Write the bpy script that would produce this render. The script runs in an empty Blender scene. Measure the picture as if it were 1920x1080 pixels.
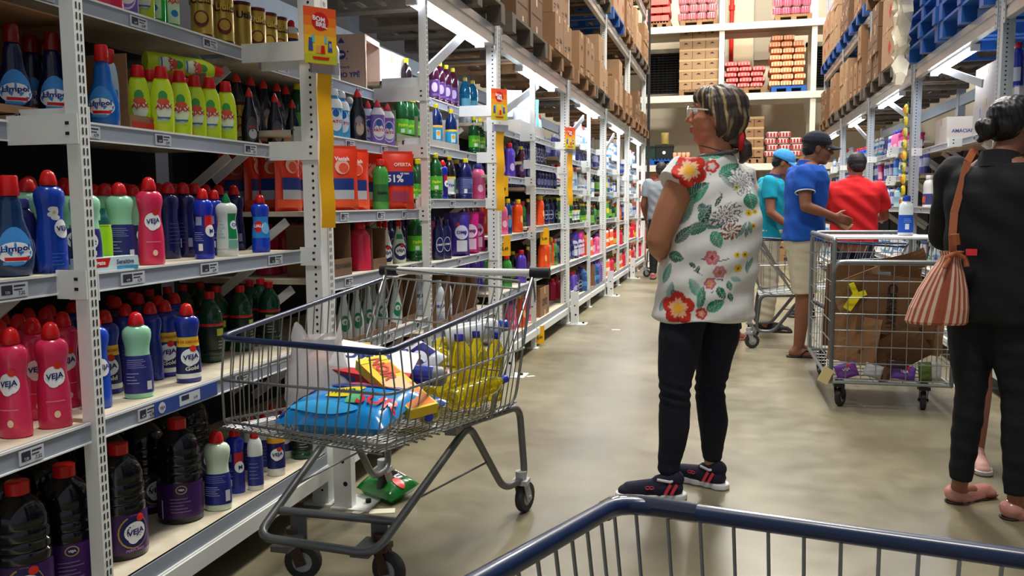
import bpy, math, random
import numpy as np
from mathutils import Vector, Matrix
random.seed(7)
C = bpy.context.scene.collection
# ------------------------------------------------------------------ camera
cam_d = bpy.data.cameras.new('camera'); cam = bpy.data.objects.new('camera', cam_d); C.objects.link(cam)
bpy.context.scene.camera = cam
cam_d.sensor_width = 36; cam_d.lens = 1600*36/1920; cam_d.clip_start = .05; cam_d.clip_end = 200
YAW, PITCH, ROLL = .249, .099, -.007
cy, sy, cp, sp = math.cos(YAW), math.sin(YAW), math.cos(PITCH), math.sin(PITCH)
F_ = Vector((-sy*cp, cy*cp, -sp)); R_ = Vector((cy, sy, 0)); U_ = Vector((-sy*sp, cy*sp, cp))
cr, sr = math.cos(ROLL), math.sin(ROLL)
R2 = R_*cr + U_*sr; U2 = U_*cr - R_*sr
cam.matrix_world = Matrix(((R2.x, U2.x, -F_.x, 0), (R2.y, U2.y, -F_.y, 0), (R2.z, U2.z, -F_.z, 1.2), (0, 0, 0, 1)))
# ------------------------------------------------------------------ world, lights, exposure
sc = bpy.context.scene
sc.view_settings.view_transform = 'Standard'; sc.view_settings.look = 'None'
sc.view_settings.gamma = 1; sc.view_settings.use_curve_mapping = False
sc.view_settings.exposure = 0.6
w = bpy.data.worlds.new('world'); sc.world = w; w.use_nodes = True
w.node_tree.nodes['Background'].inputs[0].default_value = (.80, .88, 1.0, 1)
w.node_tree.nodes['Background'].inputs[1].default_value = .24
def area(name, loc, size, power, col=(1, .96, .88), sy_=None):
    l = bpy.data.lights.new(name, 'AREA'); l.energy = power; l.color = col; l.size = size
    if sy_: l.shape = 'RECTANGLE'; l.size_y = sy_
    o = bpy.data.objects.new(name, l); C.objects.link(o); o.location = loc
    return o
# high bay lamps hanging in the warehouse roof above the aisle
for i, y in enumerate((1.0, 6.5, 12.0, 16.2)):
    area('high_bay_lamp', (0.25, y, 8.2), 1.3, (190, 330, 420, 420)[i])
# ------------------------------------------------------------------ helpers
def s2l(c): return tuple((x/255/12.92 if x/255 <= .04045 else ((x/255+.055)/1.055)**2.4) for x in c)
_M = {}
def mat(name, rgb, rough=.5, metal=0, trans=0, emit=0, alpha=1, coat=0, noise=0, nscale=20, bump=0, bscale=60, spec=.5, ior=1.45, rgb2=None, attr=None, stripes=None):
    if name in _M: return _M[name]
    m = bpy.data.materials.new(name); m.use_nodes = True; nt = m.node_tree; b = nt.nodes['Principled BSDF']
    c = s2l(rgb)
    b.inputs['Base Color'].default_value = (*c, 1); b.inputs['Roughness'].default_value = rough
    b.inputs['Metallic'].default_value = metal; b.inputs['Transmission Weight'].default_value = trans
    b.inputs['Coat Weight'].default_value = coat; b.inputs['Specular IOR Level'].default_value = spec; b.inputs['IOR'].default_value = ior
    b.inputs['Alpha'].default_value = alpha
    if emit: b.inputs['Emission Color'].default_value = (*c, 1); b.inputs['Emission Strength'].default_value = emit
    tc = None
    if noise or bump or stripes:
        tc = nt.nodes.new('ShaderNodeTexCoord')
    if noise:
        n = nt.nodes.new('ShaderNodeTexNoise'); n.inputs['Scale'].default_value = nscale; n.inputs['Detail'].default_value = 6
        nt.links.new(tc.outputs['Object'], n.inputs['Vector'])
        r = nt.nodes.new('ShaderNodeValToRGB'); e = r.color_ramp.elements
        c2 = s2l(rgb2) if rgb2 else tuple(x*(1-noise) for x in c)
        e[0].position = .3; e[0].color = (*c2, 1); e[1].position = .7; e[1].color = (*c, 1)
        nt.links.new(n.outputs['Fac'], r.inputs['Fac']); nt.links.new(r.outputs['Color'], b.inputs['Base Color'])
    if attr:
        a = nt.nodes.new('ShaderNodeAttribute'); a.attribute_name = attr; nt.links.new(a.outputs['Color'], b.inputs['Base Color'])
    if stripes:
        axis, freq, col2, duty = stripes
        sx = nt.nodes.new('ShaderNodeSeparateXYZ'); nt.links.new(tc.outputs['Object'], sx.inputs[0])
        mm = nt.nodes.new('ShaderNodeMath'); mm.operation = 'MULTIPLY'; mm.inputs[1].default_value = freq; nt.links.new(sx.outputs[axis], mm.inputs[0])
        fr = nt.nodes.new('ShaderNodeMath'); fr.operation = 'FRACT'; nt.links.new(mm.outputs[0], fr.inputs[0])
        gt = nt.nodes.new('ShaderNodeMath'); gt.operation = 'GREATER_THAN'; gt.inputs[1].default_value = duty; nt.links.new(fr.outputs[0], gt.inputs[0])
        mx = nt.nodes.new('ShaderNodeMix'); mx.data_type = 'RGBA'; nt.links.new(gt.outputs[0], mx.inputs[0])
        mx.inputs[6].default_value = (*c, 1); mx.inputs[7].default_value = (*s2l(col2), 1); nt.links.new(mx.outputs[2], b.inputs['Base Color'])
    if bump:
        n = nt.nodes.new('ShaderNodeTexNoise'); n.inputs['Scale'].default_value = bscale; n.inputs['Detail'].default_value = 5
        nt.links.new(tc.outputs['Object'], n.inputs['Vector'])
        bp = nt.nodes.new('ShaderNodeBump'); bp.inputs['Strength'].default_value = bump; bp.inputs['Distance'].default_value = .01
        nt.links.new(n.outputs['Fac'], bp.inputs['Height']); nt.links.new(bp.outputs[0], b.inputs['Normal'])
    _M[name] = m; return m
def colm(rgb, rough=.35, **k): return mat('col_%d_%d_%d_%d_%s' % (*rgb, int(rough*100), '_'.join(f'{a}{b}' for a, b in sorted(k.items()))), rgb, rough, **k)

_TXT = {}
def text_geo(s):
    """2d letter geometry of a word, height 1, centred, as (verts, faces, width)"""
    if s in _TXT: return _TXT[s]
    cu = bpy.data.curves.new('word', 'FONT'); cu.body = s; cu.resolution_u = 2; cu.offset = .03; cu.align_x = 'CENTER'; cu.align_y = 'CENTER'
    o = bpy.data.objects.new('word', cu); C.objects.link(o); bpy.context.view_layer.update()
    me = bpy.data.meshes.new_from_object(o.evaluated_get(bpy.context.evaluated_depsgraph_get()))
    v = [(p.co.x, p.co.y) for p in me.vertices]; f = [tuple(p.vertices) for p in me.polygons]
    if v:
        x0, x1 = min(p[0] for p in v), max(p[0] for p in v); y0, y1 = min(p[1] for p in v), max(p[1] for p in v)
        h = max(.3, y1-y0); v = [((x-(x0+x1)/2)/h, (y-(y0+y1)/2)/h) for x, y in v]; wd = (x1-x0)/h
    else: wd = 1
    bpy.data.objects.remove(o); bpy.data.curves.remove(cu); bpy.data.meshes.remove(me)
    _TXT[s] = (v, f, wd); return _TXT[s]

class MB:
    def __init__(s): s.v = []; s.f = []; s.mi = []; s.sm = []; s.m = 0; s.T = None
    def add(s, vs, fs, smooth=False, m=None):
        n = len(s.v)
        if s.T is not None: vs = [tuple(s.T @ Vector(p)) for p in vs]
        s.v += [tuple(p) for p in vs]; s.f += [tuple(i+n for i in f) for f in fs]
        s.mi += [s.m if m is None else m]*len(fs); s.sm += [smooth]*len(fs)
        return s
    def box(s, x0, x1, y0, y1, z0, z1, m=None):
        return s.add([(x0,y0,z0),(x1,y0,z0),(x1,y1,z0),(x0,y1,z0),(x0,y0,z1),(x1,y0,z1),(x1,y1,z1),(x0,y1,z1)],
                     [(3,2,1,0),(4,5,6,7),(0,1,5,4),(1,2,6,5),(2,3,7,6),(3,0,4,7)], False, m)
    def bar(s, a, b, w, h, m=None, up=(0,0,1)):
        a, b = Vector(a), Vector(b); d = (b-a).normalized(); u = Vector(up); r = d.cross(u).normalized(); u = r.cross(d)
        vs = [tuple(p+r*i*w/2+u*j*h/2) for p in (a, b) for i, j in ((-1,-1),(1,-1),(1,1),(-1,1))]
        return s.add(vs, [(0,1,2,3),(7,6,5,4),(0,4,5,1),(1,5,6,2),(2,6,7,3),(3,7,4,0)], False, m)
    def tube(s, pts, r, n=8, closed=False, m=None, caps=True):
        pts = [Vector(p) for p in pts]; N = len(pts); rs = r if isinstance(r, (list, tuple)) else [r]*N
        d0 = (pts[1]-pts[0]).normalized(); u = Vector((0,0,1)) if abs(d0.z) < .9 else Vector((1,0,0))
        nrm = (u - d0*u.dot(d0)).normalized(); vs = []
        for i, p in enumerate(pts):
            if closed: d = (pts[(i+1) % N]-pts[i-1]).normalized()
            else:
                a = pts[max(i-1, 0)]; b = pts[min(i+1, N-1)]; d = (b-a).normalized()
            nrm = (nrm - d*nrm.dot(d)).normalized(); bn = d.cross(nrm)
            vs += [tuple(p + (nrm*math.cos(2*math.pi*k/n) + bn*math.sin(2*math.pi*k/n))*rs[i]) for k in range(n)]
        fs = [(i*n+k, i*n+(k+1) % n, (i+1)*n+(k+1) % n, (i+1)*n+k) for i in range(N-1) for k in range(n)]
        if closed: fs += [((N-1)*n+k, (N-1)*n+(k+1) % n, (k+1) % n, k) for k in range(n)]
        elif caps: fs += [tuple(range(n))[::-1], tuple((N-1)*n+k for k in range(n))]
        return s.add(vs, fs, True, m)
    def lathe(s, prof, n=20, ry=1, c=(0,0,0), m=None, lean=None, sq=0):
        """prof: (z, r) bottom to top; ry squashes y; lean(z)->(dx,dy); sq squareness"""
        vs = []
        for z, r in prof:
            dx, dy = lean(z) if lean else (0, 0)
            for k in range(n):
                a = 2*math.pi*(k+.5)/n; q = 1
                if sq: q = (abs(math.cos(a))**(2+sq*6)+abs(math.sin(a))**(2+sq*6))**(-1/(2+sq*6))
                vs.append((c[0]+dx+r*ry*math.cos(a)*q, c[1]+dy+r*math.sin(a)*q, c[2]+z))
        N = len(prof)
        fs = [(i*n+k, i*n+(k+1) % n, (i+1)*n+(k+1) % n, (i+1)*n+k) for i in range(N-1) for k in range(n)]
        fs += [tuple(range(n))[::-1], tuple((N-1)*n+k for k in range(n))]
        return s.add(vs, fs, True, m)
    def disc(s, c, nrm, r, n=10, m=None):
        c, d = Vector(c), Vector(nrm).normalized(); u = d.orthogonal().normalized(); v = d.cross(u)
        return s.add([tuple(c+(u*math.cos(2*math.pi*k/n)+v*math.sin(2*math.pi*k/n))*r) for k in range(n)], [tuple(range(n))], False, m)
    def text(s, word, o, right, up, h, m=None, wmax=None, out=0.0012):
        v, f, wd = text_geo(word); o, r, u = Vector(o), Vector(right).normalized(), Vector(up).normalized()
        nn = r.cross(u)*out; sx = h if not wmax or wd*h <= wmax else wmax/wd
        return s.add([tuple(o+nn+r*x*sx+u*y*h) for x, y in v], f, False, m)
    def cyl(s, a, b, r, n=16, m=None): return s.tube([a, b], r, n, False, m)
    def build(s, name, mats, parent=None, sharp=40, **tags):
        me = bpy.data.meshes.new(name); me.from_pydata(s.v, [], s.f); me.update()
        for mm in (mats if isinstance(mats, (list, tuple)) else [mats]): me.materials.append(mm)
        me.polygons.foreach_set('material_index', s.mi); me.polygons.foreach_set('use_smooth', s.sm)
        if any(s.sm): me.set_sharp_from_angle(angle=math.radians(sharp))
        o = bpy.data.objects.new(name, me); C.objects.link(o)
        if parent: o.parent = parent
        for k, v in tags.items(): o[k] = v
        return o
def tag(o, label=None, cat=None, group=None, kind=None):
    if label: o['label'] = label
    if cat: o['category'] = cat
    if group: o['group'] = group
    if kind: o['kind'] = kind
    return o
def thing(name, label, cat, loc=(0,0,0), rz=0, group=None):
    o = bpy.data.objects.new(name, None); C.objects.link(o); o.location = loc; o.rotation_euler = (0,0,rz); o.empty_display_size = .05
    return tag(o, label, cat, group)
def kids(o): return [c for c in bpy.data.objects if c.parent == o]
_K = {}
def dup(root, loc, rot=(0,0,0), label=None, group=None, scale=None, parts=True):
    if root.name not in _K: _K[root.name] = [(c, kids(c)) for c in kids(root)]
    r = root.copy(); C.objects.link(r); r.location = loc; r.rotation_euler = rot if isinstance(rot, (tuple, list)) else (0,0,rot)
    if scale: r.scale = (scale,)*3 if not isinstance(scale, (tuple, list)) else scale
    if label: r['label'] = label
    if group: r['group'] = group
    elif 'group' in r.keys(): del r['group']
    if parts:
        for c, gs in _K[root.name]:
            d = c.copy(); C.objects.link(d); d.parent = r
            for g in gs: e = g.copy(); C.objects.link(e); e.parent = d
    return r
ORD = ['first','second','third','fourth','fifth','sixth','seventh','eighth','ninth','tenth','eleventh','twelfth','thirteenth','fourteenth','fifteenth','sixteenth','seventeenth','eighteenth','nineteenth','twentieth']
def smooth_path(pts, rad=.04, n=5):
    """round the corners of a polyline"""
    P = [Vector(p) for p in pts]; out = [P[0]]
    for i in range(1, len(P)-1):
        a, b, c = P[i-1], P[i], P[i+1]; r1 = min(rad, (a-b).length*.45); r2 = min(rad, (c-b).length*.45)
        p0 = b+(a-b).normalized()*r1; p2 = b+(c-b).normalized()*r2
        for k in range(n+1): t = k/n; out.append(p0*(1-t)**2+b*2*t*(1-t)+p2*t*t)
    out.append(P[-1]); return out
# ------------------------------------------------------------------ setting
def struct(name, mb, m, **k): return tag(mb.build(name, m, **k), kind='structure')
mf = bpy.data.materials.new('polished_concrete'); mf.use_nodes = True
nt = mf.node_tree; b = nt.nodes['Principled BSDF']; tc = nt.nodes.new('ShaderNodeTexCoord')
def nz(scale, det=6, w=None):
    n = nt.nodes.new('ShaderNodeTexNoise'); n.inputs['Scale'].default_value = scale; n.inputs['Detail'].default_value = det
    nt.links.new(tc.outputs['Object'], n.inputs['Vector']); return n
n1, n2, n3 = nz(1.1), nz(7, 8), nz(60, 4)
r1 = nt.nodes.new('ShaderNodeValToRGB'); e = r1.color_ramp.elements
e[0].position = .32; e[0].color = (*s2l((108,99,75)), 1); e[1].position = .68; e[1].color = (*s2l((146,138,112)), 1)
nt.links.new(n1.outputs['Fac'], r1.inputs['Fac'])
r2 = nt.nodes.new('ShaderNodeValToRGB'); e = r2.color_ramp.elements
e[0].position = .3; e[0].color = (.80,.80,.80,1); e[1].position = .62; e[1].color = (1,1,1,1)
nt.links.new(n2.outputs['Fac'], r2.inputs['Fac'])
mx = nt.nodes.new('ShaderNodeMix'); mx.data_type = 'RGBA'; mx.blend_type = 'MULTIPLY'; mx.inputs[0].default_value = .8
nt.links.new(r1.outputs[0], mx.inputs[6]); nt.links.new(r2.outputs[0], mx.inputs[7]); nt.links.new(mx.outputs[2], b.inputs['Base Color'])
r3 = nt.nodes.new('ShaderNodeMapRange'); r3.inputs[3].default_value = .22; r3.inputs[4].default_value = .45
nt.links.new(n2.outputs['Fac'], r3.inputs[0]); nt.links.new(r3.outputs[0], b.inputs['Roughness'])
bp = nt.nodes.new('ShaderNodeBump'); bp.inputs['Strength'].default_value = .08; nt.links.new(n3.outputs['Fac'], bp.inputs['Height']); nt.links.new(bp.outputs[0], b.inputs['Normal'])
struct('floor', MB().box(-6, 6, -2.5, 19.6, -.1, 0), mf)
m_wall = mat('painted_block_wall', (226,214,188), .7, noise=.08, nscale=1.5)
struct('wall_back', MB().box(-6, 6, 19.4, 19.6, 0, 9), m_wall)
m_dk = mat('dark_sheet', (40,42,50), .7, noise=.4, nscale=3)
struct('wall_left', MB().box(-6.1, -6, -2.5, 19.6, 0, 9), m_dk)
struct('wall_right', MB().box(6, 6.1, -2.5, 19.6, 0, 9), m_dk)
# pilaster on the back wall
struct('trim_1', MB().box(-.02, .42, 19.1, 19.4, 0, 9), mat('pilaster', (196,180,150), .7, noise=.1, nscale=2))
struct('trim_2', MB().box(-.95, -.15, 19.28, 19.4, 4.4, 9), mat('steel_sheet', (150,150,146), .5, noise=.1))
struct('trim_3', MB().box(.45, 1.05, 19.3, 19.4, 4.2, 9), mat('pilaster2', (150,140,120), .6))
t = thing('fire_pipe', 'red vertical fire pipe on the cream back wall', 'pipe', (-.02, 18.98, 0))
mred = mat('red_pipe', (200,36,24), .4)
p = MB(); p.cyl((0,0,0), (0,0,9), .045, 14); p.build('pipe', mred, t)
p = MB(); [p.cyl((0,0,z), (0,0,z+.1), .065, 14) for z in (2.4, 4.0, 5.2)]; p.build('coupling', mred, t)
def louvre(x, y, z, w, h, lab):
    t = thing('wall_fan_unit', lab, 'fan unit', (x, y, z))
    p = MB(); f = .09
    for a in ((-w/2,w/2,-.2,0,-h/2,-h/2+f*1.8),(-w/2,w/2,-.2,0,h/2-f,h/2),(-w/2,-w/2+f,-.2,0,-h/2,h/2),(w/2-f,w/2,-.2,0,-h/2,h/2)): p.box(*a)
    p.build('housing', mat('grey_housing', (168,164,150), .5), t)
    MB().box(-w/2+f, w/2-f, -.04, 0, -h/2+f*1.8, h/2-f).build('dark_opening', mat('grille_black', (14,15,18), .6), t)
    p = MB(); n = 16
    for i in range(n): zz = -h/2+f*1.8+(i+.5)*(h-f*2.8)/n; p.box(-w/2+f, w/2-f, -.16, -.1, zz-.006, zz+.008)
    for i in range(1, 9): xx = -w/2+f+i*(w-2*f)/9; p.box(xx-.006, xx+.006, -.15, -.13, -h/2+f, h/2-f)
    p.build('grille', mat('grille_dark', (46,48,50), .5), t)
louvre(-1.42, 19.4, 3.95, 1.0, 1.12, 'grey fan housing with black grille left on the back wall')
louvre(1.95, 19.4, 3.95, .9, 1.1, 'grey fan housing with black grille right on the back wall')
# ------------------------------------------------------------------ racks
m_rack = mat('rack_white', (236,238,234), .42, noise=.07, nscale=5)
m_rack2 = mat('rack_galvanised', (186,194,200), .38, metal=.25, noise=.12, nscale=9)
m_hole = mat('hole_black', (28,28,30), .8)
m_rail = mat('price_rail_grey', (150,158,172), .35)
m_board = mat('shelf_board', (226,216,194), .55, noise=.12, nscale=11, rgb2=(196,184,158))
m_dirt = mat('shelf_under', (120,124,130), .6)
B = 2.618; Y0 = 3.146; XL = -1.537; XR = 1.61
PY = [Y0+B*k for k in range(-1, 6)]                  # far edges of the left main uprights (index 0 is k=-1)
SY = [1.815, 4.305, 6.86, 9.72, 12.4, 15.1]          # far edges of the slotted half posts
RY = [6.06+B*k for k in range(-2, 5)]
POS = ['nearest the camera','second from the camera','third from the camera','fourth from the camera','fifth from the camera','sixth from the camera','farthest from the camera']
def upright_mesh(h, sgn=1):
    """origin at far aisle corner; body spans y -.12..0 and x 0..-.07 (away from the aisle)"""
    p = MB(); p.box(-.07*sgn, 0, -.11, 0, 0, h, 0) if sgn > 0 else p.box(0, .07, -.11, 0, 0, h, 0)
    z = .06
    while z < min(h, 5.4):
        if sgn > 0: p.disc((-.026, -.1108, z), (0,-1,0), .0055, 8, 1)
        else: p.disc((.026, -.1108, z), (0,-1,0), .0055, 8, 1)
        xx = .0008*sgn
        if z < 2.6:
            for yy in (-.035, -.022): p.add([(xx,yy-.0022,z),(xx,yy+.0022,z),(xx,yy+.0022,z+.017),(xx,yy-.0022,z+.017)], [(0,1,2,3)], m=1)
        z += .028
    p.box(-.008*sgn if sgn>0 else -.002, .002 if sgn>0 else .008, -.05, -.046, 0, min(h,2.4), 0)
    return p
def rear_mesh(h): p = MB(); p.box(-.04, .04, -.1, 0, 0, h); return p
def upright(x, y, h, lab, sgn, grp):
    t = thing('rack_upright', lab, 'upright', (x, y, 0), group=None)
    upright_mesh(h, sgn).build('front_post', [m_rack if sgn > 0 else m_rack2, m_hole], t)
    o = rear_mesh(h).build('rear_post', m_rack2, t); o.location = (-1.02*sgn, 0, 0)
    p = MB(); n = 6
    for i in range(n):
        z0, z1 = 2.5+i*.5, 3.0+i*.5
        if z1 < h: p.bar((-.05*sgn, -.05, z0 if i % 2 else z1), (-.98*sgn, -.05, z1 if i % 2 else z0), .03, .03)
    p.build('cross_brace', m_rack2, t)
    MB().box(-.1 if sgn>0 else -.02, .02 if sgn>0 else .1, -.13, .01, 0, .008).build('foot_plate', m_rack, t)
    return t
for i, y in enumerate(PY):
    upright(XL, y, 5.6, f'white perforated rack upright on the left side of the aisle, {POS[i]}', 1, None)
for i, y in enumerate(RY):
    upright(XR, y, 5.6, f'white perforated rack upright on the right side of the aisle, {POS[i]}', -1, None)
# slotted half posts carrying the shelves
def slot_post(h, sgn=1):
    p = MB(); p.box(-.04, 0, -.032, 0, 0, h, 0); z = .05
    while z < h-.03:
        for yy in (-.022, -.010): p.add([(.0008,yy-.0025,z),(.0008,yy+.0025,z),(.0008,yy+.0025,z+.017),(.0008,yy-.0025,z+.017)], [(0,1,2,3)], m=1)
        z += .025
    return p
sp0 = None
for i, y in enumerate(SY):
    lab = f'slim white slotted shelf post between two left uprights, {POS[i]}'
    if sp0 is None:
        sp0 = thing('slotted_post', lab, 'post', (XL, y, 0))
        slot_post(2.26).build('post', [m_rack, m_hole], sp0); MB().box(-.07, .02, -.07, .02, 0, .006).build('foot_plate', m_rack, sp0)
    else: dup(sp0, (XL, y, 0), 0, lab)
# post guards on the floor
gd = None
for side, xs, ys in (('left', XL+.035, PY), ('right', XR-.035, RY)):
    for i, y in enumerate(ys):
        lab = f'white steel guard on the floor at the {side} upright {POS[i]}'
        rz = 0 if side == 'left' else math.pi; yy = y if side == 'left' else y-.13
        if gd is None:
            gd = thing('post_guard', lab, 'post guard', (xs, yy, 0), rz)
            p = MB(); p.box(0, .006, -.13, 0, .006, .33); p.box(0, .075, -.13, -.124, .006, .33); p.box(.069, .075, -.13, -.09, .006, .33)
            p.disc((.04,-.1305,.19), (0,-1,0), .008, 8, 1); p.disc((.05,-.1305,.1), (0,-1,0), .01, 8, 1)
            p.build('guard_plate', [m_rack, m_hole], gd)
            p = MB(); p.box(-.01, .15, -.15, .02, 0, .006); p.cyl((.115,-.06,.006), (.115,-.06,.02), .012, 8, 1); p.build('base_plate', [m_rack, m_hole], gd)
        else: dup(gd, (xs, yy, 0), rz, lab)
# load beams
bm = {}
def beam(side, k, ya, yb, z1, lvl):
    L = yb-ya; key = side
    lab = f'white load beam of the {side} rack, {lvl}, bay {POS[k]}'
    s = 1 if side == 'left' else -1; x = XL if side == 'left' else XR
    if key not in bm:
        t = thing('load_beam', lab, 'beam', (x, ya, z1))
        p = MB()
        for a in ((-.05,0,0,L,-.125,-.072),(-.05,-.006,0,L,-.072,-.05),(-.05,.003,0,L,-.05,0)):
            x0, x1 = sorted((a[0]*s, a[1]*s)); p.box(x0, x1, a[2], a[3], a[4], a[5])
        p.build('beam_body', mat('beam_gloss', (206,210,212), .28, metal=.35, noise=.15, nscale=4), t)
        p = MB()
        for yy in (0, L-.05):
            x0, x1 = sorted((0, .006*s)); p.box(x0, x1, yy, yy+.05, -.15, .02)
            for zz in (-.12, -.07, -.02): p.disc((.0068*s, yy+.025, zz), (s,0,0), .007, 8, 1)
        p.build('end_connector', [m_rack2, m_hole], t)
        bm[key] = t; return
    dup(bm[key], (x, ya, z1), 0, lab)
for k in range(6):
    beam('left', k, PY[k], PY[k+1]-.11, 2.373, 'lower pallet level')
    beam('left', k, PY[k], PY[k+1]-.11, 3.53, 'middle pallet level')
    beam('left', k, PY[k], PY[k+1]-.11, 4.69, 'upper pallet level')
    beam('right', k, RY[k], RY[k+1]-.11, 2.425, 'lower pallet level')
    beam('right', k, RY[k], RY[k+1]-.11, 3.44, 'middle pallet level')
    beam('right', k, RY[k], RY[k+1]-.11, 4.5, 'upper pallet level')
# rear beams
for side, s, x, ys, zs in (('left', 1, XL-1.02, PY, (2.373,3.53,4.69)), ('right', -1, XR+1.02, RY, (2.425,3.44,4.5))):
    for z, nm in zip(zs, ('lower','middle','upper')):
        tag(MB().box(x-.025, x+.025, ys[0], ys[-1], z-.12, z).build('rear_beam', m_rack2), f'long rear beam of the {side} rack at the {nm} pallet level', 'beam')
tag(MB().box(XL+.02, XL+.07, PY[6]+.05, PY[6]+.10, 0, 5.6).build('steel_post', mat('black_steel', (24,24,26), .5)), 'thin black steel post at the far end of the left rack', 'post')
# diagonal braces below the lower beam
for j, (a, b_, sd) in enumerate([((-1.60,4.33,1.86),(-1.60,5.15,2.24),'left'), ((-1.60,5.80,1.78),(-1.60,7.25,2.2),'left'), ((-1.60,8.42,1.8),(-1.60,9.6,2.15),'left'),((-1.60,11.05,1.8),(-1.60,12.2,2.15),'left'),
      ((1.68,6.62,2.0),(1.68,7.85,2.28),'right'), ((1.68,9.1,2.0),(1.68,10.3,2.28),'right'), ((1.68,11.8,2.0),(1.68,13.0,2.28),'right')]):
    tag(MB().bar(a, b_, .012, .055).build('diagonal_brace', m_rack2), f'diagonal white brace rising to the {sd} lower beam, {POS[j if j<4 else j-4]} on that side', 'brace')
# fluorescent tubes below the beams
m_tube = mat('tube_glow', (236,243,255), .4, emit=34)
tl = None
for sd, x, ys in (('left', -1.60, ((4.23,5.40),(6.55,7.85),(9.2,10.5),(11.75,13.05),(14.4,15.6))), ('right', 1.67, ((6.8,8.1),(9.45,10.75),(12.0,13.3),(14.7,15.9)))):
    for i, (a, b_) in enumerate(ys):
        lab = f'lit fluorescent tube fixture under the {sd} beam, {POS[i]}'
        if tl is None:
            tl = thing('tube_light', lab, 'light', (x, a, 2.235))
            MB().box(-.03, .03, 0, 1.28, .012, .03).build('housing', mat('white_fixture', (235,238,240), .4), tl)
            p = MB(); p.cyl((-.014,.03,-.002), (-.014,1.25,-.002), .013, 10); p.cyl((.016,.03,-.002), (.016,1.25,-.002), .013, 10); p.build('glowing_tube', m_tube, tl)
            p = MB(); p.box(-.03,.03,0,.03,-.018,.012); p.box(-.03,.03,1.25,1.28,-.018,.012); p.build('end_cap', mat('white_fixture',(235,238,240),.4), tl)
        else: dup(tl, (x, a, 2.235 if sd == 'left' else 2.27), 0, lab)
# ------------------------------------------------------------------ shelves: side, y0, y1, front x, top z, name
SH = []
def shelf(side, ya, yb, xf, z, name, rail=True, depth=None, tags=(), base=False):
    s = 1 if side == 'left' else -1
    xb = (XL-.72)*1 if s > 0 else XR+.72
    t = thing('shelf', f'white metal shelf, {name}', 'shelf', (xf, ya, z))
    L = yb-ya; D = abs(xf-xb); S = lambda a, b2: sorted((a*s, b2*s))
    p = MB(); x0, x1 = S(-D, -.004); p.box(x0, x1, 0, L, -.02, 0, 0)
    p.build('shelf_board', [m_board], t)
    p = MB(); x0, x1 = S(-.012, 0)
    if base:
        p.box(x0, x1, 0, L, -.045, 0, 0); x0, x1 = S(-.02, .012); p.box(x0, x1, 0, L, -.105, -.05, 1)
        x0, x1 = S(-.02, .006); p.box(x0, x1, 0, L, -.05, -.045, 1)
        p.build('base_front', [m_rail, m_rack], t)
        for yy in (.1, L-.14):
            x0, x1 = S(-.3, -.24); MB().box(x0, x1, yy, yy+.05, -z, -.105).build('leg', m_rack, t)
    else:
        p.box(x0, x1, 0, L, -.048, .002, 0); x0, x1 = S(-.001, .004); p.box(x0, x1, 0, L, -.003, .003, 1); p.box(x0, x1, 0, L, -.05, -.046, 1)
        p.build('price_rail', [m_rail, m_rack], t)
    p = MB()
    if abs(xf-(XL if s > 0 else XR)) > .05:
        e = abs(xf-(XL if s > 0 else XR))
        for yy in (.0, L-.004):
            x0, x1 = S(0, e); p.box(x0, x1, yy, yy+.004, -.06, .012, 0)
            for zz in (-.035, -.01): p.box(*S(e-.035, e-.024), yy-.001, yy+.0052, zz-.004, zz+.004, 1)
            if not base: p.build('side_plate', [m_rack, m_hole], t)
            p = MB()
    if p.v and not base:
        p.build('side_plate', [m_rack, m_hole], t)
    if not base:
        for yy in (.015, L-.03): MB().bar((-.16*s, yy, -.04), (-.38*s, yy, -.2), .008, .035).build('bracket_arm', m_rack, t)
    for j, (yy, w) in enumerate(tags):
        q = MB(); x0 = .0045*s; q.box(*S(.001, .004), yy, yy+w, -.042, -.008, 0)
        def qd(y0_, y1_, z0_, z1_, m_): q.add([(x0,y0_,z0_),(x0,y1_,z0_),(x0,y1_,z1_),(x0,y0_,z1_)], [(0,1,2,3)], m=m_)
        qd(yy+.006, yy+w*.45, -.034, -.012, 1); qd(yy+w*.5, yy+w*.9, -.017, -.013, 1); qd(yy+w*.5, yy+w*.8, -.025, -.022, 1)
        q.text(('4,79','6,49','7,32','3,19')[j % 4], (x0, yy+w*.75, -.033), (0,1 if s>0 else -1,0), (0,0,1), .010, 1)
        q.text(('4,79','6,49','7,32','3,19')[j % 4], (x0+.0004*s, yy+w*.26, -.029), (0,1 if s>0 else -1,0), (0,0,1), .007, 0)
        q.build('price_tag', [mat('tag_paper', (196,200,208), .5), mat('tag_ink', (36,40,52), .6)], t)
    SH.append((name, t)); return t
SP0, SP1 = SY[0], SY[1]
rnd = random.Random(3)
def rtags(L, n=3): return [((i+.35+rnd.random()*.3)*L/n-.04, .07+.03*rnd.random()) for i in range(n)]
HB0 = (PY[0]+.01, SY[0]-.033); HB1 = (SY[0], PY[1]-.11); HB2 = (PY[1], SY[1]-.033); HB3 = (SY[1], PY[2]-.11); HB4 = (PY[2], SY[2]-.033); HB5 = (SY[2], PY[3]-.11)
def rack_shelves(hb, zs, fronts, nm):
    for i, (z, xf) in enumerate(zip(zs, fronts)):
        lvl = ['base level','second level','third level','fourth level','fifth level','top level'][i]
        shelf('left', hb[0]+.002, hb[1]-.002, xf, z, f'{lvl} of the {nm}', tags=rtags(hb[1]-hb[0], 3) if i else (), base=(i == 0))
FR = [-1.537, -1.553, -1.625, -1.745, -1.85]
rack_shelves(HB0, [.212,.655,1.03,1.412,1.80], FR, 'left shelving section cut by the left frame edge')
rack_shelves(HB1, [.212,.655,1.023,1.432,1.81], FR, 'nearest full left shelving section')
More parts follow.
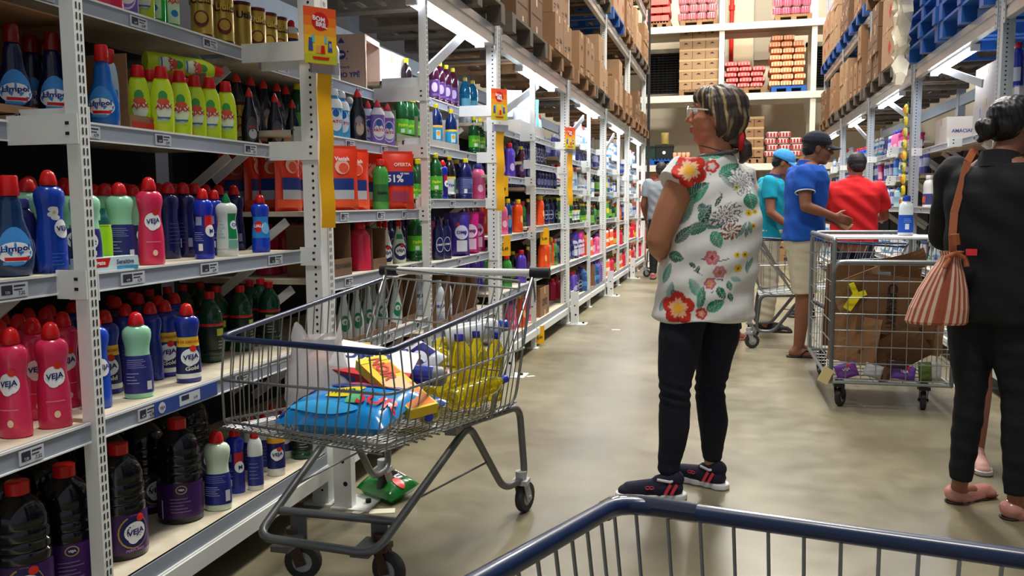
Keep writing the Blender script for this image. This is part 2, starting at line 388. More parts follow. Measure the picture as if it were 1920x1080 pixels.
rack_shelves(HB2, [.212,.60,.895,1.172,1.50,1.795], [-1.537,-1.553,-1.575,-1.59,-1.70,-1.834], 'left shelving section just beyond the first upright')
rack_shelves(HB3, [.212,.50,.87,1.225,1.535,1.85], [-1.537,-1.56,-1.60,-1.62,-1.68,-1.80], 'left shelving section before the second upright')
rack_shelves(HB4, [.212,.56,.965,1.40,1.76], [-1.537,-1.56,-1.60,-1.62,-1.66], 'left shelving section just beyond the second upright')
rack_shelves(HB5, [.212,.60,1.0,1.33,1.54,1.78], [-1.537,-1.56,-1.60,-1.62,-1.64,-1.66], 'left shelving section before the third upright')
FAR = []
for i in range(3):
    a, b2, c2 = PY[3+i], SY[3+i], PY[4+i]
    FAR += [(a, b2-.05), (b2, c2-.11)]
for i, hb in enumerate(FAR):
    rack_shelves(hb, [.212,.56,.92,1.27,1.60,1.86] if i % 2 else [.212,.60,.98,1.34,1.66], [-1.537,-1.56,-1.60,-1.62,-1.64,-1.66], f'far left shelving section, {ORD[i]} beyond the third upright')
# added dark sheets: the shade inside the shelving put into their colour
m_shade = mat('interior_shade_dark', (30,33,44), .7)
for i, hb in enumerate([HB0,HB1,HB2,HB3,HB4,HB5]+FAR):
    tag(MB().box(XL-.745, XL-.725, hb[0], hb[1], .1, 1.9).build('shade_panel', m_shade), f'added dark panel for the shade inside the left shelving, section {ORD[i]} from the camera', 'panel')
# right rack shelving
RHB = []
for i in range(6):
    RHB += [(RY[i], RY[i+1]-1.50), (RY[i+1]-1.45, RY[i+1]-.11)]
for i, hb in enumerate(RHB):
    zs = [.212,.66,1.14,1.66] if i % 2 else [.212,.62,1.14,1.70]
    if i in (2, 3, 4, 5): zs = [.212,.62,1.14,1.665]
    if i >= 6: zs = [.212,.62,1.10,1.42,1.72] if i % 2 else [.212,.62,1.14,1.45,1.75]
    for j, z in enumerate(zs):
        shelf('right', hb[0]+.002, hb[1]-.002, [1.61,1.63,1.64,1.70,1.72][j], z, f"{['base level','second level','third level','fourth level','top level'][j]} of the right shelving, section {ORD[i]} from the camera", tags=rtags(hb[1]-hb[0], 2) if j else (), base=(j == 0))
    tag(MB().box(XR+.725, XR+.745, hb[0], hb[1], .1, 1.9).build('shade_panel', m_shade), f'added dark panel for the shade inside the right shelving, section {ORD[i]} from the camera', 'panel')  # added sheet, coloured as the shaded depth behind the right shelves
# back wall rack across the aisle end
YB = 17.74
for i, x in enumerate((-2.3, -.2, 1.535, 3.4)):
    t = thing('rack_upright', f'cream upright of the rack along the back wall, {ORD[i]} from the left', 'upright', (x, YB, 0))
    MB().box(-.05, .05, 0, .09, 0, 6.2).build('front_post', mat('cream_steel', (236,230,210), .45), t); MB().box(-.04, .04, .95, 1.03, 0, 6.2).build('rear_post', mat('cream_steel', (236,230,210), .45), t)
for i, z in enumerate((1.95, 3.325, 4.69)):
    for yy, nm in ((0, 'front'), (.95, 'rear')):
        tag(MB().box(-2.3, 3.4, YB-.03+yy, YB+.03+yy-.002, z-.13, z).build('cross_beam', mat('cream_steel', (236,230,210), .45)), f'cream {nm} cross beam of the back rack, {ORD[i]} level up', 'beam')
    tag(MB().box(-2.3, 3.4, YB+.03, YB+.915, z-.03, z-.005).build('deck_panel', mat('cream_deck', (190,180,160), .6)), f'deck panel of the back rack, {ORD[i]} level up', 'panel')
# ------------------------------------------------------------------ products
PF = {
 'waist': [(0,.9),(.015,1),(.12,1),(.30,.99),(.42,.93),(.50,.84),(.56,.82),(.62,.86),(.70,.98),(.75,1),(.79,.95),(.825,.78),(.85,.46),(.87,.42)],
 'tear': [(0,.66),(.02,.84),(.12,.98),(.22,1.03),(.32,1),(.42,.86),(.50,.70),(.58,.60),(.66,.56),(.73,.53),(.77,.44),(.80,.36)],
 'slim': [(0,.84),(.015,.95),(.2,.98),(.45,1),(.58,.97),(.68,.88),(.76,.76),(.81,.64),(.84,.5)],
 'duck': [(0,.86),(.015,1),(.3,1),(.46,.96),(.58,.82),(.68,.60),(.78,.46),(.86,.38)],
 'pato': [(0,.95),(.015,1),(.35,1),(.58,1),(.68,.95),(.74,.84),(.79,.6),(.84,.42),(.88,.36)],
 'pet': [(0,.85),(.015,.97),(.05,1),(.09,1),(.10,.95),(.115,1),(.17,1),(.18,.95),(.195,1),(.5,1),(.51,.95),(.525,1),(.60,1),(.68,.97),(.75,.86),(.82,.62),(.88,.38),(.91,.34)],
 'jug': [(0,.93),(.02,1),(.38,1),(.395,.96),(.41,1),(.47,1),(.485,.93),(.50,1),(.55,1),(.565,.93),(.58,.99),(.64,.98),(.66,.92),(.675,.96),(.74,.92),(.80,.82),(.86,.62),(.90,.36),(.93,.3)],
 'soft': [(0,.92),(.015,1),(.25,1),(.42,.97),(.52,.93),(.62,.97),(.72,.94),(.80,.8),(.86,.5),(.88,.42)],
 'spray': [(0,.92),(.015,1),(.25,1),(.4,.9),(.55,.66),(.66,.44),(.74,.36),(.77,.36)],
 'can': [(0,.97),(.01,1),(.03,1),(.04,.97),(.95,.97),(.96,1),(.99,1),(1,.96)],
 'aero': [(0,1),(.01,1),(.80,1),(.84,.88),(.86,.6)],
 'canister': [(0,.94),(.01,1),(.70,1),(.78,.92),(.82,.7)],
 'jar': [(0,.9),(.02,1),(.75,1),(.84,.85),(.86,.8)],
}
CP = {
 'dome': [(.85,.52),(.86,.56),(.90,.54),(.94,.47),(.975,.38),(1,.16)],
 'tall': [(.80,.44),(.81,.47),(.985,.43),(1,.38)],
 'flat': [(.82,.56),(.83,.60),(.985,.48),(1,.42)],
 'point': [(.84,.42),(.86,.44),(.91,.36),(.96,.22),(1,.10)],
 'screw': [(.90,.37),(.905,.40),(.995,.40),(1,.36)],
 'wide': [(.87,.5),(.88,.53),(.985,.5),(1,.44)],
 'aerocap': [(.86,.8),(.87,.86),(.985,.8),(1,.7)],
 'lid': [(.85,.9),(.86,.96),(.985,.96),(1,.9)],
 'none': None}
def prad(prof, zf):
    for (a, ra), (b_, rb) in zip(prof, prof[1:]):
        if a <= zf <= b_: return ra+(rb-ra)*(zf-a)/max(1e-6, b_-a)
    return prof[-1][1]
_W = (245,246,248); _N = (24,30,104); _RD = (216,24,28)
def A_veja(z=.42, s=1.0, gold=False, navy=True):
    a = []
    if navy: a += [('disc', 8, z-.02, .037*s, .046*s, (26,30,96))]
    a += [('disc', 5, z, .027*s, .026*s, _W), ('disc', 0, z-.05, .014*s, .016*s, _W), ('text', 'VEJA', 5, z-.005, .019*s, _N, .12), ('disc', 18, z+.105*s, .010*s, .010*s, (224,48,40))]
    if gold: a += [('text', 'Gold', 8, z-.14, .013*s, (238,232,210), .1)]
    return a
def A_lines(z0, z1, n, a0, a1, col): return [('patch', a0, a1-(i % 3)*8, z0+(z1-z0)*i/n, z0+(z1-z0)*i/n+.010, col) for i in range(n)]
def shift_art(a, da, dz): return [(q[0],q[1],q[2]+da,q[3]+dz,*q[4:]) if q[0] == 'text' else (q[0],q[1]+da,q[2]+dz,*q[3:]) for q in a]
LIM = [('disc', 0, .30, .034, .048, (60,140,214)), ('disc', 0, .24, .035, .026, _W), ('text', 'Limpol', 0, .275, .019, (20,34,120), .08), ('patch', -30, 38, .16, .195, _RD), ('patch', -36, 20, .12, .15, (70,150,220))]
KD = {  # kind: profile, h, r, ry, body rgb, cap rgb, cap shape, label (a0,a1,z0,z1,rgb)|None, art, description
 'limpol': ('tear', .245, .046, .62, (14,48,92), _RD, 'tall', None, LIM, 'dark teal round-bellied detergent bottle'),
 'limpold': ('tear', .235, .042, .62, (16,22,62), (120,14,22), 'tall', None, LIM, 'dark navy round-bellied detergent bottle'),
 'limpolb': ('tear', .24, .044, .62, (20,104,196), (212,34,34), 'tall', None, LIM, 'bright blue round-bellied detergent bottle'),
 'white': ('slim', .25, .038, .6, (196,222,232), (196,34,36), 'tall', (-40,40,.2,.5,(90,150,210)), [('patch',-20,30,.36,.40,_RD)], 'pale blue-white bottle with red cap'),
 'ajax': ('slim', .215, .036, .6, (208,236,40), (214,26,28), 'flat', None, [('disc',4,.36,.021,.034,(238,246,214)),('disc',0,.55,.012,.018,(64,160,70)),('disc',2,.47,.016,.011,(226,90,60)),('text','AJAX',4,.39,.018,(206,24,36),.08),('patch',-30,34,.22,.245,(60,110,180)),('patch',-34,24,.18,.20,(180,206,190))], 'lime-yellow bottle with red cap'),
 'blackwc': ('duck', .235, .034, .62, (24,26,34), (206,40,32), 'point', None, [('disc',10,.30,.019,.05,(86,84,92)),('disc',14,.22,.014,.02,(214,210,210)),('text','WC',12,.34,.012,(222,60,50),.1)], 'black toilet-cleaner bottle with red tip'),
 'vblue': ('waist', .262, .038, .72, (20,70,190), (222,30,26), 'dome', None, [('disc',-4,.62,.012,.007,_W),('disc',8,.60,.007,.012,_W),('disc',-10,.57,.011,.007,_W),('disc',6,.54,.012,.007,_W),('disc',0,.59,.004,.004,(240,200,90)),('disc',30,.43,.02,.024,_W),('text','VEJA',32,.43,.016,_N,.1)]+A_lines(.08,.22,4,-18,26,(70,120,214)), 'big royal-blue cleaner bottle with white flower'),
 'vmint': ('waist', .245, .039, .72, (158,222,186), (206,26,30), 'dome', (-75,75,.06,.47,(40,42,110)), A_veja(.34,.95,True,False)+[('text','2x mais',4,.49,.009,(20,40,60),0)], 'mint-green cleaner bottle with navy front label'),
 'vmintb': ('waist', .245, .039, .72, (158,222,186), (206,26,30), 'dome', (-85,85,.06,.50,(44,48,120)), A_lines(.36,.47,5,-50,30,(120,126,190))+A_lines(.18,.33,4,-50,0,(150,160,214))+[('patch',30,52,.10,.2,(214,216,222))], 'mint-green cleaner bottle showing its back label'),
 'lime': ('slim', .185, .029, .8, (168,222,36), (168,222,36), 'none', (-100,100,.66,.92,(16,88,84)), [('patch',-30,0,.74,.86,(196,224,214)),('patch',-90,90,.66,.675,(220,214,70))], 'lime-green bottle with teal neck label'),
 'vpink': ('waist', .262, .038, .72, (226,44,92), (206,22,26), 'dome', None, A_veja(.50,.95,False,False)+A_lines(.26,.30,1,-30,34,(244,130,150))+[('disc',6,.14,.006,.009,(250,214,180))], 'pink perfumed cleaner bottle with red cap'),
 'vnavy': ('waist', .255, .038, .72, (20,24,84), (206,26,26), 'dome', None, A_lines(.2,.5,6,-40,24,(60,66,120))+[('patch',28,50,.14,.26,(130,132,160))], 'navy cleaner bottle with red cap'),
 'mrblue': ('waist', .232, .031, .75, (22,46,190), (216,24,26), 'dome', (-85,85,.07,.62,(24,34,130)), [('patch',10,80,.42,.62,(214,30,38)),('patch',-60,-10,.48,.60,(150,160,214)),('disc',48,.40,.018,.02,_W),('text','M',50,.40,.014,_N,.1)]+A_lines(.26,.4,5,-60,0,(130,140,210))+[('patch',-30,-6,.12,.22,(232,234,240))], 'blue bottle with red flash on its label'),
 'cif': ('waist', .218, .036, .62, (232,238,232), (16,120,66), 'point', (-70,70,.12,.68,(222,232,222)), [('patch',8,66,.28,.68,(12,140,74)),('disc',48,.50,.014,.015,_W),('text','Cif',50,.50,.012,(20,90,180),0)]+A_lines(.3,.6,6,-50,-8,(150,180,170))+[('patch',8,66,.13,.26,(120,180,160))], 'white cream-cleaner bottle with green cap'),
 'vblue2': ('waist', .215, .034, .75, (24,64,200), (200,24,30), 'dome', (-80,80,.25,.62,(40,140,220)), [('disc',-30,.45,.017,.022,(214,24,40)),('text','UAU',-30,.46,.012,_W,0),('disc',20,.42,.016,.022,(130,200,240))], 'blue bottle with sky-blue label and red badge'),
 'vgold': ('waist', .245, .037, .72, (26,48,150), (206,30,26), 'dome', (-85,85,.06,.46,(26,30,92)), [('patch',-85,85,.46,.58,(240,196,48)),('text','10% DE DESCONTO',0,.52,.008,(190,40,30),0),('patch',-85,85,.06,.12,(236,236,232))]+A_veja(.33,1,True,False), 'blue cleaner bottle with yellow discount band'),
 'vblueb': ('waist', .245, .037, .72, (26,48,150), (206,30,26), 'dome', (-85,85,.1,.5,(30,44,130)), A_lines(.18,.46,6,-50,30,(90,100,180)), 'blue cleaner bottle seen from behind'),
 'vcloro': ('waist', .262, .042, .74, (214,232,206), (206,24,26), 'dome', (-85,85,.08,.47,(36,40,130)), A_lines(.36,.46,4,-60,40,(110,116,190))+A_lines(.2,.33,5,-60,10,(150,156,214))+[('patch',34,58,.12,.26,(222,222,228))], 'pale cream-green cleaner bottle with red cap'),
 'vcloro2': ('soft', .215, .027, .8, (230,236,230), (206,24,26), 'dome', (-85,85,.08,.56,(44,50,130)), A_lines(.2,.5,5,-50,20,(130,140,200)), 'slim white bottle with violet-blue label'),
 'vsmall': ('soft', .205, .032, .75, (232,234,232), (206,24,26), 'dome', (-85,85,.14,.60,(26,32,100)), [('patch',-85,85,.60,.70,(240,170,40))]+A_veja(.40,.85,False,False), 'small white bottle with orange-topped navy label'),
 'gpet': ('pet', .245, .042, 1, (10,62,40), (196,24,26), 'screw', (-180,180,.14,.50,(12,34,26)), [('patch',-180,180,.52,.56,(196,30,26)),('patch',-30,10,.38,.48,(190,196,70))]+A_lines(.2,.34,3,-24,20,(160,190,160)), 'dark green bottle with red cap'),
 'black5': ('jug', .325, .068, .85, (14,14,22), (206,26,26), 'screw', (-95,95,.06,.40,(58,22,84)), [('disc',16,.24,.042,.048,(190,150,70)),('disc',17,.24,.039,.044,(24,28,92))]+shift_art(A_veja(.40,1.1,False,False), 14, -.16)+[('text','PERFUMES',16,.085,.008,(170,120,190),0)], 'large glossy black jug with purple label'),
 'black5b': ('jug', .325, .068, .85, (14,14,22), (206,26,26), 'screw', (-95,95,.06,.40,(58,22,84)), [('disc',8,.34,.016,.014,(196,160,90)),('disc',8,.34,.013,.011,(30,30,90)),('text','VEJA',8,.34,.008,_W,0),('patch',-46,-42,.06,.24,(200,196,210))]+A_lines(.12,.28,5,-20,30,(120,90,150)), 'large glossy black jug turned to its back label'),
 'util': ('can', .19, .041, 1, (170,140,52), (60,18,20), 'none', None, [('patch',-180,180,.0,.08,(90,22,20)),('patch',-180,180,.92,1,(90,22,20)),('text','Utile',0,.72,.030,(60,14,18),0),('text','Utile',0,.74,.024,(214,180,60),0),('disc',0,.36,.028,.03,(110,40,24)),('disc',0,.38,.02,.02,(196,160,60)),('text','Utile',120,.72,.028,(60,14,18),0),('text','Utile',-120,.72,.028,(60,14,18),0)], 'gold and maroon tin can'),
 'greenaj': ('slim', .23, .034, .62, (30,190,60), (30,190,60), 'none', None, [('patch',-44,44,.1,.6,(210,240,190)),('text','AJAX',0,.42,.017,(206,24,36),.08),('disc',0,.25,.012,.012,(40,130,200))], 'green transparent cleaner bottle'),
 'pinho': ('pet', .27, .040, 1, (20,86,40), (236,220,40), 'screw', (-180,180,.2,.5,(90,190,50)), [('text','Pinho',0,.38,.018,(240,240,60),.1),('patch',-20,12,.22,.30,(230,230,220))], 'dark green pine cleaner bottle with lime label'),
 'ype': ('pet', .265, .036, 1, (36,24,30), (238,224,40), 'screw', (-180,180,.12,.50,(240,244,246)), [('text','Ype',-4,.32,.022,(24,50,150),.1),('patch',-180,180,.48,.53,(240,214,60)),('patch',30,80,.14,.46,(40,150,80))], 'dark bottle with yellow cap and white label'),
 'ypeb': ('pet', .265, .038, 1, (16,40,96), (238,214,40), 'screw', (-180,180,.16,.48,(50,170,220)), [('patch',-180,180,.46,.51,(240,180,50)),('patch',-22,22,.2,.4,(210,230,240)),('disc',0,.33,.012,.014,(240,180,50))], 'navy bottle with yellow cap and sky-blue label'),
 'purp': ('pet', .27, .038, 1, (66,18,44), (226,214,60), 'screw', (-180,180,.12,.5,(88,50,120)), [('disc',-10,.33,.02,.03,(196,176,214))], 'dark purple bottle with yellow cap'),
 'aqua': ('pet', .25, .040, 1, (14,120,170), (226,214,60), 'screw', (-60,60,.1,.4,(120,200,230)), [], 'turquoise bottle with yellow cap'),
 'patob': ('pato', .225, .038, .55, (70,160,220), (238,242,244), 'dome', None, [('patch',-90,90,.60,.78,(240,244,246)),('disc',0,.36,.026,.05,(230,240,248)),('disc',0,.50,.013,.018,(40,110,190)),('text','PATO',0,.33,.014,(206,30,60),.05)], 'white-topped blue duck-neck bottle'),
 'patop': ('pato', .225, .038, .55, (134,104,196), (232,70,78), 'point', None, [('patch',-180,180,.66,.82,(240,242,246)),('disc',2,.34,.028,.056,(236,230,246)),('disc',2,.34,.0245,.05,(146,120,206)),('disc',2,.30,.024,.03,_W),('disc',2,.48,.012,.018,(50,100,180)),('text','PATO',2,.32,.014,(206,30,70),.05)], 'violet duck-neck bottle with white shoulder'),
 'patok': ('duck', .25, .042, .6, (26,26,32), (230,50,44), 'point', None, [('disc',6,.30,.022,.05,(96,84,84)),('disc',10,.24,.016,.03,(196,170,150)),('disc',2,.40,.014,.018,(150,140,146))], 'tall black duck-neck bottle with red tip'),
 'vspray': ('spray', .25, .036, .6, (238,238,226), (206,28,28), 'trigger', None, A_veja(.26,.95)+[('patch',-40,40,.04,.08,(214,206,150))], 'white trigger spray bottle with red head'),
 'vsprayg': ('spray', .25, .036, .6, (210,232,206), (206,28,28), 'trigger', None, A_veja(.26,.95)+[('patch',-40,40,.5,.6,(40,140,90))], 'pale green trigger spray bottle with red head'),
 'wspray': ('spray', .255, .034, .6, (206,222,220), (214,226,224), 'trigger', None, [('disc',4,.30,.020,.036,(20,130,90)),('disc',4,.33,.012,.014,(220,236,226)),('text','d',4,.33,.012,(20,60,50),0)], 'pale grey-green spray bottle with green badge'),
 'urca': ('soft', .26, .038, .8, (206,214,222), (190,200,214), 'wide', None, [('patch',-60,60,.30,.52,(226,232,240)),('text','URCA',0,.42,.02,(30,60,150),.1)]+A_lines(.14,.26,3,-40,40,(120,140,180)), 'pale grey softener bottle with blue lettering'),
 'navyl': ('pet', .265, .046, .8, (26,28,92), (238,220,50), 'screw', (-95,95,.14,.55,(70,76,140)), A_lines(.28,.52,6,-40,34,(150,156,204))+[('patch',-30,-6,.16,.26,(230,230,234))], 'wide navy bottle with yellow cap'),
 'omod': ('soft', .235, .036, .6, (24,26,84), (24,26,84), 'wide', None, [('disc',4,.38,.021,.044,(226,226,240)),('disc',4,.38,.018,.040,(34,38,110)),('text','OMO',4,.38,.012,_W,.08)], 'dark blue liquid-soap bottle with oval label'),
 'pinks': ('soft', .25, .050, .8, (240,110,160), (60,60,150), 'wide', None, [('patch',-70,70,.14,.46,(236,80,140)),('disc',0,.32,.02,.026,(250,200,220))], 'wide pink softener bottle'),
 'violet': ('soft', .265, .046, .8, (92,62,190), (206,30,60), 'wide', None, [('disc',14,.3,.02,.03,(200,190,236))], 'wide violet softener bottle with red cap'),
 'orange': ('soft', .265, .044, .8, (250,84,24), (246,190,40), 'wide', None, [('disc',30,.4,.014,.03,(250,200,120))]+A_lines(.3,.5,4,-24,-8,(250,170,110)), 'bright orange softener bottle'),
 'bluey': ('soft', .27, .036, .8, (24,60,120), (226,200,50), 'wide', None, [('disc',10,.36,.018,.05,(90,150,200)),('patch',-10,24,.42,.52,(230,110,50))], 'steel-blue bottle with yellow cap'),
 'greens': ('soft', .25, .042, .8, (70,160,70), (220,60,50), 'wide', (-90,90,.16,.5,(50,110,60)), [('text','bano',0,.34,.018,(24,24,24),0)], 'green softener bottle with dark lettering'),
 'navys': ('soft', .19, .034, .7, (30,34,96), (60,66,140), 'wide', None, [('disc',4,.34,.016,.03,(140,146,200))], 'small navy liquid-soap bottle'),
 'blackg': ('pet', .25, .04, .9, (20,40,32), (226,210,60), 'screw', (-90,90,.14,.5,(120,190,80)), [], 'black-green bottle with lime label'),
 'aerog': ('aero', .24, .026, 1, (60,170,60), (240,210,40), 'aerocap', (-180,180,.3,.6,(240,220,60)), [], 'green and yellow spray can'),
 'aeror': ('aero', .24, .026, 1, (214,36,30), (200,30,30), 'aerocap', (-180,180,.2,.5,(240,190,60)), [], 'red and yellow spray can'),
 'aeron': ('aero', .22, .026, 1, (70,74,150), (230,232,240), 'aerocap', (-180,180,.3,.66,(190,196,230)), [], 'lilac-blue spray can'),
 'aerow': ('aero', .22, .026, 1, (232,236,242), (90,140,210), 'aerocap', (-180,180,.3,.5,(110,160,220)), [], 'white and blue spray can'),
 'aeroo': ('aero', .22, .028, 1, (240,110,60), (240,236,230), 'aerocap', (-180,180,.3,.5,(250,236,220)), [], 'orange and white spray can'),
 'pinkl': ('jar', .2, .04, .7, (226,60,140), (190,40,110), 'lid', (-90,90,.2,.6,(244,190,220)), [], 'magenta jar with pale label'),
 'qboa': ('soft', .24, .044, .8, (232,238,242), (30,70,180), 'wide', (-95,95,.08,.52,(28,82,190)), [('patch',-20,10,.16,.3,(220,226,240))]+A_lines(.34,.46,3,-30,34,(150,180,230)), 'white bleach bottle with blue cap and label'),
 'jugw': ('soft', .28, .060, .8, (222,224,222), (226,228,228), 'wide', (-90,90,.08,.42,(60,64,120)), [('patch',-60,20,.14,.34,(214,90,60))], 'white handled jug with dark label'),
 'ltblue': ('canister', .20, .060, .9, (170,208,222), (50,110,190), 'wide', None, [('patch',-70,70,.2,.5,(130,180,206))], 'pale blue wide bottle with blue cap'),
 'blueb': ('soft', .27, .036, .8, (30,110,214), (240,244,250), 'wide', (-80,80,.2,.5,(150,200,240)), [], 'bright blue bottle with white cap'),
 'blueR': ('soft', .27, .040, .8, (30,60,190), (206,36,60), 'wide', (-80,80,.1,.42,(214,228,244)), [], 'deep blue bottle with pink-red cap'),
 'purpj': ('jug', .275, .075, .85, (110,60,170), (90,50,150), 'screw', None, [], 'large purple jug'),
 'bluej': ('jug', .275, .080, .85, (44,92,150), (60,60,150), 'screw', (-80,80,.2,.4,(70,130,180)), [], 'large steel-blue jug'),
 'redpink': ('soft', .22, .05, .8, (220,40,80), (200,30,40), 'wide', None, [], 'round red-pink bottle'),
 'oil': ('pet', .26, .036, 1, (226,206,30), (50,60,180), 'screw', None, [], 'clear yellow oil bottle'),
}
def surf(prof, h, r, ry, a, z, out):
    q = prad(prof, min(max(z/h, 0), 1))*r
    return ((q*ry+out)*math.cos(a), (q+out)*math.sin(a), z)
def art_mb(art, lab, prof, h, r, ry):
    p = MB(); mats = []; idx = {}
    def mi(c):
        if c not in idx: idx[c] = len(mats); mats.append(colm(c, .38))
        return idx[c]
    def ang(w): return w/(r*(.6+.4*ry))
    def grid(a0, a1, z0, z1, out, m, n=14):
        na = max(2, int(n*(a1-a0)/160)+2); vs = []; zs = sorted({z0, z1} | {z for z, _ in prof if z0 < z < z1})
        nz_ = len(zs)
        for z in zs:
            for i in range(na+1): vs.append(surf(prof, h, r, ry, math.radians(a0+(a1-a0)*i/na), z*h, out))
        fs = [(j*(na+1)+i, j*(na+1)+i+1, (j+1)*(na+1)+i+1, (j+1)*(na+1)+i) for j in range(nz_-1) for i in range(na)]
        p.add(vs, fs, True, m)
    if lab: grid(lab[0], lab[1], lab[2], lab[3], .0006, mi(lab[4]), 20)
    out = .0009
    for q in art:
        out += .00022
        if q[0] == 'patch': grid(q[1], q[2], q[3], q[4], out, mi(q[5]))
        elif q[0] == 'disc':
            ac, zc = math.radians(q[1]), q[2]*h; vs = [surf(prof, h, r, ry, ac, zc, out+.0004)]; n = 18
            for f in (.5, 1):
                vs += [surf(prof, h, r, ry, ac+ang(q[3])*f*math.cos(2*math.pi*k/n), zc+q[4]*f*math.sin(2*math.pi*k/n), out) for k in range(n)]
            fs = [(0, 1+k, 1+(k+1) % n) for k in range(n)]+[(1+k, 1+n+k, 1+n+(k+1) % n, 1+(k+1) % n) for k in range(n)]
            p.add(vs, fs, True, mi(q[5]))
        else:
            _, word, ac, zc, hh, c, tilt = q; v, f, wd = text_geo(word); ac = math.radians(ac)
            p.add([surf(prof, h, r, ry, ac+ang(x*hh), zc*h+y*hh+x*hh*tilt, out+.0016) for x, y in v], f, False, mi(c))
    return p, mats
PROTO = {}
def park(o): return o
def make_bottle(kind):
    pf, h, r, ry, body, capc, cs, lab, art, desc = KD[kind]; prof = PF[pf]
    nm = {'waist':'cleaner_bottle','tear':'detergent_bottle','slim':'dish_soap_bottle','duck':'toilet_cleaner_bottle','pato':'toilet_cleaner_bottle','pet':'pine_cleaner_bottle','jug':'jug','soft':'softener_bottle','spray':'trigger_spray_bottle','can':'tin_can','aero':'spray_can','canister':'canister','jar':'jar'}[pf]
    nm = {'omod':'liquid_soap_bottle','navys':'liquid_soap_bottle','urca':'bleach_bottle','jugw':'bleach_bottle','qboa':'bleach_bottle','white':'bleach_bottle'}.get(kind, nm)
    root = thing(nm, desc, nm.replace('_', ' ').replace('trigger ', '').replace('dish ', '').replace('pine ', ''), (0,0,-50))
    p = MB(); n = 22
    lean = None
    p.lathe([(z*h, q*r) for z, q in prof], n, ry, lean=lean)
    glass = kind in ('oil',)
    bm_ = colm(body, .16 if pf in ('jug','pet') else .24, coat=.3) if not glass else mat('oil_yellow', (244,226,40), .05, trans=.75, ior=1.35)
    if kind in ('util',): bm_ = mat('gold_tin', (196,164,70), .3, metal=.55)
    p.build('body', bm_, root)
    if cs == 'trigger':
        p = MB(); z = .76*h
        p.lathe([(z,.4*r),(z+.02,.42*r),(z+.024,.3*r),(z+.03,.3*r)], 12)
        p.tube([(-.018,0,z+.036),(.0,0,z+.044),(.036,0,z+.040)], [.012,.014,.008], 8); p.tube([(.012,0,z+.03),(.022,0,z+.012),(.016,0,z-.012)], .004, 6)
        p.build('trigger_head', colm(capc, .3), root)
    elif CP.get(cs):
        p = MB(); p.lathe([(z*h, q*r) for z, q in CP[cs]], 16, 1 if ry > .7 else .85)
        p.build('cap', colm(capc, .25), root)
    if lab or art:
        p, ms = art_mb(art, lab, prof, h, r, ry); p.build('label', ms, root)
    return root
# pouches and bags --------------------------------------------------
def pillow(w, d, h, body, art=(), top=.12, name='pouch', n=12, bulge=1.0, seal=True):
    """flat-ish bag standing; front +x; width along y"""
    p = MB(); mats = [body]; vs = []; N = 14; M = 10
    for side in (1, -1):
        base = len(vs)
        for j in range(M+1):
            t_ = j/M
            for i in range(N+1):
                s_ = i/N*2-1; b_ = max(0, 1-abs(s_)**3)*(max(0, min(1, t_/.08))**.5)*(max(0, 1-t_)**.5 if t_ > .5 else .72)
                b_ *= (1 if t_ > .5 else 1)
                wob = .05*math.sin(7*s_+9*t_)*b_
                vs.append((side*(d/2*b_*bulge*1.25+.0012)+wob*.03, s_*w/2*(1-.06*math.sin(math.pi*t_)), t_*h))
        p.add(vs[base:], [(j*(N+1)+i, j*(N+1)+i+1, (j+1)*(N+1)+i+1, (j+1)*(N+1)+i) for j in range(M) for i in range(N)], True, 0)
    return p
def flat_art(p, arts, d, w, h, mats):
    for q in arts:
        x = d
        if q[0] == 'rect': _, y0, y1, z0, z1, c = q; mats.append(c); p.add([(x,y0,z0),(x,y1,z0),(x,y1,z1),(x,y0,z1)], [(0,1,2,3)], False, len(mats)-1)
        else: _, word, y, z, hh, c = q; mats.append(c); p.text(word, (x,y,z), (0,1,0), (0,0,1), hh, len(mats)-1)
        d += .0005
def soft_art(mb, arts, w, d, h, name, root):
    """printed artwork that follows the bulging front of a pillow bag"""
    def fx(y, z):
        t_, s_ = z/h, max(-1, min(1, y/(w/2))); b_ = max(0, 1-abs(s_)**3)*(max(0, min(1, t_/.08))**.5)*(max(0, 1-t_)**.5 if t_ > .5 else .72)
        return d/2*b_*1.25+.0012
    p = MB(); mats = []; out = .003
    for q in arts:
        mats.append(colm(q[-1], .35)); m = len(mats)-1; out += .0004
        if q[0] == 'rect':
            _, y0, y1, z0, z1, c = q; n = 6; sh = 0
            p.add([(fx(y0+(y1-y0)*i/n, z0+(z1-z0)*j/n)+out, y0+(y1-y0)*i/n, z0+(z1-z0)*j/n) for j in range(n+1) for i in range(n+1)], [(j*(n+1)+i, j*(n+1)+i+1, (j+1)*(n+1)+i+1, (j+1)*(n+1)+i) for j in range(n) for i in range(n)], True, m)
        elif q[0] == 'disc':
            _, yc, zc, rr, c = q; n = 14; p.add([(fx(yc, zc)+out, yc, zc)]+[(fx(yc+rr*math.cos(a), zc+rr*math.sin(a))+out, yc+rr*math.cos(a), zc+rr*math.sin(a)) for a in [2*math.pi*k/n for k in range(n)]], [(0, 1+k, 1+(k+1) % n) for k in range(n)], True, m)
        else:
            _, word, y, z, hh, c = q; v, f, wd = text_geo(word); p.add([(fx(y+a*hh, z+b2*hh)+out+.0012, y+a*hh, z+b2*hh) for a, b2 in v], f, False, m)
    p.build(name, mats, root)
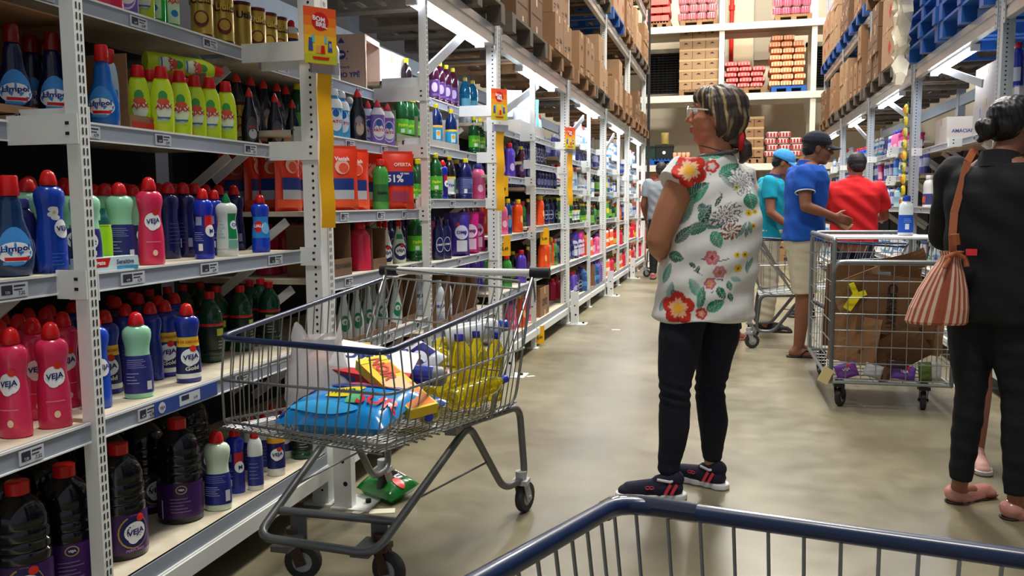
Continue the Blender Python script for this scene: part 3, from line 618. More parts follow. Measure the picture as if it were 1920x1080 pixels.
BAGS = {
 'vanish': (.15,.06,.27,(238,62,24),[('rect',-.07,.07,.015,.05,(240,90,50)),('rect',-.05,.05,.09,.14,(34,60,140)),('rect',-.05,.05,.05,.09,(190,196,206)),('disc',0,.19,.032,(248,190,170)),('disc',.006,.185,.022,(240,90,60)),('text','Vanish',0,.225,.018,_W)],'orange stand-up refill pouch'),
 'desc': (.16,.07,.28,(238,58,26),[('rect',-.075,.075,.12,.19,(32,50,140)),('text','51%',-.02,.155,.038,_W),('text','DE DESC',.03,.18,.009,_W),('text','OFERTA',.02,.225,.018,(250,220,210)),('rect',-.04,.05,.04,.09,(170,60,90))],'orange refill pouch with blue discount band'),
 'omobag': (.13,.07,.26,(66,48,150),[('disc',.005,.15,.045,(214,214,240)),('rect',-.03,.04,.03,.10,(226,226,240)),('text','OMO',.005,.15,.022,(24,30,110)),('disc',-.02,.2,.012,(206,40,60))],'violet washing-powder bag'),
 'pinkbag': (.13,.07,.26,(206,30,130),[('disc',.005,.15,.045,(240,214,236)),('rect',-.03,.04,.03,.10,(236,200,226)),('text','OMO',.005,.15,.022,(90,20,110))],'magenta washing-powder bag'),
}
def make_bag(kind):
    w, d, h, c, arts, desc = BAGS[kind]; root = thing('refill_pouch', desc, 'pouch', (0,0,-50))
    pillow(w, d, h, None).build('pouch_body', colm(c, .28, coat=.4), root)
    MB().box(-.0016,.0016,-w*.46,w*.46,h-.002,h+.012).build('top_seal', colm(c, .3), root)
    soft_art(None, arts, w, d, h, 'printed_front', root); return root
# cartons ------------------------------------------------------------
m_card = mat('cardboard', (154,114,78), .75, noise=.12, nscale=7, bump=.05)
m_card2 = mat('cardboard_pale', (172,136,100), .75, noise=.1, nscale=7)
m_card3 = mat('cardboard_dark', (120,86,58), .78, noise=.14, nscale=7)
m_cardg = mat('cardboard_grey', (186,178,168), .75, noise=.08, nscale=7)
m_cardw = mat('cardboard_pinkish', (206,176,158), .7, noise=.06, nscale=5)
m_tape = mat('packing_tape', (196,166,120), .3)
m_ink = mat('carton_ink', (44,32,30), .7)
def make_carton(name, m, sx, sy_, sz, arts=(), ink=None):
    """closed carton, front +x and side -y printed; origin bottom centre"""
    root = thing('cardboard_box', name, 'box', (0,0,-50))
    p = MB(); p.box(-sx/2, sx/2, -sy_/2, sy_/2, 0, sz, 0)
    for q in arts:
        mi = 1
        if q[0] == 'x': p.text(q[1], (sx/2, q[2], q[3]), (0,1,0), (0,0,1), q[4], 1)
        elif q[0] == 'y': p.text(q[1], (q[2], -sy_/2, q[3]), (1,0,0), (0,0,1), q[4], 1)
        elif q[0] == 'rx': p.add([(sx/2+.001,q[1],q[3]),(sx/2+.001,q[2],q[3]),(sx/2+.001,q[2],q[4]),(sx/2+.001,q[1],q[4])], [(0,1,2,3)], m=1)
        elif q[0] == 'ry': p.add([(q[1],-sy_/2-.001,q[3]),(q[2],-sy_/2-.001,q[3]),(q[2],-sy_/2-.001,q[4]),(q[1],-sy_/2-.001,q[4])], [(0,1,2,3)], m=1)
        elif q[0] == 'dx': p.add([(sx/2+.001,q[1],q[2]-q[3]),(sx/2+.001,q[1]+q[3],q[2]),(sx/2+.001,q[1],q[2]+q[3]),(sx/2+.001,q[1]-q[3],q[2])], [(0,1,2,3)], m=1)
        elif q[0] == 'dy': p.add([(q[1],-sy_/2-.001,q[2]-q[3]),(q[1]+q[3],-sy_/2-.001,q[2]),(q[1],-sy_/2-.001,q[2]+q[3]),(q[1]-q[3],-sy_/2-.001,q[2])], [(0,1,2,3)], m=1)
    p.build('carton_body', [m, ink or m_ink], root)
    p = MB(); e = .0015; w = .024
    p.box(-sx/2-e, sx/2+e, -w, w, sz, sz+e); p.box(sx/2, sx/2+e, -w, w, sz-.06, sz+e); p.box(-sx/2-e, -sx/2, -w, w, sz-.06, sz+e)
    p.box(sx/2, sx/2+e, -w, w, 0, .05)
    p.build('tape_strip', m_tape, root)
    return root
def open_box(label, m, loc, sx, sy_, sz, rz=0, front=0.0, side=None, name='cardboard_tray', parts=(), th=.004, arts=(), ink=None, lip=0):
    """display case: bottom, back, two sides, low front (+x) of height front"""
    root = thing(name, label, 'box', loc, rz)
    p = MB(); p.box(-sx/2,sx/2,-sy_/2,sy_/2,0,th); p.box(-sx/2,-sx/2+th,-sy_/2,sy_/2,th,sz)
    for s in (-1,1):
        if side and s > 0: zz = side
        else: zz = sz
        y0, y1 = sorted((s*sy_/2, s*(sy_/2-th))); p.box(-sx/2+th, sx/2-th, y0, y1, th, zz)
    if front: p.box(sx/2-th, sx/2, -sy_/2, sy_/2, th, front)
    if lip: p.box(-sx/2, sx/2, -sy_/2, sy_/2, sz, sz+th)
    for q in arts:
        if q[0] == 'x': p.text(q[1], (sx/2, q[2], q[3]), (0,1,0), (0,0,1), q[4], 1)
        elif q[0] == 'y': p.text(q[1], (q[2], -sy_/2, q[3]), (1,0,0), (0,0,1), q[4], 1)
        elif q[0] == 'rx': p.add([(sx/2+.001,q[1],q[3]),(sx/2+.001,q[2],q[3]),(sx/2+.001,q[2],q[4]),(sx/2+.001,q[1],q[4])], [(0,1,2,3)], m=1)
    p.build('box_walls', [m, ink or m_ink], root)
    return root
def get(kind):
    if kind not in PROTO: PROTO[kind] = make_bag(kind) if kind in BAGS else make_bottle(kind)
    return PROTO[kind]
USED = set()
def put(kind, x, y, z, rz, label=None, group=None, rot=None, scale=None):
    o = get(kind)
    if kind not in USED:
        USED.add(kind)
        if o.name not in _K: _K[o.name] = [(c, kids(c)) for c in kids(o)]
        o.location = (x, y, z); o.rotation_euler = rot or (0,0,rz)
        if scale: o.scale = (scale,)*3
        o['label'] = label or o['label']
        if group: o['group'] = group
        return o
    return dup(o, (x, y, z), rot or (0,0,rz), label, group, scale)
def desc(kind): return (KD[kind][-1] if kind in KD else BAGS[kind][-1])
def hgt(kind): return KD[kind][1] if kind in KD else BAGS[kind][2]
def wid(kind): return 2*KD[kind][2] if kind in KD else BAGS[kind][0]
def dep(kind): return 2*KD[kind][2]*KD[kind][3] if kind in KD else BAGS[kind][1]
# bay, shelf level, shelf top z, [(kind, x, y, turn in degrees)]
ITEMS = [
 ('L0',3,1.436,[('limpold',-1.815,1.881,-40),('limpold',-1.885,2.016,-40),('limpold',-1.805,2.006,-40),('limpold',-1.905,2.086,-30)]),
 ('L0',2,1.03,[('limpol',-1.69,1.716,-35),('vblue',-1.685,1.834,-25),('vmintb',-1.785,1.87,-30),('navys',-1.735,1.798,-30),('vnavy',-1.875,1.892,None),('vnavy',-1.905,2.005,None),('vnavy',-1.885,2.062,None),('vnavy',-1.925,2.158,None)]),
 ('L0',1,0.655,[('vpink',-1.638,1.638,-75),('vpink',-1.613,1.734,-45),('vpink',-1.723,1.794,-45),('vpink',-1.743,1.919,-40),('vpink',-1.753,1.722,-45),('vpink',-1.823,1.853,None),('vpink',-1.853,1.978,None)]),
 ('L0',0,0.212,[('black5',-1.667,1.659,-60),('black5b',-1.657,1.799,-50),('black5',-1.837,1.916,-50),('black5',-1.857,1.799,-50)]),
 ('L1',4,1.81,[('redpink',-1.92,2.375,None),('patop',-1.91,2.453,-50),('ajax',-1.91,2.539,-50),('greenaj',-1.91,2.602,-70),('greenaj',-1.91,2.642,-50),('greenaj',-1.91,2.686,None),('greenaj',-1.9,2.72,-50),('util',-1.9,2.855,-60),('util',-1.9,2.993,-50),('util',-1.9,3.119,-150),('util',-1.9,3.23,-50),('util',-1.9,3.323,-50),('util',-1.9,3.411,-50),('util',-2.0,3.063,-50),('util',-2.0,3.213,-50),('util',-2.0,3.355,-50),('vsmall',-1.9,3.527,-50),('vsmall',-1.95,3.551,-50)]),
 ('L1',3,1.432,[('limpolb',-1.805,2.198,-70),('white',-1.87,2.309,-60),('ajax',-1.79,2.451,-48),('ajax',-1.79,2.546,-52),('ajax',-1.807,2.654,-52),('ajax',-1.785,2.709,-52),('ajax',-1.785,2.809,-56),('ajax',-1.845,2.408,-50),('ajax',-1.865,2.495,-50),('ajax',-1.875,2.607,-50),('ajax',-1.875,2.702,-50),('ajax',-1.885,2.793,-50),('blackwc',-1.875,3.115,-50),('blackwc',-1.845,3.157,-50),('blackwc',-1.865,3.297,-50),('blackwc',-1.835,3.338,-50),('blackwc',-1.905,3.521,-50),('blackwc',-1.945,3.465,-50),('util',-1.965,3.198,-50)]),
 ('L1',2,1.023,[('vmint',-1.69,1.963,-50),('lime',-1.71,2.044,-50),('vmintb',-1.735,2.156,-50),('vpink',-1.685,2.224,-40),('vnavy',-1.815,2.494,None),('vnavy',-1.815,2.575,None),('vnavy',-1.825,2.657,None),('mrblue',-1.685,2.493,-60),('cif',-1.69,2.635,-60),('mrblue',-1.775,2.694,-50),('vblue2',-1.705,2.88,-40),('vmint',-1.785,2.03,None),('vmint',-1.825,2.207,None),('vmint',-1.845,2.357,None),('vnavy',-1.925,2.592,None),('vnavy',-1.925,2.682,None),('vnavy',-1.925,2.77,None),('vmint',-1.925,2.28,None),('vmint',-1.945,2.389,None),('vnavy',-1.905,2.84,None),('vnavy',-1.905,2.923,None),('vnavy',-1.885,2.995,None),('vnavy',-2.005,2.516,None),('vnavy',-2.025,2.638,None)]),
 ('L1',1,0.655,[('vblue',-1.653,1.925,-50),('vgold',-1.753,2.091,-50),('vmintb',-1.628,2.065,-50),('vblueb',-1.753,2.291,None),('vgold',-1.743,2.351,-50),('vgold',-1.618,2.284,-45),('gpet',-1.753,2.609,None),('gpet',-1.713,2.655,None),('gpet',-1.773,2.834,None),('gpet',-1.853,3.033,None),('gpet',-1.753,3.004,None),('gpet',-1.853,3.114,None),('gpet',-1.853,2.804,None),('vblueb',-1.803,2.241,None),('vblueb',-1.853,2.468,None),('vblueb',-1.853,2.554,None),('vnavy',-1.913,2.334,None),('vnavy',-1.913,2.443,None)]),
 ('L1',0,0.212,[('black5',-1.657,2.001,-38),('black5',-1.827,2.325,-42),('black5b',-1.667,2.281,-60),('black5',-1.857,2.483,None),('black5',-1.677,1.928,-35),('black5',-1.867,2.207,None),('vcloro',-1.602,2.388,-62),('mrblue',-1.637,2.547,-80),('vcloro2',-1.607,2.555,-60),('vcloro2',-1.587,2.59,-55),('vcloro2',-1.667,2.787,-60),('vsmall',-1.597,2.749,-55),('vcloro2',-1.697,2.744,-60),('vsmall',-1.677,2.955,-50),('gpet',-1.612,2.971,-50),('vsmall',-1.737,2.966,-50),('black5',-1.867,2.634,None),('vsmall',-1.737,2.738,None)]),
 ('L2',5,1.795,[('worange',-1.904,3.93,-50),('ype',-1.879,4.869,-50)]),
 ('L2',4,1.5,[('patob',-1.75,3.625,-45),('patob',-1.76,3.723,-45),('patob',-1.82,3.939,-50),('patok',-1.74,3.857,-60),('patop',-1.8,4.113,-50),('patop',-1.735,4.084,-50),('patop',-1.75,4.253,-50),('patop',-1.84,4.388,-50),('patop',-1.88,4.365,-50)]),
 ('L2',3,1.172,[('vanish',-1.645,3.457,-52),('vanish',-1.69,3.692,-40),('desc',-1.65,3.765,-60),('greens',-1.69,4.0,-50),('desc',-1.625,4.073,-60),('vanish',-1.77,4.092,-50),('pinho',-1.67,4.362,-50),('pinho',-1.65,4.423,-50),('vanish',-1.79,4.317,-50)]),
 ('L2',2,0.895,[('redpink',-1.655,3.658,None),('blackwc',-1.735,3.816,None),('vspray',-1.645,3.932,-55),('vspray',-1.745,4.101,-55),('vsprayg',-1.655,4.14,-50),('vsprayg',-1.635,4.179,-50),('pinho',-1.635,4.328,-50),('blackwc',-1.775,4.021,None)]),
 ('L2',1,0.6,[('wspray',-1.633,3.551,-50),('wspray',-1.633,3.681,-50),('wspray',-1.633,3.833,-50),('wspray',-1.613,3.976,-45),('wspray',-1.643,3.444,-60),('wspray',-1.733,3.974,None),('wspray',-1.733,4.148,None),('urca',-1.613,4.32,-50)]),
 ('L3',5,1.85,[('purp',-1.85,5.275,-50),('purp',-1.85,5.4,-50),('purp',-1.85,5.531,-50),('purp',-1.85,5.668,-50),('purp',-1.94,5.729,None),('purp',-1.94,5.869,None),('aqua',-1.86,5.981,-50),('aqua',-1.85,6.133,-50)]),
 ('L3',4,1.535,[('pinho',-1.79,4.545,-50),('pinho',-1.78,4.618,-50),('pinho',-1.77,4.685,-50),('pinho',-1.75,4.727,-50),('ypeb',-1.73,4.968,-50),('ypeb',-1.74,5.286,-50),('pinho',-1.74,5.797,-50),('pinho',-1.74,5.942,-50)]),
 ('L3',3,1.225,[('pinho',-1.68,4.801,-60),('mrblue',-1.66,4.869,-60),('ype',-1.67,5.029,-50),('navyl',-1.67,5.359,-50),('navyl',-1.77,5.477,-50),('pinks',-1.71,5.789,-50)]),
 ('L3',2,0.87,[('omod',-1.66,4.775,-50),('omod',-1.65,4.882,-50),('omobag',-1.73,5.27,-50),('omobag',-1.645,5.14,-55),('pinkbag',-1.66,5.395,-60),('pinkbag',-1.7,5.676,-60),('omod',-1.8,5.438,None)]),
 ('L3',1,0.5,[('urca',-1.63,4.671,-50),('urca',-1.64,4.836,-50)]),
 ('L3',0,0.212,[('ype',-1.627,5.012,-50),('pinho',-1.617,5.228,-50),('ype',-1.717,5.432,None)]),
 ('L4',3,1.4,[('violet',-1.67,6.51,-50),('purp',-1.69,6.981,-50),('violet',-1.78,7.14,None),('navys',-1.72,7.323,None)]),
 ('L4',2,0.965,[('pinks',-1.67,6.27,None),('bluey',-1.65,6.37,-50),('orange',-1.65,6.696,-50),('pinks',-1.74,6.859,None),('greens',-1.72,7.133,None),('purp',-1.68,7.183,None)]),
 ('L4',1,0.56,[('greens',-1.62,6.21,-60),('blackg',-1.7,6.725,None),('violet',-1.62,6.671,-50),('redpink',-1.73,6.954,None),('purp',-1.66,7.088,None)]),
 ('L4',0,0.212,[('pinks',-1.617,6.302,-50),('orange',-1.607,6.591,-50),('redpink',-1.717,6.855,None),('pinks',-1.637,6.982,None)]),
 ('L5',3,1.33,[('navys',-1.7,7.66,-50),('navys',-1.7,7.797,-50),('navys',-1.7,7.939,-50),('navys',-1.7,8.085,-50),('navys',-1.7,8.237,-50),('navys',-1.7,8.394,-50)]),
 ('L5',2,1.0,[('orange',-1.65,7.518,-40),('omod',-1.68,7.889,None),('omod',-1.68,8.137,None),('omod',-1.68,8.373,None)]),
 ('L5',1,0.6,[('orange',-1.62,7.486,-50),('orange',-1.63,7.719,None),('greens',-1.64,8.091,None),('orange',-1.71,8.251,None)]),
 ('L5',0,0.212,[('redpink',-1.737,8.483,None),('redpink',-1.737,8.705,None)]),
 ('R5',3,1.665,[('pinkl',1.82,9.242,180),('jugw',1.86,9.249,190)]),
 ('R5',2,1.14,[('jugw',1.71,8.266,200),('urca',1.71,7.776,200),('urca',1.72,7.623,200),('jugw',1.84,8.59,200)]),
 ('R4',3,1.665,[('blueR',1.78,6.92,200)]),
 ('R3',4,1.92,[('blueR',1.76,6.156,200),('blueR',1.77,6.098,200)]),
 ('R7',3,1.42,[('pinkl',1.76,11.115,None),('aeron',1.76,10.753,None),('aeron',1.77,10.642,None),('aeron',1.76,10.416,None),('blueb',1.75,10.073,None),('aerow',1.77,9.917,None)]),
 ('R6',2,1.14,[('ltblue',1.72,10.253,190),('ltblue',1.73,9.726,190)]),
]
KD['worange'] = ('soft', .22, .040, .8, (236,236,232), (246,110,40), 'wide', None, [('patch',-30,30,.2,.5,(90,100,180))], 'white bottle with orange cap')
PF['carafe'] = PF['soft']
BAY = {'L0':'cut-off left bay','L1':'nearest left bay','L2':'second left bay','L3':'third left bay','L4':'fourth left bay','L5':'fifth left bay','L6':'sixth left bay','L7':'seventh left bay','L8':'eighth left bay','L9':'ninth left bay','L10':'tenth left bay','L11':'last left bay'}
for i in range(12): BAY[f'R{i}'] = f'{ORD[i]} right bay'
LVL = ['bottom shelf','second shelf','third shelf','fourth shelf','fifth shelf','sixth shelf']
FXL = {}
def place_rows(bay, lvl, z, rows, frontd=.115):
    xs = [r[1] for r in rows]; s = 1 if bay[0] == 'L' else -1
    fx = max(xs) if s > 0 else min(xs)
    front = [r for r in rows if abs(r[1]-fx) < frontd*.75]; back = [r for r in rows if r not in front]
    cnt = {}
    for r in sorted(front, key=lambda r: r[2]): cnt.setdefault(r[0], []).append(r)
    for k, rs in cnt.items():
        for i, r in enumerate(rs):
            lab = f'{desc(k)}, {BAY[bay]}, {LVL[lvl]}' + (f', {ORD[i]} along' if len(rs) > 1 else '')
            rz = math.radians(r[3]) if r[3] is not None else math.radians((-35 if s > 0 else 205)+rnd.uniform(-30, 30))
            o = put(k, r[1], r[2], z+.0005, rz, lab, f'{desc(k)}s, {BAY[bay]}, {LVL[lvl]}' if len(rs) > 1 else None)
    for r in back:
        rz = math.radians(r[3]) if r[3] is not None else math.radians((-35 if s > 0 else 205)+rnd.uniform(-60, 60))
        put(r[0], r[1], r[2], z+.0005, rz, f'{desc(r[0])}, rear rows, {BAY[bay]}, {LVL[lvl]}', f'rear row {desc(r[0])}s, {BAY[bay]}, {LVL[lvl]}')
def clash_filter(rows):
    keep = []
    for r in rows:
        w1 = wid(r[0])*.5
        ok = True
        for q in keep:
            if math.hypot(r[1]-q[1], r[2]-q[2]) < (w1+wid(q[0])*.5)*.80: ok = False; break
        if ok: keep.append(r)
    return keep
for bay, lvl, z, rows in ITEMS:
    place_rows(bay, lvl, z, clash_filter(rows))
# filler rows deep in the shelves (caps showing above the front bottles)
def rowfill(bay, lvl, z, kinds, x, ya, yb, gap=.012, jit=.008, dx=.0):
    y = ya; out = []
    while True:
        k = kinds[int((y-ya)/max(1e-6, yb-ya)*len(kinds)) % len(kinds)] if len(kinds) < 5 else rnd.choice(kinds)
        w_ = wid(k)
        if y+w_ > yb: break
        out.append((k, x+rnd.uniform(-jit, jit), y+w_/2, None)); y += w_+gap+rnd.random()*gap
    return out
for (bay, lvl, z, kinds, x, ya, yb) in [
    ('L0',2,1.03,['vnavy'],-2.02,.9,1.72), ('L0',1,.655,['vpink'],-1.95,1.0,1.72), ('L0',0,.212,['black5'],-2.1,.8,1.72),
    ('L1',2,1.023,['vmint','vnavy','vnavy'],-2.08,1.85,3.0), ('L1',1,.655,['vblueb','gpet'],-2.02,1.86,3.0), ('L1',0,.212,['black5','vblueb'],-2.08,1.86,3.0),
    ('L1',3,1.432,['util','blackwc'],-2.16,2.5,3.0), ('L2',3,1.172,['vanish'],-1.90,3.25,4.2), ('L2',3,1.172,['vanish'],-2.02,3.3,4.2), ('L2',3,1.172,['vanish'],-2.14,3.35,4.2), ('L2',3,1.172,['vanish'],-1.80,3.2,3.5),
    ('L2',4,1.50,['patok','pinho'],-2.0,3.2,4.2), ('L2',2,.895,['redpink','vnavy'],-1.95,3.3,4.2), ('L3',3,1.225,['pinho'],-1.9,4.4,5.5),
    ('L3',2,.87,['omod','pinks'],-1.9,4.4,5.5), ('L4',2,.965,['purp','orange'],-1.86,5.8,6.7), ('L4',1,.56,['violet','greens'],-1.86,5.8,6.7), ('L4',3,1.40,['navys'],-1.9,5.8,6.7),
    ('L5',2,1.0,['omod'],-1.86,6.9,8.2), ('L5',3,1.33,['navys'],-1.86,6.9,8.2)]:
    place_rows(bay, lvl, z, [('x', -99, 0, 0)][:0]+rowfill(bay, lvl, z, kinds, x, ya, yb), 0)
# filled far bays
PAL = [['navys','violet','omod'],['blackg','greens','aerog'],['omobag','pinkbag'],['urca','white','wspray','aerow'],['orange','aeroo'],['pinkl','pinks'],['aeror','aeroo','redpink'],['aeron','navys'],['bluej','purpj'],['patob','aerow'],['vspray','wspray'],['pinho','ype'],['vblue2','mrblue']]
farplan = [  # per far left section, palettes from bottom to top
 [[0,8],[7,2],[11],[10,3],[7,9],[3]], [[8],[4,5],[11,1],[3,4],[0,3],[3]],
 [[6,1],[4,6],[1,1],[1,7],[7,9],[9]], [[6],[6,1],[1,4],[9,0],[9],[9]],
 [[6,3],[6,6],[7,3],[3,7],[12,9],[3]], [[6,6],[6,3],[7],[3],[9],[3]]]
for i, hb in enumerate(FAR):
    zs = [.212,.56,.92,1.27,1.60,1.86] if i % 2 else [.212,.60,.98,1.34,1.66]
    for l, z in enumerate(zs):
        ks = [k for p_ in farplan[i][l] for k in PAL[p_]][:4]
        if l+1 < len(zs): ks = [k for k in ks if hgt(k) < zs[l+1]-z-.03] or ['navys']
        fx = [-1.537,-1.56,-1.60,-1.62,-1.64,-1.66][l]-.07
        r_ = rowfill(f'L{6+i}', l, z, ks, fx, hb[0]+.03, hb[1]-.03, .01)
        r_ = [q for q in r_ if rnd.random() > .08 and not (l == 0 and abs(q[2]-9.9) < .24)]
        place_rows(f'L{6+i}', l, z, r_)
        if i < 2: place_rows(f'L{6+i}', l, z, rowfill(f'L{6+i}', l, z, ks[:1], fx-.16, hb[0]+.03, hb[1]-.03, .02), 0)
# the rest of the half filled nearer bays
for bay, lvl, z, kinds, x, ya, yb in [('L4',3,1.40,['navys'],-1.70,6.2,6.7), ('L4',4,1.76,['urca'],-1.95,5.9,6.6), ('L5',4,1.54,['navys','omod'],-1.75,6.95,8.2), ('L5',5,1.78,['urca','white'],-1.76,7.1,8.1),
   ('L5',1,.60,['greens','orange'],-1.66,7.7,8.2), ('L5',2,1.0,['omod'],-1.70,7.55,8.2), ('L3',0,.212,['pinks','urca'],-1.65,4.45,5.0), ('L2',0,.212,['urca','white'],-1.66,3.3,4.2)]:
    place_rows(bay, lvl, z, clash_filter(rowfill(bay, lvl, z, kinds, x, ya, yb)), 0)
rplan = {2:[[3],[3],[3],[3]], 3:[[3],[3],[3],[]], 4:[[5],[3],[10],[]], 5:[[3,10],[3],[],[]], 6:[[3],[9],[],[7]], 7:[[3],[9],[7],[],[5,7]], 8:[[3],[9],[3],[7],[9]], 9:[[3],[6],[7],[3],[12]], 10:[[3],[9],[3],[7],[3]], 11:[[3],[9],[3],[7],[3]]}
for i, hb in enumerate(RHB):
    if i not in rplan: continue
    zs = [.212,.66,1.14,1.66] if i % 2 else [.212,.62,1.14,1.70]
    if i in (2, 3, 4, 5): zs = [.212,.62,1.14,1.665]
    if i >= 6: zs = [.212,.62,1.10,1.42,1.72] if i % 2 else [.212,.62,1.14,1.45,1.75]
    for l, z in enumerate(zs):
        if l >= len(rplan[i]) or not rplan[i][l]: continue
        ks = [k for p_ in rplan[i][l] for k in PAL[p_]][:4]
        if l+1 < len(zs): ks = [k for k in ks if hgt(k) < zs[l+1]-z-.03] or ['navys']
        fx = [1.61,1.63,1.64,1.70,1.72][l]+.08
        place_rows(f'R{i}', l, z, [q for q in rowfill(f'R{i}', l, z, ks, fx, hb[0]+.03, hb[1]-.03, .035 if 'aero' in ks[-1] else .02) if rnd.random() > .2])
# ---- cartons and trays on the left shelves
open_box('tall torn brown case around dark detergent bottles, cut-off left bay', m_card, (-1.89, 1.80, 1.436), .26, .56, .27, front=.02, name='display_case', lip=1)
flap = MB(); flap.T = Matrix.Translation((-1.75, 2.0, 1.437)) @ Matrix.Rotation(math.radians(18), 4, 'Z')
ns = 12; vs = [(0, 0, 0), (0, 0, .262)]; 
for i in range(ns+1): vs.append((.004, .062+.008*math.sin(i*2.1)+.006*math.sin(i*5), .262*(1-i/ns)))
flap.add(vs, [tuple([1, 0]+list(range(2+ns, 1, -1)))], False, 0); flap.add([(-.004, y, z) for x, y, z in vs], [tuple([0, 1]+list(range(2, 3+ns)))], False, 0)
tag(flap.build('torn_cardboard_flap', m_card), 'torn cardboard flap standing beside the slotted post', 'cardboard flap')
open_box('brown shelf case holding lime-yellow bottles with red caps', m_card, (-1.905, 2.52, 1.4325), .20, .42, .235, front=.05, name='display_case', ink=colm((196,50,36),.7), arts=[('rx',-.2,.2,.005,.03),('x','AJAX',-.1,.038,.012)])
for i, (yy, xx) in enumerate(((2.56, -1.93), (2.66, -1.90))):
    put('ajax', xx, yy, 1.432+.2355+.0225, 0, f'lime-yellow bottle lying on top of the shelf case, {"left" if i==0 else "right"} one', rot=(math.radians(-90), 0, math.radians(-18)))
t = thing('toothpaste_box', 'white and red toothpaste carton lying on the shelf edge', 'carton', (-1.652, 1.985, 1.0235), math.radians(-8))
p = MB(); p.box(-.02,.02,-.095,.095,0,.038,0); p.add([(.0205,-.095,.012),(.0205,-.01,.012),(.0205,.0,.036),(.0205,-.095,.036)], [(0,1,2,3)], m=1)
p.add([(.0205,.02,.002),(.0205,.094,.002),(.0205,.094,.012),(.0205,.02,.012)], [(0,1,2,3)], m=2)
p.text('Colgate', (.0208,-.045,.023), (0,1,0), (0,0,1), .016, 3, wmax=.075); p.text('Sensitive', (.0208,.048,.024), (0,1,0), (0,0,1), .013, 4, wmax=.078)
p.build('printed_carton', [colm((214,236,240),.4), colm(_RD,.4), colm((60,160,220),.4), colm(_W,.4), colm((40,50,110),.4)], t)
# second left bay
pb = thing('cardboard_box', 'pinkish-brown disinfectant case open to the aisle, top of the second left bay', 'box', (-2.05, 4.34, 1.7955), math.radians(6))
p = MB(); sx, s_y, sz, th = .36, .26, .29, .005
p.box(-sx/2,sx/2,-s_y/2,s_y/2,0,th); p.box(-sx/2,sx/2,-s_y/2,s_y/2,sz-th,sz); p.box(-sx/2,-sx/2+th,-s_y/2,s_y/2,0,sz)
for s in (-1,1): y0, y1 = sorted((s*s_y/2, s*(s_y/2-th))); p.box(-sx/2,sx/2,y0,y1,th,sz-th)
p.box(sx/2-.004,sx/2,-s_y/2,-s_y/2+.02,0,sz); p.box(sx/2-.004,sx/2,-s_y/2,s_y/2,sz-.03,sz)
p.text('PINHO YPÊ', (.06,-s_y/2,.085), (1,0,0), (0,0,1), .034, 1, wmax=.2); p.text('DESINFETANTE', (.04,-s_y/2,.12), (1,0,0), (0,0,1), .012, 1, wmax=.15)
p.disc((.05,-s_y/2-.001,.185), (0,-1,0), .024, 16, 1); p.text('ype', (.05,-s_y/2-.001,.185), (1,0,0), (0,0,1), .016, 2)
p.disc((.085,-s_y/2-.001,.2), (0,-1,0), .005, 8, 1); p.disc((.08,-s_y/2-.001,.165), (0,-1,0), .004, 8, 1)
p.add([(.03,-s_y/2-.001,.245),(.07,-s_y/2-.001,.245),(.05,-s_y/2-.001,.275)], [(0,1,2)], m=1)
p.build('box_walls', [m_cardw, colm((52,56,140),.6), colm(_W,.6)], pb)
cb = make_carton('grey-brown closed carton behind the yellow-capped bottle, second left bay', m_cardg, .34, .42, .22, [('y','YPE',.05,.10,.03)])
cb.location = (-2.07, 4.72, 1.851); cb.rotation_euler = (0,0,0)
open_box('green-brown shelf tray of pine cleaner bottles, third left bay', colm((120,128,96),.75), (-1.81, 4.47, 1.5355), .18, .34, .16, front=.04, name='display_tray')
open_box('grey-brown shelf tray of yellow-capped bottles, third left bay', m_cardg, (-1.79, 5.05, 1.5355), .2, .50, .2, front=.04, name='display_tray')
open_box('brown open case with printed front flap, second left bay', m_card3, (-1.70, 3.34, .8955), .22, .17, .22, front=.075, name='display_case', arts=[('x','TO 8 CAIXAS',0,.045,.02)])
open_box('brown case holding trigger sprays, second left bay', m_card3, (-1.69, 3.76, .8955), .18, .16, .19, front=.05, name='display_case')
open_box('long brown tray under the pale spray bottles', m_card3, (-1.66, 3.60, .6005), .19, .52, .025, front=.024, name='display_tray')
for i, (x, y, z, sx, s_y, sz, w_) in enumerate([(-1.68,4.09,.6005,.2,.2,.24,'brown carton right of the pale sprays, second left bay'),(-1.70,4.63,.501,.22,.2,.25,'brown carton behind the cart handle, third left bay'),(-1.70,4.90,.501,.22,.24,.27,'middle brown carton, second shelf, third left bay'),(-1.70,5.2,.501,.22,.24,.25,'last brown carton, second shelf, third left bay')]):
    c = open_box(w_, m_card3, (x, y, z), sx, s_y, sz, front=.03, name='display_case')
# printed carton on the bottom shelf of the fifth bay
c = make_carton('brown carton with dark oval logo on the bottom shelf, fifth left bay', m_card, .30, .36, .25, [('y','OVO',0,.12,.05),('x','OVO',-.0,.12,.07),('ry',.09,.11,.02,.05),('rx',.12,.14,.02,.06)])
c.location = (-1.72, 7.35, .2125)
sb = MB(); sb.lathe([(0,.02),(.008,.08),(.03,.10),(.055,.09),(.07,.05),(.075,.01)], 14, .8, c=(-1.72,7.10,.2125+.251)); 
tag(sb.build('dark_bag', colm((24,26,44),.6)), 'dark folded bag resting on the logo carton, fifth left bay', 'bag')
c = open_box('tipped brown open case, bottom shelf beyond the third upright', m_card, (-1.66, 9.9, .2125), .25, .3, .26, front=.0, name='display_case')
flap = MB(); flap.T = Matrix.Translation((-1.52, 9.82, .33)) @ Matrix.Rotation(math.radians(35), 4, 'Y'); flap.box(-.002,.002,0,.3,-.01,.2)
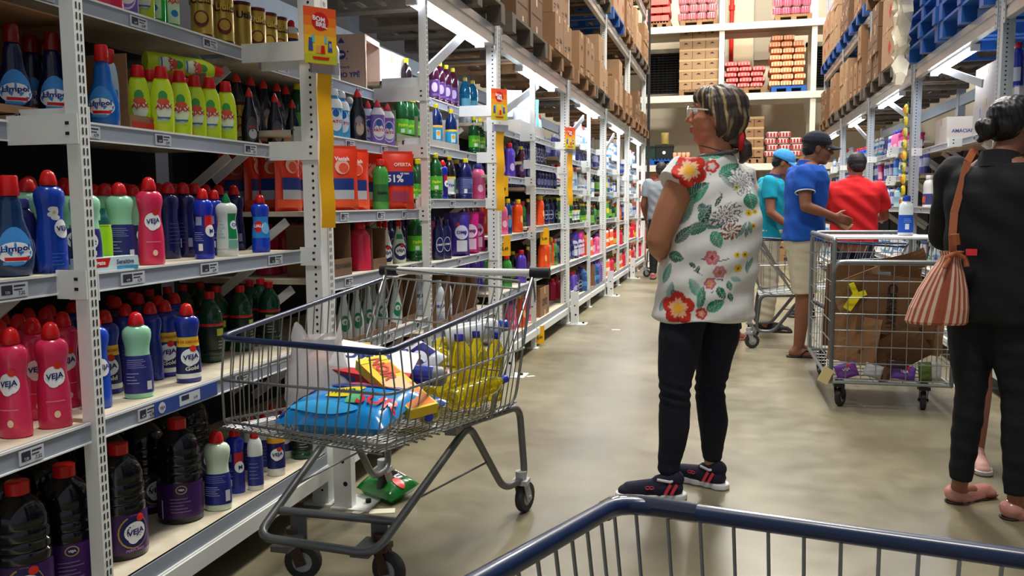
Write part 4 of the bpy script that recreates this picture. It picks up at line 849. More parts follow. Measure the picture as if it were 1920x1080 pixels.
# white sacks under the cart line
for i, (y, x) in enumerate(((4.55,-1.68),(4.72,-1.72))):
    o = pillow(.17,.11,.26,None); o = tag(o.build('white_sack', colm((224,222,220),.5)), f'white product sack on the bottom shelf, third left bay, {"nearer" if i==0 else "farther"} one', 'sack'); o.location = (x, y, .2125); o.rotation_euler = (0,0,math.radians(-40))
for i in range(5):
    o = pillow(.16,.07,.25,None, ); 
    o = tag(o.build('folded_pack', colm((206,222,220) if i < 4 else (120,214,200),.5)), f'tall {"pale striped" if i < 4 else "mint green"} pack on the top shelf, fifth left bay' + (f', {ORD[i]} along' if i < 4 else ''), 'pack', 'pale packs on the fifth bay top shelf' if i < 4 else None); o.location = (-1.80, 7.15+i*.17, 1.905); o.rotation_euler = (0,0,math.radians(-60))
open_box('shallow carton tray under the pale packs, fifth left bay', m_cardg, (-1.80, 7.5, 1.7805), .2, .9, .12, front=.11, name='display_tray')
# white box with blue figures leaning in the far bay
c = make_carton('white box with dark blue print, fourth shelf beyond the third upright', colm((236,238,244),.5), .22, .3, .24, [('x','I I I',0,.15,.08),('x','AAA',0,.05,.05),('y','III',0,.14,.08)], colm((40,44,120),.5))
c.location = (-1.74, 8.9, 1.3405)
# right side cartons
def carton_at(lab, m, loc, s, arts=(), ink=None, rz=0):
    c = make_carton(lab, m, *s, arts, ink); c.location = loc; c.rotation_euler = (0,0,rz); return c
m_or = colm((214,110,70),.7)
carton_at('lower grey carton with orange base stripe, fifth right bay', m_cardg, (1.92, 6.80, 1.666), (.34,.62,.25), [('ry',-.17,.17,.0,.05)], m_or)
carton_at('upper grey carton with orange base stripe, fifth right bay', m_cardg, (1.93, 6.82, 1.918), (.34,.60,.24), [('ry',-.17,.17,.0,.05)], m_or)
carton_at('white and navy printed carton behind the woman in black', colm((226,228,236),.6), (1.93, 6.30, 1.666), (.3,.26,.26), [('y','VEJA',0,.16,.05),('ry',-.15,.15,.0,.07)], colm((60,50,120),.6))
carton_at('beige printed carton next to the snack strip, sixth right bay', colm((208,196,182),.6), (1.93, 8.25, 1.666), (.3,.42,.24), [('y','AMACIANTE',0,.12,.03)], colm((70,70,130),.6))
carton_at('brown cut case on the right shelf below eye level, sixth right bay', m_card3, (1.93, 8.1, .621), (.35,.5,.3))
carton_at('brown case on the second shelf, fifth right bay', m_card, (1.93, 6.9, .621), (.35,.5,.3))
carton_at('pale carton standing on the third shelf, sixth right bay', m_cardg, (1.95, 7.75, 1.141), (.3,.3,.3))
# hanging snack strip on the right upright
t = thing('snack_strip', 'hanging strip of yellow and green sachets on the right upright', 'snack strip', (1.575, 8.62, 1.12))
MB().box(-.002,.002,-.015,.015,0,.98).build('green_strip', colm((30,130,60),.4), t)
for i in range(9):
    p = MB(); z = .02+i*.105; p.lathe([(0,.012),(.015,.05),(.05,.058),(.085,.045),(.1,.01)], 12, .35, c=(-.018,-.02,z)); p.build('sachet', colm((236,206,40) if i % 3 else (206,196,90),.25), t)
    p = MB(); p.disc((-.04,-.03,z+.05), (-1,-.4,0), .024, 10); p.build('sachet_print', colm((40,120,60) if i % 2 else (230,120,40),.3), t)
# promo posters and yellow price strips on the left uprights
m_yel = colm((250,184,20), .45)
def poster(y, z, lab, x=XL+.045):
    t = thing('promo_sign', lab, 'sign', (x, y, z), math.radians(-38))
    p = MB(); w, h = .13, .205; K = .68
    def strip(z0, z1, c): p.add([(0,-w/2,z0),(0,w/2,z0),(0,w/2,z1),(0,-w/2,z1)], [(0,1,2,3)], m=c); 
    cols = [(196,196,40),(226,200,40),(244,190,40),(246,160,40),(242,120,36),(236,86,34)]
    for i in range(6): strip(-h+h*i/6, -h+h*(i+1)/6, i)
    p.box(-.003,-.0005,-w/2,w/2,-h,0,3)
    p.disc((.001,0,-.075*K), (1,0,0), .05*K, 20, 6)
    p.text('BOM', (.0015,-.006,-.042), (0,1,-.15), (0,0,1), .018, 7); p.text('BRIL', (.0015,.005,-.063), (0,1,-.15), (0,0,1), .018, 7)
    for yy, zz, a, b_, c in ((-.06,-.2,.014,.035,8),(-.045,-.17,.01,.02,9),(-.015,-.225,.014,.02,10),(.012,-.225,.014,.022,6),(.03,-.17,.008,.02,9),(.055,-.205,.014,.03,8),(.058,-.2,.009,.012,7)):
        yy, zz, a, b_ = yy*K, zz*K, a*K, b_*K
        p.add([(.0016,yy-a,zz-b_),(.0016,yy+a,zz-b_),(.0016,yy+a*.7,zz+b_),(.0016,yy-a*.7,zz+b_)], [(0,1,2,3)], m=c)
    p.add([(.0016,-.03,-.19),(.0016,.03,-.19),(.0016,.035,-.18),(.0016,-.035,-.18)], [(0,1,2,3)], m=6)
    p.build('printed_card', [colm(c,.4) for c in cols]+[colm((210,30,30),.4), colm(_W,.4), colm((60,80,150),.4), colm((90,190,220),.4), colm((230,160,90),.4)], t)
poster(2.99, 1.93, 'orange and yellow promotional card on the nearest full upright')
poster(5.56, 1.955, 'orange and yellow promotional card on the second full upright')
poster(8.18, 1.92, 'narrow orange promotional card on the third full upright')
def ystrip(y, z0, z1, lab, w=.075):
    t = thing('price_strip', lab, 'price strip', (XL+.032, y, 0), math.radians(-30))
    p = MB(); n = 10; vs = []
    for i in range(n+1):
        z = z0+(z1-z0)*i/n; o = .006*math.sin(i*1.3); vs += [(o,-w/2,z),(o,w/2,z)]
    p.add(vs, [(2*i,2*i+1,2*i+3,2*i+2) for i in range(n)], True, 0)
    p.add([(x-.001,y2,z) for x,y2,z in vs], [(2*i+2,2*i+3,2*i+1,2*i) for i in range(n)], True, 0)
    p.build('yellow_strip', m_yel, t); MB().box(-.004,.012,-w/2-.03,w/2+.03,z1,z1+.045).build('strip_holder', mat('tag_grey',(150,154,164),.4), t)
ystrip(3.04, 1.11, 1.695, 'long yellow price strip on the nearest full upright', .062)
ystrip(5.62, 1.15, 1.68, 'long yellow price strip on the second full upright')
ystrip(8.24, 1.18, 1.68, 'long yellow price strip on the third full upright')
for i, (y, z, l) in enumerate([(6.08,1.40,'fourth shelf of the fourth left bay'),(6.06,.965,'third shelf of the fourth left bay'),(7.45,.98,'third shelf of the fifth left bay'),(6.95,.17,'bottom shelf of the fifth left bay')]):
    t = thing('price_flag', f'small yellow offer tag hanging from the {l}', 'price tag', (-1.53 if i == 3 else [-1.62,-1.60,-1.60,0][i]+.008, y, z), math.radians(-40))
    p = MB(); p.box(0,.001,-.05,.05,-.15,0,0); p.text('5,49', (.0012,0,-.10), (0,1,0), (0,0,1), .03, 1); p.build('yellow_card', [m_yel, colm((60,50,30),.5)], t)

# blue brand strip clipped over a price rail
t = thing('shelf_strip', 'blue printed brand strip clipped to the second shelf rail, nearest left bay', 'shelf strip', (-1.5465, 2.02, .612))
p = MB(); p.box(0,.0015,0,.30,-.002,.040,0); p.disc((.0025,.03,.02), (1,0,0), .016, 14, 1); p.text('VEJA', (.003,.03,.019), (0,1,0), (0,0,1), .011, 2); p.add([(.002,.11,.004),(.002,.21,.004),(.002,.21,.036),(.002,.11,.036)], [(0,1,2,3)], m=1)
p.add([(.0025,.12,.018),(.0025,.155,.018),(.0025,.155,.032),(.0025,.12,.032)], [(0,1,2,3)], m=2); p.text('6,49', (.003,.185,.016), (0,1,0), (0,0,1), .01, 2); p.build('printed_strip', [colm((40,70,150),.4), colm((200,206,214),.4), colm((30,34,80),.5)], t)
# ------------------------------------------------------------------ pallets and goods above
m_wood = mat('pallet_wood', (150,112,76), .75, noise=.35, nscale=9)
m_woodd = mat('pallet_wood_dark', (104,92,80), .8, noise=.35, nscale=9)
m_bluep = mat('blue_plastic', (26,84,160), .45)
def pallet(lab, m, loc, w=1.2, d=1.0):
    """w along y, d along x; origin centre bottom"""
    t = None
    p = MB(); h = .13
    for i in range(7): x = -d/2+.05+i*(d-.1)/6; p.box(x-.048, x+.048, -w/2, w/2, h-.02, h)
    for y in (-w/2, -.05, w/2-.1):
        p.box(-d/2, d/2, y, y+.1, .085, .11)
        for x in (-d/2, -.05, d/2-.1): p.box(x, x+.1, y, y+.1, .02, .085)
        p.box(-d/2, d/2, y, y+.1, 0, .02)
    o = p.build('pallet', m); o.location = loc; return tag(o, lab, 'pallet')
CT = {}
NUM = ['one','two','three','four','five','six','seven','eight']
def ctn(i):
    if i not in CT:
        spec = [(m_card, .50, .39, .30, [('x','KAS',.06,.1,.04),('rx',-.14,-.08,.05,.06),('rx',-.14,-.05,.08,.09)]),
                (m_card2, .50, .39, .30, [('rx',.06,.14,.06,.07),('rx',.06,.14,.09,.1),('y','FRAGIL',.1,.1,.03)]),
                (m_card3, .50, .39, .26, [('rx',-.15,.15,.12,.13)]),
                (m_card, .50, .29, .40, [('x','W',0,.25,.05),('rx',-.08,.08,.06,.07)]),
                (m_card2, .50, .58, .36, [('dx',.14,.18,.08),('dy',.1,.18,.09)])][i]
        CT[i] = (make_carton('brown carton', *spec[:5], ink=colm((186,40,36),.7) if i == 4 else None), spec); CT[i][0]['_n'] = 0
    return CT[i]
def put_ctn(i, loc, rz, lab, grp):
    o, spec = ctn(i)
    if o['_n'] == 0:
        o['_n'] = 1; _K[o.name] = [(c, []) for c in kids(o)]; o.location = loc; o.rotation_euler = (0,0,rz); o['label'] = lab; o['group'] = grp; return o
    d = dup(o, loc, rz, lab, grp); return d
prn = random.Random(11)
def load(side, k, ya, z, w, heights, kind, lvl, xo=0, wood=None, rear=True):
    s = 1 if side == 'left' else -1
    xf = (XL+.075)*1 if s > 0 else XR-.075
    xf += xo*s; cx = xf-.5*s; yc = ya+w/2
    hf = 'nearer' if ya-(PY if side == 'left' else RY)[k] < 1 else 'farther'
    nm = f'{side} rack, {lvl} level, {ORD[k]} bay, {hf} half'
    pallet(f'{"blue plastic" if wood is m_bluep else "wooden"} pallet, {nm}', wood or prn.choice([m_wood, m_woodd]), (cx, yc, z), w)
    if kind is None: return
    spec = ctn(kind)[1]; cw, ch = spec[2]+.006, spec[3]+.002; n = max(1, int(w/cw)); y0 = yc-n*cw/2+cw/2
    word = f'brown carton, {side} {lvl} level, {ORD[k]} bay, {hf} pallet'
    for i in range(n):
        hh = heights[i % len(heights)]
        for j in range(hh):
            put_ctn(kind, (xf-.255*s+prn.uniform(-.015,.015), y0+i*cw, z+.131+j*ch), (0 if s > 0 else math.pi)+prn.uniform(-.012,.012), f'{word}, column {NUM[i]}, layer {NUM[j]}', None)
            if i == 0 and rear: put_ctn(kind, (xf-.775*s, y0+i*cw, z+.131+j*ch), (0 if s > 0 else math.pi)+prn.uniform(-.01,.01), f'{word}, rear column, layer {NUM[j]}', None)
# left lower level
for k, a in ((0,((None,None),(None,None))), (1,((2,[2,3,2]),(0,[3,3,3]))), (2,((2,[3,3,3]),(0,[2,3,3]))), (3,((3,[1,1,1,1]),(1,[2,1,2]))), (4,((1,[1,2,1]),(0,[1,1,1]))), (5,((2,[1,2,1]),(2,[1,1,1])))):
    for j, (kd, hs) in enumerate(a): load('left', k, PY[k]+.05+j*1.24, 2.374, 1.18, hs or [1], kd, 'lower')
for k, a in ((2,((0,[3,3,3]),(2,[3,3,2]))), (3,((1,[2,3,2]),(0,[2,2,3]))), (4,((4,[2,2]),(3,[1,2,2,1]))), (5,((1,[2,1,2]),(0,[2,2,1])))):
    for j, (kd, hs) in enumerate(a): load('left', k, PY[k]+.05+j*1.24, 3.531, 1.18, hs, kd, 'middle', wood=m_bluep if (k, j) == (4, 0) else None)
for k in (4, 5):
    for j in range(2): load('left', k, PY[k]+.05+j*1.24, 4.691, 1.18, [1,2,2], (0,1)[j], 'upper')
# right
for k, a in ((1,((None,None),(None,None))), (2,((None,None),(None,None))), (3,((4,[2,2]),(2,[3,2,1]))), (4,((3,[2,1,1,2]),(1,[2,2,1]))), (5,((0,[2,2,1]),(2,[2,2,1])))):
    for j, (kd, hs) in enumerate(a): load('right', k, RY[k]+.05+j*1.24, 2.426, 1.18, hs or [1], kd, 'lower', wood=m_bluep if k <= 2 else None)
for k, a in ((3,((1,[2,3,2]),(0,[3,2,3]))), (4,((0,[2,3,2]),(2,[3,2,3]))), (5,((1,[3,2,2]),(4,[2,2])))):
    for j, (kd, hs) in enumerate(a): load('right', k, RY[k]+.05+j*1.24, 3.441, 1.18, hs, kd, 'middle', wood=m_bluep if k >= 4 else None)
# stacked blue pallets on the near right bay
for k, y in ((1, RY[1]+.64), (2, RY[2]+.64), (2, RY[2]+1.88), (1, RY[1]+1.88)):
    for j in range(1, 5): pallet(f'blue plastic pallet, {ORD[j+1]} in its stack, {ORD[k]} right bay, {"nearer" if y-RY[k] < 1 else "farther"} pile', m_bluep, (XR-.075+.5+prn.uniform(-.03,.03), y, 2.426+.131*j), 1.18)
# crumpled plastic wrap hanging from the right rack
p = MB(); wr = random.Random(5); pts = []
nx, nz_ = 14, 12; vs = []
for j in range(nz_+1):
    for i in range(nx+1):
        t_ = j/nz_; s_ = i/nx-.5; wd = .75*(1-t_)**1.6+.04
        vs.append((.05*math.sin(i*1.7+j*.9)+.03*wr.uniform(-1,1), s_*wd+.03*math.sin(j*2.2), .62-t_*.95+.03*wr.uniform(-1,1)))
p.add(vs, [(j*(nx+1)+i, j*(nx+1)+i+1, (j+1)*(nx+1)+i+1, (j+1)*(nx+1)+i) for j in range(nz_) for i in range(nx)], True)
o = p.build('plastic_wrap', mat('clear_wrap', (236,226,200), .15, alpha=.55, coat=.6)); o.location = (XR-.20, 8.15, 2.55)
tag(o, 'crumpled clear plastic wrap hanging over the right beam', 'plastic wrap')
# goods on the back rack
YG = YB+.10
def cubes(lab, m, x0, x1, z, nx_, nz2, ch, grp, pal=None, depth=.6):
    pallet(f'{"blue plastic" if pal is m_bluep else "wooden"} pallet under the {grp} on the back rack', pal or m_wood, ((x0+x1)/2, YG+.42, z), .8, x1-x0)
    w_ = (x1-x0)/nx_; first = None
    for j in range(nz2):
        for i in range(nx_):
            l_ = f'{lab}, layer {ORD[j]} up, {ORD[i]} from left, {grp} on back rack'
            loc = (x0+(i+.5)*w_, YG+.02+depth/2, z+.131+j*ch)
            if first is None:
                first = thing('cardboard_box', l_, 'box', loc)
                p = MB(); p.box(-w_/2+.004, w_/2-.004, -depth/2, depth/2, 0, ch-.004, 0); p.add([(-.05,-depth/2-.001,ch*.45),(.05,-depth/2-.001,ch*.45),(.0,-depth/2-.001,ch*.62)], [(0,1,2)], m=1)
                p.build('carton_body', [m, m_ink], first)
                p = MB(); p.box(-w_/2, w_/2, -depth/2-.002, -depth/2, ch-.05, ch-.004); p.build('tape_strip', m_tape, first)
            else: dup(first, loc, 0, l_)
def sacks(lab, m, x0, x1, z, nx_, nz2, ch, grp, pal=None, depth=.7, stripe=None):
    pallet(f'{"blue plastic" if pal is m_bluep else "wooden"} pallet under the {grp} on the back rack', pal or m_wood, ((x0+x1)/2, YG+.42, z), .8, x1-x0)
    first = None; w_ = (x1-x0)/nx_
    for j in range(nz2):
        n = nx_ if j < nz2-1 else max(1, nx_-1)
        for i in range(n):
            l_ = f'{lab}, layer {ORD[j]} up, {ORD[i]} from left, {grp} on back rack'
            loc = (x0+(i+.5+(.15*(j % 2) if n > 1 else .3))*w_-.05, YG+.05+depth/2, z+.131+j*ch)
            if first is None:
                first = thing('sack', l_, 'sack', loc)
                p = MB(); vs = []; N = 12
                rings = [(0,.86),(.15,.97),(.5,1),(.85,.97),(1,.86)]
                for f_, q in rings:
                    for k in range(N*2):
                        a = math.pi*k/N; c_, s_ = math.cos(a), math.sin(a); e = .35
                        vs.append((w_/2*q*abs(c_)**e*(1 if c_ > 0 else -1), depth/2*q*abs(s_)**e*(1 if s_ > 0 else -1), f_*ch*.97))
                p.add(vs, [(r*N*2+k, r*N*2+(k+1) % (N*2), (r+1)*N*2+(k+1) % (N*2), (r+1)*N*2+k) for r in range(4) for k in range(N*2)]+[tuple(range(N*2))[::-1], tuple(range(8*N, 10*N))], True)
                p.build('sack_body', m, first)
                if stripe:
                    p = MB(); 
                    for q in range(4): xx = -w_/2+w_*(q+.5)/4; p.box(xx-.02, xx+.015, -depth/2-.006, -depth/2+.01, .02, ch-.03)
                    p.build('printed_band', stripe, first)
            else: dup(first, loc, prn.uniform(-.02,.02), l_)
cubes('pale brown carton', m_card2, -1.03, -.26, 3.326, 3, 6, .20, 'wrapped stack')
sacks('red and white sack', colm((214,90,90),.45), -.10, .66, 3.326, 3, 5, .105, 'red sack pile', stripe=colm((232,150,140),.5))
sacks('orange packed sack', colm((224,140,90),.45), .76, 1.42, 3.326, 3, 8, .125, 'orange sack pile', pal=m_bluep, stripe=colm((240,190,150),.45))
sacks('red packed bundle', colm((206,52,44),.45), -1.66, -1.2, 4.691, 3, 5, .16, 'red bundles', stripe=colm((226,120,110),.5))
sacks('white and pink bottle bundle', colm((226,206,204),.4), -1.02, -.27, 4.691, 4, 5, .16, 'pink bundles', stripe=colm((206,80,90),.5))
sacks('white and red bottle bundle', colm((226,200,198),.4), .80, 1.50, 4.691, 4, 4, .16, 'far bundles', stripe=colm((190,60,90),.5))
cubes('dark brown carton', m_card, .26, .64, 1.951, 2, 4, .2, 'short stack')
sacks('red striped sack', colm((232,214,206),.45), .70, 1.42, 1.951, 3, 4, .125, 'striped pile', stripe=colm((176,40,44),.5))
sacks('orange pack', colm((236,170,130),.5), -1.10, -.66, 1.951, 5, 1, .13, 'orange tray')
pallet('blue plastic pallet under the black crates on the back rack', m_bluep, (-1.36, YG+.42, 1.951), .8, .5)
t = thing('crate', 'black crate with white emblem on the back rack', 'crate', (-1.32, YG+.3, 2.082)); MB().box(-.17,.17,-.2,.2,0,.25).build('crate_body', colm((26,28,30),.6), t); MB().box(-.18,.18,-.21,.21,.25,.29).build('rim', colm((34,36,38),.6), t)
p = MB(); p.disc((0,-.202,.13), (0,-1,0), .035, 12); p.build('emblem', colm(_W,.5), t)
t = thing('crate', 'dark green crate left of the black crate on the back rack', 'crate', (-1.60, YG+.3, 2.082)); MB().box(-.1,.1,-.2,.2,0,.24).build('crate_body', colm((20,60,44),.6), t); MB().box(-.11,.11,-.21,.21,.24,.27).build('rim', colm((26,28,30),.6), t)
o = pillow(.16,.1,.26,None); o = tag(o.build('golden_bag', colm((196,170,90),.4)), 'golden bag standing on the black crate', 'bag'); o.location = (-1.32, YG+.3, 2.373); o.rotation_euler = (0,0,math.radians(-90))
# goods on the floor in front of the back wall rack
cubes('reddish carton', colm((206,110,90),.7), -2.0, -1.45, .0, 2, 6, .28, 'far left floor stack')
cubes('white carton', colm((232,230,226),.6), -1.40, -.9, .0, 2, 6, .27, 'white floor stack')
cubes('pale carton', m_cardg, -.1, .55, .0, 2, 5, .28, 'pale floor stack')
cubes('brown floor carton', m_card, .65, 1.4, .0, 3, 4, .3, 'brown floor stack')
# ------------------------------------------------------------------ shopping carts
m_wire = mat('zinc_wire', (150,152,152), .32, metal=.8)
m_tubeg = mat('grey_tube', (116,118,120), .38, metal=.55, noise=.15, nscale=14)
m_bluet = mat('blue_rim', (16,36,72), .34, coat=.25)
m_hand = mat('handle_white', (226,226,220), .4)
m_blk = mat('black_plastic', (22,22,26), .5)
m_rub = mat('rubber', (52,52,52), .7); m_hub = mat('wheel_hub', (168,170,170), .5); m_rust = mat('rusty_fork', (88,62,50), .6, noise=.4, nscale=30)
def V(*a): return Vector(a)
def lerp(a, b, t): return a*(1-t)+b*t
def caster(parent, loc, ang, r=.06, h=.15, fork=m_rust):
    """wheel on the floor at loc, swivel direction ang (deg)"""
    c = Vector(loc); d = Vector((math.cos(math.radians(ang)), math.sin(math.radians(ang)), 0)); ax = Vector((-d.y, d.x, 0)); w = c+V(0,0,r)
    p = MB(); n = 24; prof = [(-.015,.55),(-.016,.80),(-.014,.93),(-.008,1),(.008,1),(.014,.93),(.016,.80),(.015,.55)]
    vs = []
    for o_, q in prof:
        for k in range(n): a = 2*math.pi*k/n; vs.append(tuple(w+ax*o_+d*math.cos(a)*r*q+V(0,0,1)*math.sin(a)*r*q))
    p.add(vs, [(i*n+k, i*n+(k+1) % n, (i+1)*n+(k+1) % n, (i+1)*n+k) for i in range(len(prof)-1) for k in range(n)], True)
    wo = p.build('wheel', m_rub, parent)
    p = MB(); p.cyl(w-ax*.013, w+ax*.013, r*.78, 20); p.build('hub', m_hub, wo); wo['label'] = 'black rubber wheel with grey hub'
    p = MB(); top = w-d*.03+V(0,0,h-r)
    for s in (-1, 1):
        a_, b_ = w+ax*.022*s, top+ax*.022*s
        p.bar(a_-V(0,0,.01), b_-V(0,0,.02), .003, .036, up=tuple(d))
    p.box(top.x-.03, top.x+.03, top.y-.03, top.y+.03, top.z-.03, top.z-.012); p.cyl(top-V(0,0,.02), top+V(0,0,.02), .022, 12); p.cyl(w-ax*.028, w+ax*.028, .009, 10)
    p.build('caster_fork', fork, parent)
def cart(label, Q, chassis=True, rots=(150,40,20,20), nfront=17, nside=21, rimr=.0085, handle=True, name='shopping_cart'):
    """Q: world corner points; rim/mid/bot x (FL FR RR RL)"""
    O = (Q['bFL']+Q['bFR']+Q['bRR']+Q['bRL'])/4; O = V(O.x, O.y, 0)
    t = thing(name, label, 'shopping cart', tuple(O)); q = {k: v-O for k, v in Q.items()}
    rm = [q['rFL'], q['rFR'], q['rRR'], q['rRL']]; md = [q['mFL'], q['mFR'], q['mRR'], q['mRL']]; bt = [q['bFL'], q['bFR'], q['bRR'], q['bRL']]
    pth = smooth_path([rm[3], rm[0], rm[1], rm[2]], .05)
    MB().tube(pth, rimr, 12).build('rim_tube', m_bluet, t)
    p = MB()
    for ring in (md, bt): p.tube(smooth_path([ring[3], ring[0], ring[1], ring[2]], .05), .0042, 8)
    p.build('basket_ring', m_wire, t)
    # upright wires: front and both sides
    p = MB()
    def wires(i, j, n, inner):
        for k in range(n):
            f = (k+.5)/n; a, b_, c = lerp(rm[i], rm[j], f), lerp(md[i], md[j], f), lerp(bt[i], bt[j], f)
            cen = (bt[0]+bt[1]+bt[2]+bt[3])/4; inn = (cen-c); inn.z = 0; inn.normalize()
            p.tube([a, b_, c, c+inn*.012-V(0,0,.018)], .0023, 5)
    wires(0, 1, nfront, 0); wires(1, 2, nside, 0); wires(3, 0, nside, 0)
    p.build('side_wires', m_wire, t)
    p = MB(); dz = V(0,0,-.018)
    for k in range(nfront*2):
        f = (k+.5)/(nfront*2); p.tube([lerp(bt[0], bt[1], f)+dz, lerp(bt[3], bt[2], f)+dz], .0023, 5)
    for k in range(nside+1):
        f = k/nside; p.tube([lerp(bt[0], bt[3], f)+dz*1.25, lerp(bt[1], bt[2], f)+dz*1.25], .0024, 5)
    p.build('floor_grid', m_wire, t)
    # rear gate leaning into the basket
    p = MB(); a0, a1 = rm[3]+V(0,0,.01), rm[2]+V(0,0,.01); fw = ((rm[0]+rm[1])/2-(rm[2]+rm[3])/2); fw.z = 0; fw.normalize()
    b0, b1 = bt[3]+fw*.26+V(0,0,.01), bt[2]+fw*.26+V(0,0,.01); ins = (a1-a0).normalized()*.02
    a0 += ins; a1 -= ins; b0 += ins; b1 -= ins
    p.tube([a0+V(0,0,.035), a1+V(0,0,.03)], .0042, 8)
    for f in (0, .33, .66, 1): p.tube([lerp(a0, b0, f), lerp(a1, b1, f)], .0036, 6)
    for k in range(18): f = k/17; p.tube([lerp(a0, a1, f), lerp(b0, b1, f)], .0027 if 0 < k < 17 else .004, 5)
    p.tube([a0+V(0,0,.035), a0], .0042, 6); p.tube([a1+V(0,0,.03), a1], .0042, 6)
    p.build('rear_gate', m_wire, t)
    # corner frames and handle
    hl, hr = q['hL'], q['hR']
    for h_, r_, b_ in ((hl, rm[3], bt[3]), (hr, rm[2], bt[2])):
        p = MB(); p.tube(smooth_path([h_, lerp(h_, b_, .5)+fw*-.0, b_+V(0,0,.02), b_+fw*.10], .04), .0055, 8)
        p.tube([h_+V(0,0,-.005), lerp(bt[3] if h_ is hl else bt[2], bt[0] if h_ is hl else bt[1], .27)+V(0,0,-.03)], .006, 8)
        p.tube(smooth_path([h_+V(0,0,-.03), h_+V(0,0,-.11)-fw*.03, h_+V(0,0,-.13)+fw*.02], .02), .004, 6)
        p.build('handle_support', m_wire, t)
    if handle:
        e = (hr-hl).normalized()
        MB().tube([hl+e*.05, hr-e*.01], .0145, 16).build('handle_grip', m_hand, t)
        p = MB(); p.tube([hl-e*.02, hl+e*.052], .021, 12); p.tube([hr-e*.012, hr+e*.065], .021, 12); p.build('handle_clamp', m_blk, t)
    if chassis:
        cR = [q[k] for k in ('c1','c2','c3','c4','c5','c6','c7')]; cL = [q[k] for k in ('d1','d2','d3','d4','d5','d6','d7')]
        # order: top plate front, top rear, rear low, low inner, apex, front low
        full = smooth_path([cL[0], cL[1], cL[2], cL[3], cL[4], cL[5], cR[5], cR[4], cR[3], cR[2], cR[1], cR[0]], .055, 6)
        MB().tube(full, .0135, 12).build('frame_tube', m_tubeg, t)
        p = MB(); p.tube([q['xL'], q['xR']], .0135, 10); p.build('cross_bar', m_tubeg, t)
        for c_ in (cR, cL): MB().tube([lerp(c_[4], c_[5], .62), lerp(c_[3], c_[4], .45)], .004, 6).build('brace_rod', m_tubeg, t)
        for s_, cc in (('L', cL), ('R', cR)):
            pt = cc[0]; p = MB(); p.box(pt.x-.02, pt.x+.02, pt.y-.06, pt.y+.05, pt.z-.012, pt.z+.02); p.build('mount_plate', m_tubeg, t)
        ex = q['xR']-q['xL']
        for f in (.17, .83):
            a = lerp(q['xL'], q['xR'], f); b_ = lerp(cL[5], cR[5], f); p = MB(); m_ = lerp(a, b_, .5); p.box(m_.x-.03, m_.x+.03, min(a.y, b_.y)-.0, max(a.y, b_.y), .135, .152)
            p.box(a.x-.028, a.x+.028, a.y-.003, a.y+.003, .135, a.z); p.build('caster_bracket', m_tubeg, t)
        caster(t, q['wFL'], rots[0]); caster(t, q['wFR'], rots[1]); caster(t, q['wRL'], rots[2], fork=m_hub); caster(t, q['wRR'], rots[3], fork=m_hub)
    return t
QM = dict(rFL=V(-1.346,2.04,.84), rFR=V(-.804,1.908,.84), rRR=V(-.745,3.12,.866), rRL=V(-1.325,3.12,.905),
          mFL=V(-1.412,2.12,.704), mFR=V(-.812,1.955,.725), mRR=V(-.747,3.12,.652), mRL=V(-1.335,3.12,.68),
          bFL=V(-1.425,2.145,.578), bFR=V(-.836,1.95,.595), bRR=V(-.782,3.12,.44), bRL=V(-1.34,3.12,.455),
          hL=V(-1.34,3.20,.934), hR=V(-.73,3.205,.932),
          c1=V(-.893,2.72,.438), c2=V(-.765,3.11,.428), c3=V(-.752,3.14,.135), c4=V(-.80,3.0,.135), c5=V(-.868,2.79,.432), c6=V(-1.018,2.30,.150), c7=V(0,0,0),
          d1=V(-1.345,2.72,.445), d2=V(-1.325,3.11,.435), d3=V(-1.318,3.14,.14), d4=V(-1.325,3.0,.14), d5=V(-1.345,2.79,.435), d6=V(-1.395,2.27,.182), d7=V(0,0,0),
          xL=V(-1.383,2.38,.228), xR=V(-.985,2.43,.205),
          wFL=V(-1.31,2.40,0), wFR=V(-1.015,2.40,0), wRL=V(-1.335,3.17,0), wRR=V(-.755,3.15,0))
cart('grey wire shopping cart with blue rim and white handle holding groceries, beside the left shelves', QM, rots=(10,-15,70,75))
# the photographer's own cart in the foreground
def near_pt(x, y, z): return V(x, y, z)
QN = dict(rFL=V(-.122,1.0,.84), rFR=V(.37,.915,.84), rRR=V(.62,-.28,.93), rRL=V(-.40,-.10,.96),
          mFL=V(-.11,1.0,.71), mFR=V(.36,.915,.71), mRR=V(.60,-.28,.70), mRL=V(-.36,-.1,.72), bFL=V(-.09,.94,.59), bFR=V(.35,.86,.59), bRR=V(.58,-.28,.44), bRL=V(-.3,-.1,.45),
          hL=V(-.42,-.18,.99), hR=V(.64,-.36,.97),
          c1=V(.5,.1,.43), c2=V(.58,-.26,.42), c3=V(.58,-.3,.135), c4=V(.55,-.18,.135), c5=V(.50,.05,.43), c6=V(.3,.6,.15), c7=V(0,0,0),
          d1=V(-.2,.15,.43), d2=V(-.3,-.1,.42), d3=V(-.3,-.14,.135), d4=V(-.27,-.02,.135), d5=V(-.2,.12,.43), d6=V(-.06,.66,.15), d7=V(0,0,0),
          xL=V(-.08,.55,.2), xR=V(.33,.48,.2), wFL=V(-.03,.56,0), wFR=V(.26,.5,0), wRL=V(-.3,-.14,0), wRR=V(.58,-.3,0))
nc = cart('blue-rimmed wire shopping cart in the foreground, front corner in view', QN, rots=(200,190,90,90), nfront=13, nside=28, rimr=.0108)
# chrome corner sleeve on the near rim
p = MB(); o_ = nc.location
p.tube(smooth_path([V(-.135,.965,.8405)-o_, V(-.122,1.0,.84)-o_, V(-.03,.985,.84)-o_], .045), .0122, 12); p.build('corner_sleeve', mat('navy_sleeve', (24,32,52), .15, coat=1), nc)
